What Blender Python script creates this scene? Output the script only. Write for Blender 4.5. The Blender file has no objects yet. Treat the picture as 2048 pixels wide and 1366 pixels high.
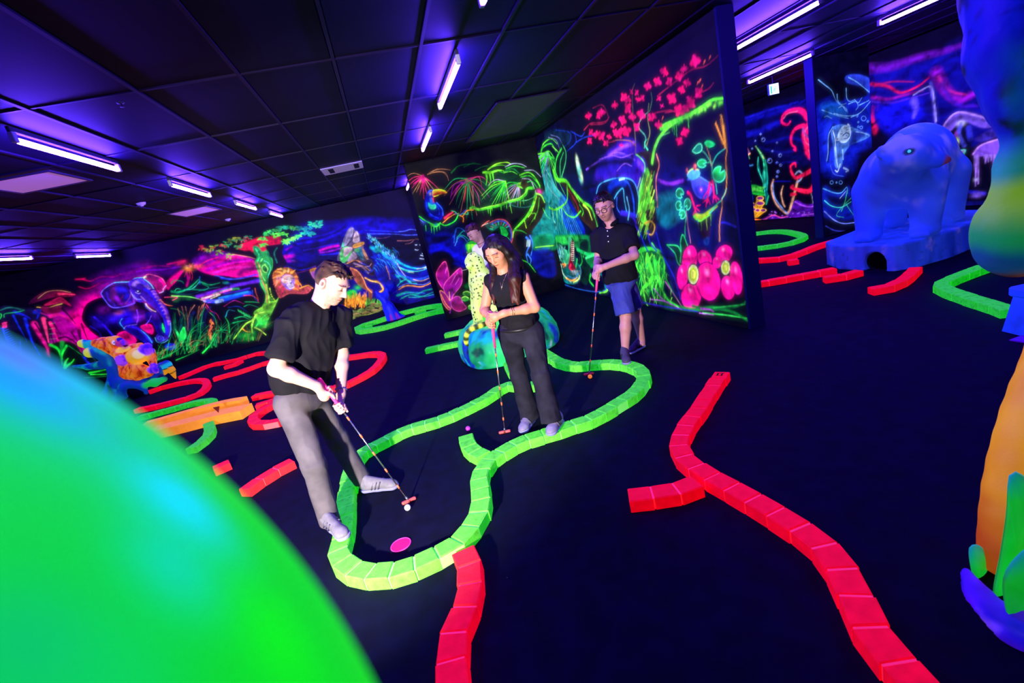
import bpy, bmesh, math, random
import numpy as np
from mathutils import Matrix, Vector

# ---------------------------------------------------------------- camera, world, light, exposure
scene = bpy.context.scene
COL = scene.collection
CAM_H = 1.72
YAW, PITCH, ROLL, FPX = 0.20334162, 0.25233418, -0.23787002, 953.88   # wide angle, rolled, looking slightly down
def cam_axes():
    cy, sy = math.cos(YAW), math.sin(YAW); cp, sp = math.cos(PITCH), math.sin(PITCH)
    fwd = np.array([sy*cp, cy*cp, -sp]); right = np.array([cy, -sy, 0.0]); up = np.cross(right, fwd)
    c, s = math.cos(ROLL), math.sin(ROLL)
    return c*right + s*up, -s*right + c*up, fwd
CR, CU, CF = cam_axes()
CC = np.array([0, 0, CAM_H])
cam_data = bpy.data.cameras.new('camera')
cam = bpy.data.objects.new('camera', cam_data); COL.objects.link(cam)
cam.matrix_world = Matrix(((CR[0], CU[0], -CF[0], CC[0]), (CR[1], CU[1], -CF[1], CC[1]), (CR[2], CU[2], -CF[2], CC[2]), (0, 0, 0, 1)))
cam_data.sensor_width = 36.0; cam_data.lens = FPX*36.0/2048.0
cam_data.clip_start = 0.01; cam_data.clip_end = 100
cam_data.dof.use_dof = True; cam_data.dof.focus_distance = 4.6; cam_data.dof.aperture_fstop = 5.0
scene.camera = cam

world = bpy.data.worlds.new('world'); scene.world = world; world.use_nodes = True
world.node_tree.nodes['Background'].inputs[0].default_value = (0.0, 0.0, 0.0, 1)
world.node_tree.nodes['Background'].inputs[1].default_value = 0.0
scene.view_settings.view_transform = 'Standard'; scene.view_settings.look = 'None'
scene.view_settings.exposure = 0.0; scene.view_settings.gamma = 1.0; scene.view_settings.use_curve_mapping = False

# the photographer's flash, held low at the left, aimed at the players
FLASH_POS = Vector((-1.45, 0.30, 1.05)); FLASH_AIM = Vector((-0.05, 5.0, 0.98))
ld = bpy.data.lights.new('photo_flash', 'SPOT'); ld.energy = 1550; ld.color = (1.0, 0.93, 0.96)
ld.spot_size = math.radians(68); ld.spot_blend = 0.55; ld.shadow_soft_size = 0.05
flash = bpy.data.objects.new('photo_flash', ld); COL.objects.link(flash)
flash.location = FLASH_POS; flash.rotation_euler = (FLASH_AIM-FLASH_POS).to_track_quat('-Z', 'Y').to_euler()
UV_POWER = 120.0           # radiance of the black-light tubes (set once for all lamps)
UV_COLOR = (0.085, 0.026, 1.0)
ROOM_H = 3.07
# ---------------------------------------------------------------- geometry helpers
rng = np.random.default_rng(7)
random.seed(7)
def ray(x, y): return CR*((x-1024)/FPX) + CU*((683-y)/FPX) + CF
def on_z(x, y, z=0.0):
    d = ray(x, y); return CC + d*((z-CAM_H)/d[2])
def on_y(x, y, Y):
    d = ray(x, y); return CC + d*(Y/d[1])
def on_x(x, y, X):
    d = ray(x, y); return CC + d*(X/d[0])
def lin(c):
    if isinstance(c, str):
        c = c.lstrip('#'); c = [int(c[i:i+2], 16)/255 for i in (0, 2, 4)]
    return np.array([v/12.92 if v <= 0.04045 else ((v+0.055)/1.055)**2.4 for v in c], dtype=np.float32)

def tag(o, label=None, cat=None, group=None, kind=None):
    if label: o['label'] = label
    if cat: o['category'] = cat
    if group: o['group'] = group
    if kind: o['kind'] = kind
    return o
def empty(name, loc=(0, 0, 0), rz=0.0):
    o = bpy.data.objects.new(name, None); COL.objects.link(o)
    o.location = loc; o.rotation_euler = (0, 0, rz); o.empty_display_size = 0.1
    return o
def link(name, me, mat=None, parent=None, world=True):
    """me is given in world coordinates when world is True; keeps it there under the parent"""
    o = bpy.data.objects.new(name, me); COL.objects.link(o)
    if mat is not None and len(me.materials) == 0: me.materials.append(mat)
    if parent is not None:
        o.parent = parent
        if world: o.matrix_parent_inverse = parent_matrix(parent).inverted()
    return o
def parent_matrix(p):
    m = p.matrix_basis.copy()
    if p.parent is not None: m = parent_matrix(p.parent) @ p.matrix_parent_inverse @ m
    return m
def mesh(name, verts, faces, smooth=False):
    me = bpy.data.meshes.new(name)
    verts = np.asarray(verts, dtype=np.float32)
    if isinstance(faces, np.ndarray):
        n, k = faces.shape
        me.vertices.add(len(verts)); me.vertices.foreach_set('co', verts.ravel())
        me.loops.add(n*k); me.loops.foreach_set('vertex_index', faces.astype(np.int32).ravel())
        me.polygons.add(n); me.polygons.foreach_set('loop_start', np.arange(0, n*k, k, dtype=np.int32))
        me.update(calc_edges=True)
    else:
        me.from_pydata([tuple(map(float, v)) for v in verts], [], [tuple(f) for f in faces]); me.update()
    if smooth: me.polygons.foreach_set('use_smooth', np.ones(len(me.polygons), dtype=bool))
    return me
def from_bm(name, bm, smooth=False):
    me = bpy.data.meshes.new(name); bm.to_mesh(me); bm.free()
    if smooth: me.polygons.foreach_set('use_smooth', np.ones(len(me.polygons), dtype=bool))
    return me
def bm_box(bm, lo, hi, bevel=0.0):
    lo = Vector(lo); hi = Vector(hi)
    r = bmesh.ops.create_cube(bm, size=1.0, matrix=Matrix.Translation((lo+hi)/2) @ Matrix.Diagonal((*(hi-lo), 1)))
    if bevel > 0:
        es = list({e for v in r['verts'] for e in v.link_edges})
        bmesh.ops.bevel(bm, geom=es, offset=bevel, segments=1, affect='EDGES')
def box_mesh(name, lo, hi, bevel=0.0):
    bm = bmesh.new(); bm_box(bm, lo, hi, bevel); return from_bm(name, bm)
def tube_mesh(name, pts, rad, seg=10, cap=True, smooth=True, flat=None):
    """swept tube along points with per-point radius"""
    pts = [Vector(p) for p in pts]; n = len(pts)
    rad = [rad]*n if not hasattr(rad, '__len__') else list(rad)
    vs, fs = [], []
    prev = None
    for i, p in enumerate(pts):
        t = (pts[min(i+1, n-1)]-pts[max(i-1, 0)]).normalized()
        if prev is None:
            a = Vector((0, 0, 1)) if abs(t.z) < 0.9 else Vector((1, 0, 0)); nrm = t.cross(a).normalized()
        else:
            nrm = (prev - t*prev.dot(t)).normalized()
        prev = nrm; b = t.cross(nrm)
        for k in range(seg):
            an = 2*math.pi*k/seg
            vs.append(p + (nrm*math.cos(an) + b*math.sin(an)*(flat or 1.0))*rad[i])
    for i in range(n-1):
        for k in range(seg):
            k2 = (k+1) % seg
            fs.append((i*seg+k, i*seg+k2, (i+1)*seg+k2, (i+1)*seg+k))
    if cap:
        fs.append(tuple(range(seg-1, -1, -1))); fs.append(tuple((n-1)*seg+k for k in range(seg)))
    return mesh(name, vs, fs, smooth)
def ball_mesh(name, c, r, u=20, v=12, scale=(1, 1, 1)):
    bm = bmesh.new()
    bmesh.ops.create_uvsphere(bm, u_segments=u, v_segments=v, radius=r, matrix=Matrix.Translation(Vector(c)) @ Matrix.Diagonal((*scale, 1)))
    return from_bm(name, bm, True)
def spline(pts, step=None, n=None, closed=False):
    """Catmull-Rom resampling of a polyline (any dimension)"""
    P = np.asarray(pts, dtype=float)
    if len(P) == 2: Q = np.vstack([P[0]+(P[1]-P[0])*t for t in np.linspace(0, 1, 9)])
    else:
        E = np.vstack([2*P[0]-P[1], P, 2*P[-1]-P[-2]]) if not closed else np.vstack([P[-1], P, P[0], P[1]])
        Q = []
        m = len(E)-3
        for i in range(m):
            p0, p1, p2, p3 = E[i:i+4]
            for t in np.linspace(0, 1, 9)[:-1]:
                Q.append(0.5*((2*p1)+(-p0+p2)*t+(2*p0-5*p1+4*p2-p3)*t*t+(-p0+3*p1-3*p2+p3)*t**3))
        Q.append(E[-2]); Q = np.array(Q)
    L = np.concatenate([[0], np.cumsum(np.linalg.norm(np.diff(Q, axis=0), axis=1))])
    if n is None: n = max(2, int(round(L[-1]/step))+1)
    s = np.linspace(0, L[-1], n)
    return np.stack([np.interp(s, L, Q[:, k]) for k in range(Q.shape[1])], axis=1)

# ---------------------------------------------------------------- materials
def new_mat(name):
    m = bpy.data.materials.new(name); m.use_nodes = True
    nt = m.node_tree; b = nt.nodes['Principled BSDF']
    m.cycles.emission_sampling = 'NONE'
    return m, nt, b
def mat(name, base, emis=None, estr=0.0, rough=0.6, spec=0.3, noise=None, metal=0.0, bump=None, coat=0.0):
    """plain painted surface: colour with procedural mottling; fluorescent paint also glows by itself"""
    m, nt, b = new_mat(name)
    base = lin(base) if isinstance(base, str) else np.array(base, dtype=float)
    b.inputs['Base Color'].default_value = (*base, 1); b.inputs['Roughness'].default_value = rough
    b.inputs['Specular IOR Level'].default_value = spec; b.inputs['Metallic'].default_value = metal
    b.inputs['Coat Weight'].default_value = coat
    if emis is not None:
        e = lin(emis) if isinstance(emis, str) else emis
        b.inputs['Emission Color'].default_value = (*e, 1); b.inputs['Emission Strength'].default_value = estr
    tc = nt.nodes.new('ShaderNodeTexCoord')
    if noise:
        nz = nt.nodes.new('ShaderNodeTexNoise'); nz.inputs['Scale'].default_value = noise[0]; nz.inputs['Detail'].default_value = 5
        nt.links.new(tc.outputs['Object'], nz.inputs['Vector'])
        mr = nt.nodes.new('ShaderNodeMapRange'); mr.inputs[1].default_value = 0.3; mr.inputs[2].default_value = 0.7
        mr.inputs[3].default_value = 1-noise[1]; mr.inputs[4].default_value = 1+noise[1]*0.6
        nt.links.new(nz.outputs['Fac'], mr.inputs[0])
        def scaled(col, sock):
            mx = nt.nodes.new('ShaderNodeVectorMath'); mx.operation = 'SCALE'; mx.inputs[0].default_value = col
            nt.links.new(mr.outputs[0], mx.inputs['Scale']); nt.links.new(mx.outputs[0], b.inputs[sock])
        scaled(tuple(base), 'Base Color')
        if emis is not None: scaled(tuple(e), 'Emission Color')
    if bump:
        nz2 = nt.nodes.new('ShaderNodeTexNoise'); nz2.inputs['Scale'].default_value = bump[0]; nz2.inputs['Detail'].default_value = 6
        nt.links.new(tc.outputs['Object'], nz2.inputs['Vector'])
        bp = nt.nodes.new('ShaderNodeBump'); bp.inputs['Strength'].default_value = bump[1]; bp.inputs['Distance'].default_value = bump[2] if len(bump) > 2 else 0.01
        nt.links.new(nz2.outputs['Fac'], bp.inputs['Height']); nt.links.new(bp.outputs[0], b.inputs['Normal'])
    return m
def attr_mat(name, estr=0.5, base_mul=0.8, base_add=0.0, rough=0.6, spec=0.25, bump=None):
    """hand-painted surface: the paint colour is stored on the mesh, brushed on by the script"""
    m, nt, b = new_mat(name)
    at = nt.nodes.new('ShaderNodeAttribute'); at.attribute_name = 'paint'
    mu = nt.nodes.new('ShaderNodeVectorMath'); mu.operation = 'MULTIPLY_ADD'
    mu.inputs[1].default_value = base_mul if hasattr(base_mul, '__len__') else (base_mul,)*3; mu.inputs[2].default_value = base_add if hasattr(base_add, '__len__') else (base_add,)*3
    nt.links.new(at.outputs['Color'], mu.inputs[0]); nt.links.new(mu.outputs[0], b.inputs['Base Color'])
    nt.links.new(at.outputs['Color'], b.inputs['Emission Color']); b.inputs['Emission Strength'].default_value = estr
    b.inputs['Roughness'].default_value = rough; b.inputs['Specular IOR Level'].default_value = spec
    if bump:
        tc = nt.nodes.new('ShaderNodeTexCoord')
        nz2 = nt.nodes.new('ShaderNodeTexNoise'); nz2.inputs['Scale'].default_value = bump[0]; nz2.inputs['Detail'].default_value = 6
        nt.links.new(tc.outputs['Object'], nz2.inputs['Vector'])
        bp = nt.nodes.new('ShaderNodeBump'); bp.inputs['Strength'].default_value = bump[1]; bp.inputs['Distance'].default_value = bump[2]
        nt.links.new(nz2.outputs['Fac'], bp.inputs['Height']); nt.links.new(bp.outputs[0], b.inputs['Normal'])
    return m
def set_paint(me, rgb):
    a = me.color_attributes.new('paint', 'FLOAT_COLOR', 'POINT')
    c = np.ones((len(me.vertices), 4), dtype=np.float32); c[:, :3] = np.clip(rgb, 0, 4)
    a.data.foreach_set('color', c.ravel())
def vnoise(P, scale, seed=0, octaves=3):
    """smooth value noise in [-1,1] for an array of points (n,3)"""
    P = np.asarray(P, dtype=np.float64)*scale; out = np.zeros(len(P)); amp = 1.0; tot = 0
    for o in range(octaves):
        Q = P*(2**o) + 17.3*o + seed*3.7
        I = np.floor(Q).astype(np.int64); Fr = Q-I; Fr = Fr*Fr*(3-2*Fr)
        def h(i, j, k):
            n = (i*374761393 + j*668265263 + k*2147483647 + seed*1274126177) & 0x7fffffff
            n = ((n ^ (n >> 13))*1274126177) & 0x7fffffff
            return ((n ^ (n >> 16)) & 0xffff)/32767.5 - 1
        r = 0
        for a in (0, 1):
            for b_ in (0, 1):
                for c in (0, 1):
                    w = (Fr[:, 0] if a else 1-Fr[:, 0])*(Fr[:, 1] if b_ else 1-Fr[:, 1])*(Fr[:, 2] if c else 1-Fr[:, 2])
                    r = r + w*h(I[:, 0]+a, I[:, 1]+b_, I[:, 2]+c)
        out += amp*r; tot += amp; amp *= 0.5
    return out/tot

# ---------------------------------------------------------------- mural painter (colours brushed onto a wall grid, in metres on the wall)
class Canvas:
    def __init__(self, u0, u1, z0, z1, du, dz, plane, ground='#04020c'):
        self.nu = int(round((u1-u0)/du))+1; self.nz = int(round((z1-z0)/dz))+1
        self.u0, self.z0 = u0, z0; self.du = (u1-u0)/(self.nu-1); self.dz = (z1-z0)/(self.nz-1)
        self.img = np.zeros((self.nz, self.nu, 3), dtype=np.float32); self.img[:] = lin(ground)
        self.plane = plane; self.fr = (0, 0, 1.0); self.k = 1.0
        self.U = (u0+np.arange(self.nu)*self.du).astype(np.float32); self.Zc = (z0+np.arange(self.nz)*self.dz).astype(np.float32)
    def frame(self, x0, y0, s): self.fr = (x0, y0, s)
    def m(self, pts):
        if isinstance(pts, str): pts = [tuple(map(float, q.split(','))) for q in pts.split()]
        x0, y0, s = self.fr; out = []
        for x, y in pts:
            X, Y = x0+x/s, y0+y/s
            if self.plane[0] == 'y':
                p = on_y(X, Y, self.plane[1]); out.append((p[0], p[2]))
            else:
                p = on_x(X, Y, self.plane[1]); out.append((p[1], p[2]))
        return np.array(out)
    def px(self, pts):
        """metres on the wall per unit of the current frame near pts"""
        x0, y0, s = self.fr
        p = pts[len(pts)//2]
        w = np.array([p[0], self.plane[1], p[1]]) if self.plane[0] == 'y' else np.array([self.plane[1], p[0], p[1]])
        d = (w-CC) @ CF
        return d/FPX/s
    def win(self, lo, hi):
        i0 = max(0, int((lo[0]-self.u0)/self.du)); i1 = min(self.nu, int((hi[0]-self.u0)/self.du)+2)
        j0 = max(0, int((lo[1]-self.z0)/self.dz)); j1 = min(self.nz, int((hi[1]-self.z0)/self.dz)+2)
        return i0, i1, j0, j1
    def blend(self, j0, j1, i0, i1, cov, col, add=False):
        R = self.img[j0:j1, i0:i1]; c = cov[..., None]
        if add: R += c*col
        else: R *= (1-c); R += c*col
    def S(self, col, w, pts, w2=None, a=1.0, soft=0.35, col2=None, add=False, smooth=True, raw=False, belly=False):
        """brush stroke: width w at the start, w2 at the end (frame units)"""
        P = np.asarray(pts) if raw else self.m(pts)
        k = 1.0 if raw else self.px(P)
        w = w*k; w2 = w if w2 is None else w2*k
        mn = max(self.du, self.dz)
        if smooth and len(P) > 2: P = spline(P, step=max(mn*2.0, 0.4*max(w, w2)))
        n = len(P); L = np.linspace(0, 1, n)
        rr = (w+(w2-w)*L)/2
        if belly: rr = np.maximum(w*np.sin(np.pi*np.clip(L, 0, 1))**0.7, w2)/2
        rm = max(w, w2)/2*(1+soft)+mn
        i0, i1, j0, j1 = self.win(P.min(0)-rm, P.max(0)+rm)
        if i1 <= i0 or j1 <= j0: return
        cov = np.zeros((j1-j0, i1-i0), dtype=np.float32); tb = np.zeros_like(cov) if col2 is not None else None
        for q in range(n-1):
            A, B = P[q], P[q+1]
            a0, a1, b0, b1 = self.win(np.minimum(A, B)-rm, np.maximum(A, B)+rm)
            if a1 <= a0 or b1 <= b0: continue
            uu = self.U[a0:a1][None, :]; zz = self.Zc[b0:b1][:, None]
            d = B-A; dd = d@d+1e-12
            t = np.clip(((uu-A[0])*d[0]+(zz-A[1])*d[1])/dd, 0, 1)
            dist = np.hypot(uu-A[0]-t*d[0], zz-A[1]-t*d[1])
            r = rr[q]+(rr[q+1]-rr[q])*t
            e = np.maximum(r*soft, mn*0.45)
            c = np.clip((r+e-dist)/(2*e), 0, 1)*np.minimum(1, (r+mn*0.15)/(mn*0.5))
            sub = cov[b0-j0:b1-j0, a0-i0:a1-i0]
            if tb is not None:
                s2 = tb[b0-j0:b1-j0, a0-i0:a1-i0]; s2[:] = np.where(c > sub, L[q]+(L[q+1]-L[q])*t, s2)
            np.maximum(sub, c, out=sub)
        colv = lin(col)
        if tb is not None: colv = colv*(1-tb[..., None])+lin(col2)*tb[..., None]
        self.blend(j0, j1, i0, i1, cov*a, colv, add)
    def P(self, col, pts, soft=1.5, a=1.0, col2=None, axis=None, smooth=True, raw=False, add=False, rim=0.55):
        """filled shape, brushed deeper towards its middle; optional gradient col->col2 along axis ((x,y),(x,y)) in frame units"""
        P = np.asarray(pts) if raw else self.m(pts)
        k = 1.0 if raw else self.px(P)
        soft = max(soft*k, 0.4*max(self.du, self.dz))
        if smooth: P = spline(P, n=max(24, 6*len(P)), closed=True)[:-1]
        i0, i1, j0, j1 = self.win(P.min(0)-soft, P.max(0)+soft)
        if i1 <= i0 or j1 <= j0: return
        uu = self.U[i0:i1][None, :]; zz = self.Zc[j0:j1][:, None]
        ins = np.zeros((j1-j0, i1-i0), dtype=bool); dm = np.full(ins.shape, 1e9, dtype=np.float32)
        n = len(P)
        for q in range(n):
            A, B = P[q], P[(q+1) % n]
            if A[1] != B[1]:
                cr = ((A[1] > zz) != (B[1] > zz)) & (uu < (B[0]-A[0])*(zz-A[1])/(B[1]-A[1])+A[0])
                ins ^= cr
            d = B-A; dd = d@d+1e-12
            t = np.clip(((uu-A[0])*d[0]+(zz-A[1])*d[1])/dd, 0, 1)
            np.minimum(dm, (uu-A[0]-t*d[0])**2+(zz-A[1]-t*d[1])**2, out=dm)
        sd = np.where(ins, 1, -1)*np.sqrt(dm)
        cov = np.clip(0.5+sd/(2*soft), 0, 1); cov = cov*cov*(3-2*cov)
        colv = lin(col)
        if col2 is not None:
            if axis is None: A, B = np.array([0, P[:, 1].max()]), np.array([0, P[:, 1].min()])
            else: A, B = self.m(axis)
            d = B-A; t = np.clip(((uu-A[0])*d[0]+(zz-A[1])*d[1])/(d@d), 0, 1)[..., None]
            colv = lin(col)*(1-t)+lin(col2)*t
        if rim > 0:
            dp = np.clip(sd, 0, None); colv = colv*(1-rim*(1-np.exp(-dp/max(.035, 3*soft))))[..., None]
        self.blend(j0, j1, i0, i1, cov*a, colv, add)
    def G(self, col, x, y, rx, ry=None, a=1.0, ang=0.0, add=False, hard=1.0):
        """soft airbrushed spot, angle measured on the wall"""
        c = self.m([(x, y)])[0]; k = self.px([c]); rx = rx*k; ry = (rx if ry is None else ry*k)
        R = max(rx, ry)*2.2
        i0, i1, j0, j1 = self.win(c-R, c+R)
        if i1 <= i0 or j1 <= j0: return
        uu = self.U[i0:i1][None, :]-c[0]; zz = self.Zc[j0:j1][:, None]-c[1]
        ca, sa = math.cos(ang), math.sin(ang)
        q = ((uu*ca+zz*sa)/rx)**2+((-uu*sa+zz*ca)/ry)**2
        cov = np.exp(-(q**hard)*1.2)*a
        cov[q > 4.5] = 0
        self.blend(j0, j1, i0, i1, cov, lin(col), add)
    def brushwork(self):
        """uneven paint load: streaks and dry patches over the whole wall"""
        uu, zz = np.meshgrid(self.U, self.Zc); P = np.stack([uu.ravel(), zz.ravel(), np.zeros(uu.size)], 1)
        W = P+.10*np.stack([vnoise(P, 3.1, 5, 1), vnoise(P, 3.1, 6, 1), P[:, 2]], 1)
        n = vnoise(W*[1, 2.2, 1], 6.0, 3, 3).reshape(uu.shape)+.5*vnoise(W*[2.4, 1, 1], 13.0, 9, 2).reshape(uu.shape)
        self.img *= np.clip(.82+.85*n, .22, 1.35)[..., None].astype(np.float32)
    def airbrush(self, size=0.05, amt=0.20):
        """soft overspray around the strokes, as an airbrush leaves it"""
        B = self.img.copy()
        for ax, st in ((0, self.dz), (1, self.du)):
            r = max(1, int(size/st/1.7))
            for _ in range(3):
                P = np.pad(B, [(r+1, r) if a == ax else (0, 0) for a in range(3)], mode='edge'); Cs = np.cumsum(P, axis=ax, dtype=np.float64)
                n = B.shape[ax]; B = ((np.take(Cs, range(2*r+1, 2*r+1+n), axis=ax)-np.take(Cs, range(0, n), axis=ax))/(2*r+1)).astype(np.float32)
        self.img = np.minimum(self.img+amt*B, 1.2)
    def build(self, name, off, mat_, parent, flip):
        self.brushwork(); self.airbrush()
        uu, zz = np.meshgrid(self.U, self.Zc)
        c = np.full_like(uu, off)
        V = np.stack([uu, c, zz], -1) if self.plane[0] == 'y' else np.stack([c, uu, zz], -1)
        idx = np.arange(self.nu*self.nz).reshape(self.nz, self.nu)
        Fq = np.stack([idx[:-1, :-1], idx[:-1, 1:], idx[1:, 1:], idx[1:, :-1]], -1).reshape(-1, 4)
        if flip: Fq = Fq[:, ::-1]
        me = mesh(name, V.reshape(-1, 3), np.ascontiguousarray(Fq))
        set_paint(me, self.img.reshape(-1, 3))
        return link(name, me, mat_, parent)

# ---------------------------------------------------------------- sculpting: blended volumes turned into one continuous surface
class Clay:
    def __init__(self, lo, hi, h):
        self.lo = np.array(lo, dtype=np.float64); self.h = h
        self.n = np.ceil((np.array(hi)-self.lo)/h).astype(int)+1
        self.f = np.full(self.n, 1.0, dtype=np.float32)
    def _win(self, lo, hi):
        a = np.clip(np.floor((np.array(lo)-self.lo)/self.h).astype(int), 0, self.n); b = np.clip(np.ceil((np.array(hi)-self.lo)/self.h).astype(int)+1, 0, self.n)
        if (b <= a).any(): return None
        sl = tuple(slice(a[i], b[i]) for i in range(3))
        ax = [(self.lo[i]+np.arange(a[i], b[i])*self.h).astype(np.float32) for i in range(3)]
        return sl, ax[0][:, None, None], ax[1][None, :, None], ax[2][None, None, :]
    def _mix(self, sl, d, k, sub=False):
        F = self.f[sl]
        if sub:
            d = -d
            if k > 0:
                hh = np.maximum(k-np.abs(F-d), 0)/k; self.f[sl] = np.maximum(F, d)+hh*hh*k*0.25
            else: self.f[sl] = np.maximum(F, d)
        else:
            if k > 0:
                hh = np.maximum(k-np.abs(F-d), 0)/k; self.f[sl] = np.minimum(F, d)-hh*hh*k*0.25
            else: self.f[sl] = np.minimum(F, d)
    def cap(self, a, b, ra, rb=None, k=0.02, sub=False):
        """tapered limb from a to b"""
        rb = ra if rb is None else rb
        a = np.array(a, dtype=float); b = np.array(b, dtype=float); R = max(ra, rb)+k+2*self.h
        w = self._win(np.minimum(a, b)-R, np.maximum(a, b)+R)
        if w is None: return self
        sl, x, y, z = w; d = b-a; dd = d@d+1e-12
        t = np.clip(((x-a[0])*d[0]+(y-a[1])*d[1]+(z-a[2])*d[2])/dd, 0, 1)
        dist = np.sqrt((x-a[0]-t*d[0])**2+(y-a[1]-t*d[1])**2+(z-a[2]-t*d[2])**2)-(ra+(rb-ra)*t)
        self._mix(sl, dist.astype(np.float32), k, sub); return self
    def cyl(self, a, b, ra, rb=None, k=0.02, r=0.006, flat=1.0, fdir=None):
        """tapered sleeve or trouser leg with flat ends; flat squashes it along fdir"""
        rb = ra if rb is None else rb
        a = np.array(a, dtype=float); b = np.array(b, dtype=float); R = max(ra, rb)+k+2*self.h+.02
        w = self._win(np.minimum(a, b)-R, np.maximum(a, b)+R)
        if w is None: return self
        sl, x, y, z = w; d = b-a; L = np.linalg.norm(d); d = d/L
        t = ((x-a[0])*d[0]+(y-a[1])*d[1]+(z-a[2])*d[2]); tc = np.clip(t, 0, L)
        vx, vy, vz = x-a[0]-t*d[0], y-a[1]-t*d[1], z-a[2]-t*d[2]
        rad = np.sqrt(vx**2+vy**2+vz**2)
        if fdir is not None and flat != 1.0:
            q = vx*fdir[0]+vy*fdir[1]+vz*fdir[2]; rad = np.sqrt(np.maximum(rad**2-q**2, 0)+(q/flat)**2)
        dr = rad-(ra+(rb-ra)*tc/L)+r; dt = np.maximum(-t, t-L)+r
        o = np.sqrt(np.maximum(dr, 0)**2+np.maximum(dt, 0)**2)+np.minimum(np.maximum(dr, dt), 0)-r
        self._mix(sl, o.astype(np.float32), k); return self
    def chain(self, pts, radii, k=0.02):
        for i in range(len(pts)-1): self.cap(pts[i], pts[i+1], radii[i], radii[i+1], k)
        return self
    def ell(self, c, r, axes=None, k=0.02, sub=False):
        """ellipsoid with radii r along the given axes (3 unit vectors)"""
        c = np.array(c, dtype=float); r = np.array(r, dtype=float)
        A = np.eye(3) if axes is None else np.array(axes, dtype=float)
        ext = np.sqrt(((A*r[:, None])**2).sum(0))+k+2*self.h
        w = self._win(c-ext, c+ext)
        if w is None: return self
        sl, x, y, z = w; x = x-c[0]; y = y-c[1]; z = z-c[2]
        p = [(x*A[i, 0]+y*A[i, 1]+z*A[i, 2]) for i in range(3)]
        k0 = np.sqrt(sum((p[i]/r[i])**2 for i in range(3)))+1e-6
        k1 = np.sqrt(sum((p[i]/r[i]**2)**2 for i in range(3)))+1e-6
        self._mix(sl, (k0*(k0-1)/k1).astype(np.float32), k, sub); return self
    def box(self, c, half, axes=None, r=0.01, k=0.02, sub=False):
        c = np.array(c, dtype=float); half = np.array(half, dtype=float)
        A = np.eye(3) if axes is None else np.array(axes, dtype=float)
        ext = (np.abs(A)*half[:, None]).sum(0)+r+k+2*self.h
        w = self._win(c-ext, c+ext)
        if w is None: return self
        sl, x, y, z = w; x = x-c[0]; y = y-c[1]; z = z-c[2]
        q = [np.abs(x*A[i, 0]+y*A[i, 1]+z*A[i, 2])-half[i]+r for i in range(3)]
        o = np.sqrt(sum(np.maximum(v, 0)**2 for v in q)); inn = np.minimum(np.maximum(np.maximum(q[0], q[1]), q[2]), 0)
        self._mix(sl, (o+inn-r).astype(np.float32), k, sub); return self
    def cut(self, p, n, k=0.0):
        """remove everything on the side n points to"""
        n = np.array(n, dtype=float); n /= np.linalg.norm(n)
        x, y, z = [(self.lo[i]+np.arange(self.n[i])*self.h).astype(np.float32) for i in range(3)]
        d = (x[:, None, None]-p[0])*n[0]+(y[None, :, None]-p[1])*n[1]+(z[None, None, :]-p[2])*n[2]
        F = self.f
        if k > 0:
            hh = np.maximum(k-np.abs(F-d), 0)/k; self.f = np.maximum(F, d)+hh*hh*k*0.25
        else: self.f = np.maximum(F, d)
        return self
    def surface(self):
        F = self.f; h = self.h
        F[0] = F[-1] = 1; F[:, 0] = F[:, -1] = 1; F[:, :, 0] = F[:, :, -1] = 1
        s = F < 0
        c = s[:-1, :-1, :-1].astype(np.int8)
        acc = np.zeros_like(c)
        for i in (0, 1):
            for j in (0, 1):
                for k in (0, 1):
                    acc += s[i:s.shape[0]-1+i, j:s.shape[1]-1+j, k:s.shape[2]-1+k]
        act = (acc > 0) & (acc < 8)
        I = np.argwhere(act)
        vid = np.full(act.shape, -1, dtype=np.int32); vid[act] = np.arange(len(I))
        corners = [(i, j, k) for i in (0, 1) for j in (0, 1) for k in (0, 1)]
        val = {cc: F[I[:, 0]+cc[0], I[:, 1]+cc[1], I[:, 2]+cc[2]] for cc in corners}
        sm = np.zeros((len(I), 3)); cnt = np.zeros(len(I))
        for a in corners:
            for ax in range(3):
                if a[ax] == 0:
                    b = list(a); b[ax] = 1; b = tuple(b)
                    va, vb = val[a], val[b]; m = (va < 0) != (vb < 0)
                    t = np.where(m, va/np.where(m, va-vb, 1), 0)
                    for q in range(3):
                        sm[:, q] += np.where(m, a[q]+(t if q == ax else 0), 0)
                    cnt += m
        V = self.lo+(I+sm/np.maximum(cnt, 1)[:, None])*h
        faces = []
        for ax in range(3):
            o1, o2 = [(1, 2), (2, 0), (0, 1)][ax]
            sa = [slice(None)]*3; sb = [slice(None)]*3; sa[ax] = slice(0, -1); sb[ax] = slice(1, None)
            ch = s[tuple(sa)] != s[tuple(sb)]
            E = np.argwhere(ch)
            E = E[(E[:, o1] > 0) & (E[:, o2] > 0) & (E[:, o1] < act.shape[o1]) & (E[:, o2] < act.shape[o2])]
            if len(E) == 0: continue
            def g(d1, d2):
                q = E.copy(); q[:, o1] -= d1; q[:, o2] -= d2
                return vid[q[:, 0], q[:, 1], q[:, 2]]
            quad = np.stack([g(1, 1), g(0, 1), g(0, 0), g(1, 0)], 1)
            st = s[E[:, 0], E[:, 1], E[:, 2]]
            quad[~st] = quad[~st][:, ::-1]
            faces.append(quad)
        Q = np.vstack(faces)
        return V, Q
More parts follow.
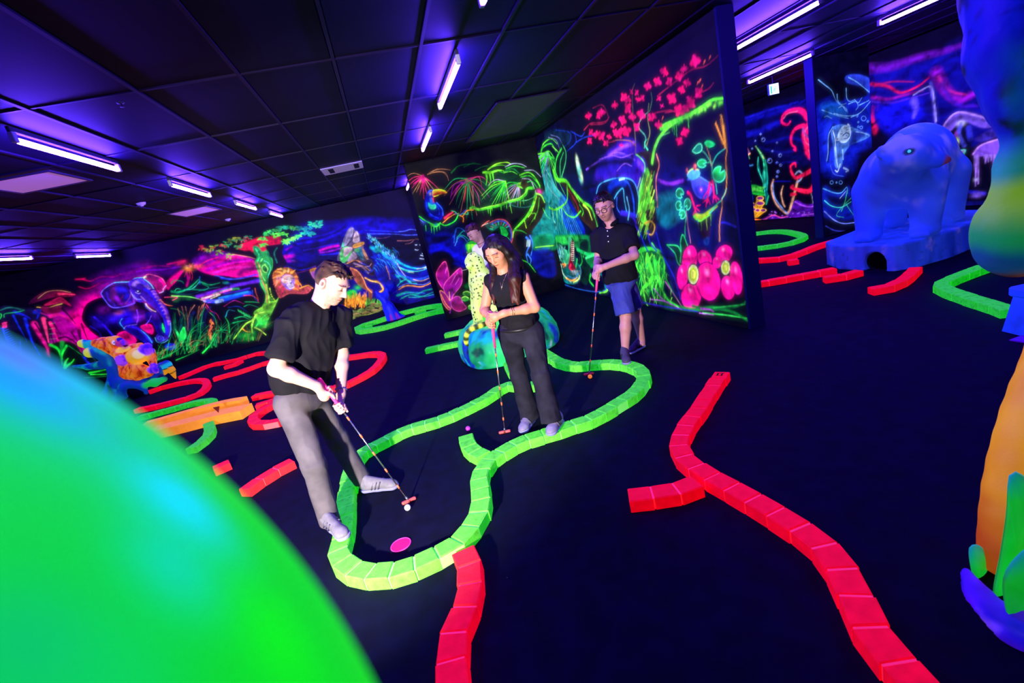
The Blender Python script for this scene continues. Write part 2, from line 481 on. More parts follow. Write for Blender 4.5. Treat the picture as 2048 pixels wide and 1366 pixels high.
def relax(V, Q, it=2, lam=0.5):
    """light smoothing of a quad mesh"""
    n = len(V)
    E = np.vstack([Q[:, [0, 1]], Q[:, [1, 2]], Q[:, [2, 3]], Q[:, [3, 0]]])
    deg = np.bincount(E[:, 0], minlength=n)+np.bincount(E[:, 1], minlength=n)
    for _ in range(it):
        A = np.zeros_like(V)
        for q in range(3):
            A[:, q] = np.bincount(E[:, 0], V[E[:, 1], q], n)+np.bincount(E[:, 1], V[E[:, 0], q], n)
        V = V+lam*(A/np.maximum(deg, 1)[:, None]-V)
    return V
def vnormals(V, Q):
    n = np.cross(V[Q[:, 2]]-V[Q[:, 0]], V[Q[:, 3]]-V[Q[:, 1]]); N = np.zeros_like(V)
    for q in range(3):
        for c in range(4): N[:, q] += np.bincount(Q[:, c], n[:, q], len(V))
    return N/np.maximum(np.linalg.norm(N, axis=1), 1e-9)[:, None]
def clay_obj(name, clay, mat_, parent=None, paint=None, smooth_it=2, disp=None):
    """turn a Clay into a mesh object; disp(V,N)->offset along normal; paint(V,N)->rgb"""
    V, Q = clay.surface()
    V = relax(V, Q, smooth_it)
    if disp is not None:
        N = vnormals(V, Q); V = V+N*disp(V, N)[:, None]
    me = mesh(name, V, Q, True)
    if paint is not None: set_paint(me, paint(V, vnormals(V, Q)))
    return link(name, me, mat_, parent)
# ---------------------------------------------------------------- the hall
M_floor = mat('black_carpet', (0.0017, 0.0021, 0.0155), rough=0.85, spec=0.12, noise=(9, 0.5), bump=(420, 0.35, 0.004))
def add_flecks(m):
    """tiny fluorescing lint specks trodden into the carpet"""
    nt = m.node_tree; b = nt.nodes['Principled BSDF']
    tc = nt.nodes.new('ShaderNodeTexCoord'); vo = nt.nodes.new('ShaderNodeTexVoronoi'); vo.inputs['Scale'].default_value = 7.5
    nt.links.new(tc.outputs['Object'], vo.inputs['Vector'])
    lt = nt.nodes.new('ShaderNodeMath'); lt.operation = 'LESS_THAN'; lt.inputs[1].default_value = 0.022
    nt.links.new(vo.outputs['Distance'], lt.inputs[0])
    sp = nt.nodes.new('ShaderNodeSeparateColor'); nt.links.new(vo.outputs['Color'], sp.inputs[0])
    gt = nt.nodes.new('ShaderNodeMath'); gt.operation = 'GREATER_THAN'; gt.inputs[1].default_value = 0.72
    nt.links.new(sp.outputs[0], gt.inputs[0])
    mu = nt.nodes.new('ShaderNodeMath'); mu.operation = 'MULTIPLY'
    nt.links.new(lt.outputs[0], mu.inputs[0]); nt.links.new(gt.outputs[0], mu.inputs[1])
    ml = nt.nodes.new('ShaderNodeMath'); ml.operation = 'MULTIPLY'; ml.inputs[1].default_value = 0.25
    nt.links.new(mu.outputs[0], ml.inputs[0])
    b.inputs['Emission Color'].default_value = (0.25, 0.15, 1.0, 1); nt.links.new(ml.outputs[0], b.inputs['Emission Strength'])
add_flecks(M_floor)
M_wall = mat('black_wall_paint', (0.005, 0.0045, 0.008), rough=0.7, spec=0.15, noise=(3, 0.3))
M_ceil = mat('black_ceiling_board', (0.0030, 0.0010, 0.019), rough=0.6, spec=0.14, noise=(2.2, 0.35), bump=(160, 0.12, 0.003))
M_bar = mat('dark_ceiling_grid_metal', (0.010, 0.004, 0.024), rough=0.5, spec=0.2)
M_mural = attr_mat('fluorescent_mural_paint', estr=1.15, base_mul=0.22, base_add=0.003, rough=0.6, spec=0.2)

X0, X1, Y0, Y1 = -11.0, 10.0, -2.5, 13.8
def plane_obj(name, vs, m):
    o = link(name, mesh(name, vs, [(0, 1, 2, 3)]), m); return tag(o, kind='structure')
fl = link('floor', box_mesh('floor', (X0-.2, Y0-.2, -0.12), (X1+.2, Y1+.2, 0)), M_floor)
tag(fl, 'black speckled carpet floor of the mini golf hall', kind='structure')
wb = link('wall_back', box_mesh('wall_back', (X0-.2, Y1, 0), (X1+.2, Y1+.2, ROOM_H+.1)), M_wall)
tag(wb, 'long black back wall with painted savanna mural', kind='structure')
wr = link('wall_right', box_mesh('wall_right', (X1, Y0, 0), (X1+.2, Y1, ROOM_H+.1)), M_wall)
tag(wr, 'black side wall with painted undersea and ice mural', kind='structure')
wl = link('wall_left', box_mesh('wall_left', (X0-.2, Y0, 0), (X0, Y1, ROOM_H+.1)), M_wall)
tag(wl, 'plain black side wall of the hall', kind='structure')
wf = link('wall_front', box_mesh('wall_front', (X0-.2, Y0-.2, 0), (X1+.2, Y0, ROOM_H+.1)), M_wall)
tag(wf, 'plain black wall behind the viewpoint', kind='structure')
PX, PY = 3.41, 9.65
wm = link('wall_middle', box_mesh('wall_middle', (0.775, PY, 0), (PX+.16, PY+.16, ROOM_H)), M_wall)
tag(wm, 'black partition wall with painted toucan and jungle', kind='structure')
wi = link('wall_inner', box_mesh('wall_inner', (PX, 4.2, 0), (PX+.16, PY, ROOM_H)), M_wall)
tag(wi, 'black partition wall with painted jungle night and tree frog', kind='structure')
M_post = mat('wall_end_lamp_tint', (0.010, 0.012, 0.075), rough=.6, spec=.2)  # blue tone stands in for lamp light on the wall ends
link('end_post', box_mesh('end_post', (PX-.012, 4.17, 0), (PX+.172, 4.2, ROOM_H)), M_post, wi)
wc = link('wall_panel', box_mesh('wall_panel', (7.72, 7.29, 0), (8.90, 7.46, ROOM_H)), M_wall)
link('edge_tint_strip', box_mesh('edge_tint_strip', (7.70, 7.288, 0), (7.72, 7.46, ROOM_H)), M_post, wc)  # strip on the panel side carrying the painted lamp tint
tag(wc, 'narrow black wall panel with painted diving polar bear', kind='structure')
# ceiling: backing, grid bars and boards
ce = link('ceiling', box_mesh('ceiling', (X0-.2, Y0-.2, ROOM_H+.02), (X1+.2, Y1+.2, ROOM_H+.12)), M_ceil)
tag(ce, 'black suspended ceiling of large boards in a metal grid', kind='structure')
GX, GY, GX0, GY0 = 0.6445, 1.405, 0.029, 3.965
xi = range(math.ceil((-8.0-GX0)/GX), math.floor((X1-GX0)/GX)+1); yi = range(math.ceil((0.9-GY0)/GY), math.floor((Y1-GY0)/GY)+1)
for i in xi:
    x = GX0+i*GX
    link('grid_bar', box_mesh('grid_bar', (x-.012, 0.9, ROOM_H-.012), (x+.012, Y1, ROOM_H+.02)), M_bar, ce)
for j in yi:
    y = GY0+j*GY
    link('grid_bar', box_mesh('grid_bar', (-8.0, y-.010, ROOM_H-.008), (X1, y+.010, ROOM_H+.018)), M_bar, ce)
board = box_mesh('ceiling_board', (0.016, 0.014, 0), (GX-.016, GY-.014, 0.018), 0.003); board.materials.append(M_ceil)
for i in list(xi)[:-1]:
    for j in list(yi)[:-1]:
        o = bpy.data.objects.new('ceiling_board', board); COL.objects.link(o); o.parent = ce
        o.location = (GX0+i*GX, GY0+j*GY, ROOM_H+random.uniform(-.002, .003))

# ---------------------------------------------------------------- mural: savanna on the back wall
def grass(c, n, box_, cols, hmin, hmax, lean=0.35, w=3, seed=1, a=0.9):
    r = random.Random(seed)
    for _ in range(n):
        x = r.uniform(box_[0], box_[1]); t = (x-box_[0])/(box_[1]-box_[0]+1e-9)
        y = r.uniform(box_[2], box_[3])+(box_[4]*t if len(box_) > 4 else 0)
        h = r.uniform(hmin, hmax); l = r.uniform(-lean, lean)*h + lean*h*0.4
        c.S(r.choice(cols), w*r.uniform(.6, 1.3), [(x, y), (x+l*.35, y-h*.6), (x+l, y-h)], w2=w*.2, a=a*r.uniform(.5, 1))
def frond(c, col, base, tip, n, length, w=4, sag=0.4, col2=None, a=0.9):
    """palm leaf: rib with hanging leaflets"""
    b = np.array(base, float); t = np.array(tip, float); mid = (b+t)/2+np.array([0, -abs(t[0]-b[0])*.25])
    rib = spline([b, mid, t], n=n)
    c.S(col, w, rib, w2=w*.3, a=a)
    for i in range(1, n):
        d = np.array([(t[0]-b[0])*.18, length*(1-.5*i/n)])
        p = rib[i]; c.S(col if not col2 or i % 2 else col2, w*.7, [p, p+d*[.5, .4], p+d], w2=w*.15, a=a*.9)
def leaves(c, x, y, n, r0, cols, seed, w=7):
    q = random.Random(seed)
    for k in range(n):
        an = q.uniform(-.4, math.pi+.4); L = r0*q.uniform(.6, 1.1); cx, cy = x+q.uniform(-r0, r0)*.35, y+q.uniform(-r0, r0)*.3
        dx, dy = math.cos(an)*L, math.sin(an)*L*.7
        c.S(q.choice(cols), w*q.uniform(.7, 1.2), [(cx, cy), (cx+dx*.55, cy+dy*.3), (cx+dx, cy+dy)], w2=1.0, a=.95, belly=True)
cv = Canvas(-9.3, 0.95, 0.0, 3.07, 0.0125, 0.0125, ('y', Y1), '#03010a')
B1 = (0, 530, 5.94); B2 = (180, 520, 6.83); B3 = (360, 430, 5.463); B4 = (640, 430, 6.2077)
# sky glows
cv.frame(*B1)
cv.P('#c000b0', "880,560 960,420 1150,330 1250,180 1500,140 1782,40 1782,500 1200,900 700,960 560,760 600,600", soft=120, a=.55)
cv.P('#ff008c', "900,560 1000,430 1180,390 1100,700 1180,920 980,1000 700,940 600,820 620,660", soft=60, a=.98)
cv.P('#b0009a', "560,600 760,560 900,720 1000,880 960,1000 700,930 600,1090 420,800", soft=30, a=.9)
for p, w, a in (("900,170 980,170 1080,190 1180,150 1300,130", 14, .8), ("960,170 1010,160", 14, .9), ("940,260 1040,280 1160,230 1220,190", 10, .5), ("1300,140 1500,100 1700,60 1780,20", 22, .5), ("1500,130 1600,60 1782,30", 12, .6)):
    cv.S('#c8004c', w, p, a=a, soft=.8)
cv.frame(*B2)
cv.P('#ff0080', "1040,330 1180,190 1290,140 1250,260 1160,330 1080,400", soft=25, a=.95)
cv.P('#3a0060', "0,250 500,80 900,90 1200,60 1150,200 900,180 700,220 200,320", soft=60, a=.8)
for p, w, a, col in (("0,290 150,230 330,230 420,190", 12, .8, '#9a006a'), ("640,160 760,140 1000,130 1240,90", 16, .7, '#6a00a0'), ("700,110 900,80 1100,90", 10, .5, '#b0005a'), ("1060,60 1200,30 1300,10", 20, .8, '#c00060')):
    cv.S(col, w, p, a=a, soft=.8)
cv.frame(*B3)
cv.P('#ff009c', "150,570 260,450 480,430 640,440 790,480 860,620 860,680 560,680 380,660 240,620", soft=14)
cv.P('#6a00a8', "140,520 240,420 420,400 560,430 440,470 300,540", soft=30, a=.85)
for p, w, col, a in (("300,600 500,520 700,490 800,480", 34, '#8a00c0', .6), ("340,640 560,580 720,570 840,570", 22, '#ff20c0', .8), ("420,560 600,520 760,500", 18, '#ff00d0', .8), ("650,650 700,600 840,580", 44, '#400050', .8), ("200,560 300,500 420,460", 14, '#ff1070', .7)):
    cv.S(col, w, p, a=a, soft=.7)
cv.P('#ff0a48', "600,390 660,330 720,300 860,250 960,240 1090,240 1090,330 1000,385 820,410 760,380 640,400", soft=16, a=.95)
cv.P('#0e00a0', "1110,330 1300,240 1640,140 1760,120 1760,600 1480,620 1180,600 1130,520", soft=26)
for p, w, col, a in (("1150,460 1300,430 1480,390 1760,330", 34, '#e000b8', .95), ("1140,500 1300,500 1420,460 1640,400", 26, '#a000d0', .8), ("1200,420 1400,340 1640,270", 26, '#3a10d0', .8), ("1160,380 1260,330 1420,280", 16, '#8a00c8', .8), ("1230,500 1400,520 1560,450", 12, '#7a60ff', .8), ("1300,280 1460,230 1640,190", 22, '#1400c0', .7), ("1450,230 1560,220", 30, '#40005a', .6)):
    cv.S(col, w, p, a=a, soft=.7)
cv.frame(*B4)
cv.P('#0a0088', "-300,170 200,90 500,40 1000,60 1300,80 1560,60 1560,1000 900,1060 200,900 -300,620", soft=50)
cv.P('#1606d8', "300,120 600,60 900,110 900,200 600,230 300,260", soft=60, a=.7)
cv.P('#02010c', "620,300 900,260 1300,240 1330,420 1180,560 960,520 840,460 700,420", soft=60, a=.9)
for p, w, col, a in (("560,190 800,200 1000,210 1120,180 1280,200", 8, '#2a40ff', .9), ("600,235 800,235 960,240 1100,250 1290,240", 8, '#4a60ff', .8), ("980,205 1060,200 1130,180 1260,200", 6, '#6a80ff', .9), ("960,320 1080,320 1150,305", 8, '#b06a70', .7), ("1060,360 1130,345 1180,300 1260,310", 8, '#9a6070', .7), ("640,280 760,290 860,270", 10, '#5a3a70', .6),
                   ("0,440 120,400 230,380", 24, '#e000c8', .9), ("0,470 120,450 240,420", 18, '#9a10e0', .8), ("0,500 140,490 240,470", 18, '#2a20ff', .8), ("-280,360 -100,330 60,300 250,220", 26, '#1a0ad0', .8), ("-200,440 0,400 240,350", 16, '#3010e0', .7), ("-300,300 0,260 260,170", 20, '#1808c8', .7)):
    cv.S(col, w, p, a=a, soft=.7)
# far mountains and volcano
cv.frame(*B3)
cv.P('#060030', "140,580 230,620 340,660 480,660 640,690 860,680 860,860 500,900 150,900 60,760", soft=6)
cv.P('#0a0560', "1170,540 1300,570 1400,520 1480,460 1560,440 1760,460 1760,760 1180,760", soft=8)
cv.P('#04002e', "1230,600 1380,560 1480,520 1600,520 1600,760 1240,760", soft=20, a=.8)
for p, w, col, a in (("250,700 420,690 600,700 840,650", 16, '#1a30e0', .9), ("480,740 640,760 860,700", 20, '#0a20b0', .8), ("220,690 300,720 460,740 520,740", 22, '#0a7a50', .8), ("380,660 560,700 700,690", 10, '#3a50e0', .8), ("1180,560 1320,600 1480,560", 12, '#1a10b8', .8), ("1260,640 1400,600 1480,560", 12, '#5a1060', .7)):
    cv.S(col, w, p, a=a, soft=.6)
cv.frame(*B2)
cv.P('#07021e', "1080,400 1180,290 1300,130 1400,100 1480,150 1620,210 1776,240 1776,420 1300,500 1080,480", soft=6)
cv.P('#b00070', "1330,170 1360,260 1330,360 1310,350 1330,270 1310,180", soft=8, a=.9)
cv.G('#ff8a10', 1350, 110, 60, 40, .95); cv.G('#ffd060', 1340, 100, 26, 18, .95); cv.G('#ff2060', 1250, 40, 60, 30, .8); cv.G('#ff5a30', 1480, 90, 60, 24, .8)
r_ = random.Random(3)
for k in range(26):
    an = r_.uniform(-math.pi, .4); L = r_.uniform(40, 130)
    cv.S(r_.choice(['#ff9a20', '#ff3060', '#c080ff', '#ff6a20']), 7, [(1350, 100), (1350+math.cos(an)*L, 100+math.sin(an)*L*.6)], w2=2, a=.75)
for p in ("1380,140 1400,220 1390,280", "1330,140 1290,230", "1360,150 1370,260"): cv.S('#e02040', 9, p, w2=3, a=.8)
# volcano flank and swirling green hills
for p, w, col, a in (("1110,320 1150,280 1250,290 1280,320", 16, '#0a7a46', .9), ("1120,430 1200,440 1330,400 1420,330 1500,250", 26, '#08a858', .9), ("1160,420 1190,390 1240,400", 9, '#30d080', .8), ("1290,410 1400,390 1490,300 1500,240", 14, '#30c8a0', .8), ("1400,400 1560,410 1620,370 1540,330", 16, '#0a8a50', .9), ("1510,300 1640,340 1776,310", 20, '#0a9a58', .8), ("1490,420 1620,390 1776,370", 12, '#0a6a70', .8), ("1500,230 1500,330", 12, '#3060ff', .8), ("1180,460 1320,470 1480,440", 18, '#063a50', .8)):
    cv.S(col, w, p, a=a, soft=.6, w2=w*.4)
cv.P('#04120e', "1050,520 1180,490 1330,490 1480,530 1600,570 1560,640 1100,640", soft=10)
cv.P('#0c5a24', "1120,510 1250,500 1380,530 1400,600 1200,600", soft=30, a=.7)
cv.S('#70f060', 18, "1120,490 1240,495 1340,500 1440,520 1540,550 1580,570", w2=8, a=.95)
cv.S('#ff4070', 9, "1020,510 1120,505 1200,510 1130,550", a=.8)
# river of light
for p, w, col, a in (("1470,510 1600,470 1776,410", 34, '#d010d0', .95), ("1520,540 1650,490 1776,440", 20, '#ff70d0', .95), ("1560,560 1700,560 1776,560", 24, '#d0a0ff', .9), ("1620,580 1700,560", 12, '#ff3090', .9), ("1650,530 1776,470", 14, '#fff0c0', .7)):
    cv.S(col, w, p, a=a, soft=.7)
cv.frame(*B3)
for p, w, col, a in (("190,890 330,850 460,820 600,770 760,740 860,720", 30, '#6a20e0', .9), ("260,920 400,860 560,810", 22, '#ff60d0', .9), ("240,910 330,890 420,860", 14, '#fff0d0', .8), ("300,940 420,940 560,900 760,850", 34, '#1040ff', .95), ("400,950 460,930", 30, '#b0d0ff', .95), ("430,910 560,880 740,840", 20, '#1a80ff', .9), ("360,860 520,810 640,800", 10, '#30b070', .7), ("480,860 640,830 760,800", 16, '#4010c0', .8), ("560,820 650,810", 8, '#40d060', .8)):
    cv.S(col, w, p, a=a, soft=.6)
# jungle floor behind the tree
cv.P('#02060c', "-40,960 240,950 300,980 480,960 640,920 880,880 960,1000 1000,1366 -40,1366", soft=14)
for p, w, col in (("480,1000 540,960 600,935 700,970", 7, '#d020a0'), ("700,880 780,880 840,910 860,950", 9, '#ff4060'), ("500,1110 530,1040 600,1050", 8, '#1aa0c0'), ("530,1010 640,1000 740,1060", 10, '#1030a0'), ("710,950 800,950 870,960", 10, '#18b058'), ("700,1000 760,980 860,1010", 9, '#0a8050'), ("820,800 830,850 860,930", 8, '#d05030'), ("790,820 800,880 850,950", 8, '#2040c0'), ("480,960 560,940 680,890", 9, '#200a70')):
    cv.S(col, w, p, w2=2)
for p, w, col in (("270,960 240,1040 200,1150", 8, '#c06050'), ("250,980 210,1060 190,1140", 9, '#a05a40'), ("290,980 340,1050 400,1080 440,1150", 9, '#d02878'), ("160,985 110,1060 90,1120", 9, '#c07a60'), ("280,1000 320,1060 370,1110", 6, '#a03050'), ("60,1000 80,1100 90,1240", 8, '#7a5a48'), ("20,1000 40,1080 60,1160", 7, '#8a4a40'), ("210,1000 190,1120 200,1150", 9, '#a05a3a'), ("120,1010 100,1080 80,1260", 6, '#604038')):
    cv.S(col, w, p, w2=2, a=.9)
for p in ("150,1060 110,1160 120,1300", "330,1010 280,1100 270,1300", "370,1060 360,1160 300,1260"):
    cv.S('#0c1050', 26, p, w2=8, a=.8)
q = random.Random(5)
for k in range(70):
    y = 1140+k*3.1; x = 335+math.sin(k*.1)*12+q.uniform(-14, 14)
    cv.S(q.choice(['#ff8a40', '#ff6030', '#c06040']), 8, [(x, y), (x+q.uniform(-14, 14), y+14)], w2=2)
# big tree
cv.P('#1a0418', "540,360 660,380 760,410 830,440 830,490 760,470 640,430 560,400", soft=5)
cv.P('#120628', "1080,320 1140,330 1120,420 1170,540 1050,560 1000,480 960,420 940,340 1000,330", soft=6)
cv.P('#0a8a50', "800,340 860,350 900,400 950,380 960,440 1010,480 1010,580 970,660 960,780 980,880 1030,960 960,1040 900,1000 930,940 930,860 880,760 860,640 820,520 840,460 810,420", soft=5, col2='#5ad830', rim=.3)
for p, w, col, a in (("830,370 860,440 850,500", 16, '#30e080', .9), ("900,480 870,540 890,640 930,720", 14, '#70f070', .9), ("960,400 980,470 1000,540 960,640 950,740", 14, '#08703e', .9), ("930,540 900,560 900,600 940,630 960,590 930,545", 9, '#9cff70', .9), ("850,520 880,600 890,700 940,820 950,960", 9, '#ff7060', .85), ("920,500 960,520 990,580 960,680", 9, '#40e0a0', .8), ("870,660 900,760 940,860", 14, '#20c060', .8), ("980,800 1000,880 1040,940", 12, '#c0f040', .9), ("940,760 960,860 980,960", 14, '#c8f050', .8), ("820,480 760,460 640,440 580,430", 7, '#ff9080', .9), ("1060,360 1030,420 1060,520", 14, '#0a6a58', .8)):
    cv.S(col, w, p, a=a)
cv.G('#020a10', 938, 600, 14, 34, .95)
for y in range(830, 940, 26): cv.S('#203810', 9, [(985, y), (1040, y-6)], a=.8)
cv.P('#90e838', "900,1000 960,960 1040,940 1080,900 1000,1080 950,1180 940,1230 880,1210 830,1120 810,1060", soft=6, col2='#30c840')
for p, w, col in (("850,1060 800,1140 720,1190 660,1260 580,1366", 20, '#a0f040'), ("840,1080 790,1180 790,1280 800,1366", 24, '#88e838'), ("820,1230 880,1260 940,1310", 18, '#b0f050'), ("680,1240 720,1270 780,1280", 12, '#ffb030'), ("830,1220 900,1120 960,1080", 14, '#40e050'), ("790,1200 830,1090 920,1060", 10, '#d8ff60'), ("700,1100 760,1110 840,1130", 7, '#30d060')):
    cv.S(col, w, p, w2=w*.4)
cv.G('#1ae03c', 740, 1320, 70, 40, .9); cv.G('#28d84a', 890, 1180, 70, 50, .8)
for (x, y, n_, cols) in [(230, 350, 7, ['#b01830', '#702010']), (300, 380, 7, ['#7a8a20', '#b02030']), (370, 350, 8, ['#6a9a28', '#a03020']), (420, 400, 8, ['#7aa030', '#a02838']), (470, 330, 7, ['#4a8a38', '#c02040']), (530, 310, 7, ['#208a58', '#508828']), (560, 270, 7, ['#7a8a20', '#3a7a30']), (540, 440, 6, ['#8aa030', '#2a8a58']), (620, 260, 8, ['#8a9020', '#2a8a50']), (640, 340, 7, ['#30a068', '#5a9a30']), (700, 270, 8, ['#2a8a58', '#c02848']), (740, 240, 7, ['#1a8a60', '#e02040']), (900, 250, 9, ['#50e840', '#28c050']), (900, 320, 8, ['#38d850', '#58e838']), (940, 200, 9, ['#20b858', '#48d840']), (1000, 180, 9, ['#28a870', '#40d050']), (1040, 220, 10, ['#70f040', '#30d850']), (1100, 140, 9, ['#189a78', '#20a060']), (1130, 200, 9, ['#60e840', '#38c850']), (1150, 290, 11, ['#80ff48', '#48e050']), (1220, 260, 10, ['#90ff50', '#40d858']), (1160, 130, 8, ['#109080', '#18a070']), (1240, 140, 9, ['#58d848', '#18a078']), (1290, 230, 9, ['#68e850', '#28b868']), (1320, 140, 9, ['#0c8a90', '#14a08a']), (1370, 190, 10, ['#20c090', '#1498a0']), (1430, 200, 9, ['#1490a0', '#20b090']), (1440, 90, 9, ['#18b080', '#30c878']), (1500, 120, 10, ['#18a8a0', '#40d090']), (1530, 80, 7, ['#28b880', '#108a88']), (1400, 140, 9, ['#0e7a98', '#1898a0']), (1060, 170, 7, ['#38c050'])]:
    leaves(cv, x, y, n_+3, 52, cols, int(x*7+y), w=15)
# lion
cv.P('#c86a18', "1010,660 1050,600 1130,575 1210,585 1270,640 1300,730 1310,800 1400,780 1440,800 1380,860 1200,860 1120,900 1080,900 1040,800", soft=5, col2='#d04858', rim=.3)
for (x1, y1, x2, y2, col) in [(1120, 640, 1040, 620, '#ffb048'), (1110, 660, 1010, 690, '#ffa040'), (1110, 700, 1020, 760, '#ff7050'), (1120, 760, 1050, 830, '#ff5070'), (1130, 800, 1090, 890, '#ff3070'), (1140, 620, 1100, 580, '#ffc868'), (1180, 615, 1180, 575, '#ffd080'), (1220, 630, 1260, 600, '#ffb040'), (1240, 680, 1290, 680, '#ff9a30'), (1250, 740, 1300, 770, '#ffa030'), (1240, 800, 1300, 830, '#ff8a20'), (1150, 610, 1060, 590, '#ffc060'), (1270, 720, 1340, 800, '#e88020'), (1060, 720, 1040, 780, '#ff9060'), (1080, 790, 1070, 850, '#ff4060')]:
    cv.S(col, 26, [(x1, y1), ((x1+x2)/2+8, (y1+y2)/2-6), (x2, y2)], w2=4, a=.95)
cv.P('#a870c8', "1105,680 1150,650 1210,655 1250,690 1250,760 1220,815 1170,810 1130,770 1105,730", soft=5, col2='#8a60d8', rim=.1)
cv.P('#ffc8b8', "1115,685 1170,655 1225,665 1235,700 1190,735 1150,750 1115,730", soft=8, a=.95, rim=0)
cv.P('#fff0f0', "1176,680 1200,690 1215,735 1200,745 1180,735", soft=5, a=.9)
cv.P('#ffe8ff', "1170,755 1230,750 1250,790 1210,805 1180,790", soft=6, a=.8)
cv.S('#30104a', 7, "1140,700 1175,705"); cv.S('#30104a', 7, "1215,690 1245,695"); cv.P('#301040', "1195,740 1225,735 1215,758", soft=3, smooth=False)
cv.S('#481a50', 5, "1150,770 1190,790 1230,785 1250,770")
cv.G('#ffb0c0', 1075, 690, 22, 18, .9); cv.G('#400a30', 1080, 692, 10, 9, .9)
cv.S('#ffa030', 12, "1310,800 1400,770 1450,800", a=.9)
# lioness by the cliff
cv.P('#e89030', "1420,600 1470,580 1500,590 1500,700 1470,700 1430,640", soft=5); cv.P('#c060c8', "1430,630 1480,620 1490,690 1460,690", soft=6)
# cliff, wave
cv.frame(*B4)
cv.P('#8a7aa8', "270,370 310,260 350,180 400,150 440,200 490,240 500,340 540,370 540,420 600,540 640,560 600,600 240,600 250,430", soft=5, col2='#5a4a60')
for p, col in (("300,370 340,230 380,170 420,170 400,250 330,370", '#b8a8d8'), ("410,330 430,230 460,200 490,300 470,340", '#e8c8d8'), ("400,410 430,360 540,335 540,370 470,400", '#ffb038'), ("260,560 250,470 300,400 370,400 330,460", '#6ae070'), ("250,570 330,490 400,440 380,500 310,590", '#50d868'), ("340,570 420,450 460,520 400,580", '#c8a8c8'), ("300,420 390,400 400,430 310,520", '#d8b0c0'), ("450,430 500,400 520,440 540,560 470,500", '#2a80a0'), ("540,420 600,540 570,540 530,450", '#c88858'), ("270,390 285,340 300,360 290,400", '#50e8b0'), ("420,440 480,410 480,460", '#48c060')):
    cv.P(col, p, soft=4, a=.9)
for p in ("400,390 420,440 470,500 560,550 640,560", "300,600 400,570 480,530", "420,170 400,300 330,380", "490,250 560,260 600,310"): cv.S('#20103a', 7, p, a=.9)
cv.P('#2a1a3a', "330,620 420,560 520,580 640,560 700,700 640,760 520,680 400,640", soft=10)
for p, w, col, a in (("340,600 440,560 520,600", 12, '#ff9a50', .9), ("420,600 520,640 600,720", 18, '#8a6a90', .8), ("500,590 600,640 640,700", 14, '#2a3ac0', .8), ("440,640 540,640 620,690", 10, '#b07868', .8), ("470,620 600,640 640,600", 8, '#c890b0', .7), ("560,700 640,700 680,620", 16, '#1a2aa0', .8)):
    cv.S(col, w, p, a=a, soft=.6)
# lioness body running
cv.P('#c86048', "370,660 450,680 520,760 560,860 620,920 650,940 640,1050 600,1060 600,960 520,900 460,850 420,780", soft=6, col2='#7a4028')
cv.S('#ff9a58', 12, "380,655 470,700 540,800 580,900 640,960", a=.9); cv.S('#ffa830', 16, "560,780 640,820 720,830 770,880 780,930 740,960", w2=20); cv.S('#ffe070', 6, "570,790 660,825 740,850 770,900")
cv.P('#1ec83c', "300,980 380,930 450,950 440,1020 340,1040", soft=14); cv.G('#20b030', 470, 900, 40, 30, .9)
# wave
cv.P('#0a14c8', "600,260 660,380 760,420 850,500 960,560 1060,620 1200,650 1330,620 1370,520 1390,660 1430,760 1200,820 1000,780 900,900 840,940 700,760 680,560 640,420", soft=14, a=.9)
cv.P('#02042a', "960,520 1100,600 1220,630 1320,600 1340,480 1200,420 1020,440", soft=22, a=.9)
for p, w, col, a in (("640,400 700,450 760,440 820,520 900,560 960,620", 40, '#10a8c0', .9), ("700,400 740,440 800,470", 30, '#20c8a0', .8), ("950,560 1020,610 1120,650 1230,665 1330,640", 26, '#10b8d8', .95), ("970,640 1060,680 1180,700 1290,680 1340,650", 14, '#40e0f0', .9), ("1000,660 1080,700 1160,720", 16, '#30c888', .85), ("960,720 1060,760 1160,800 1260,790 1400,740", 30, '#2050ff', .9), ("1340,540 1370,560 1340,640 1280,680", 14, '#60a0ff', .9), ("880,560 940,640 960,700 1000,740", 24, '#3060ff', .9), ("960,760 1040,770 1120,840 1200,850", 22, '#10c0c0', .9), ("1000,830 1080,800 1140,850", 16, '#18d0b0', .8), ("940,740 1000,820 960,880", 16, '#10a0a8', .8), ("720,500 760,560 820,600 860,700 870,800", 14, '#2040ff', .9), ("700,540 800,580 840,700", 8, '#30a0c0', .8), ("640,520 700,560 720,640", 12, '#0a28c0', .9), ("820,640 850,720 870,800", 10, '#ffa040', .9), ("900,640 1000,760 1120,820 1300,800 1430,740", 8, '#60c0ff', .8), ("1160,800 1260,820 1360,780 1430,740", 8, '#ffb060', .9), ("1100,705 1170,712", 6, '#ffc080', .8), ("980,920 1060,880 1150,880 1260,890 1380,840 1440,790", 16, '#ff9a28', .95), ("980,900 1080,850 1200,860 1300,860 1400,800", 10, '#5a80ff', .9), ("1000,900 960,930 900,980", 10, '#1a20a0', .9), ("960,1000 1080,960 1200,980 1300,940 1480,900", 26, '#0a8a80', .9), ("1000,1040 1120,990 1260,1010 1400,960 1500,930", 14, '#14b8a0', .8), ("1040,980 1160,960 1300,970", 8, '#2a90ff', .8), ("1100,1020 1240,1020 1400,990 1500,960", 8, '#28d0b8', .7), ("880,1000 960,1020 1060,1060", 16, '#06105a', .9)):
    cv.S(col, w, p, a=a, soft=.5, w2=w*.5)
q = random.Random(11)
for k in range(150):
    t = q.random(); x = 600+t*360; y = 280+t*300+q.uniform(-46, 30)
    cv.S(q.choice(['#40c0ff', '#2a80ff', '#60f0e0', '#20a0d0', '#a0e0ff']), q.uniform(4, 10), [(x, y), (x+q.uniform(-30, 10), y-q.uniform(10, 40))], w2=2, a=.8)
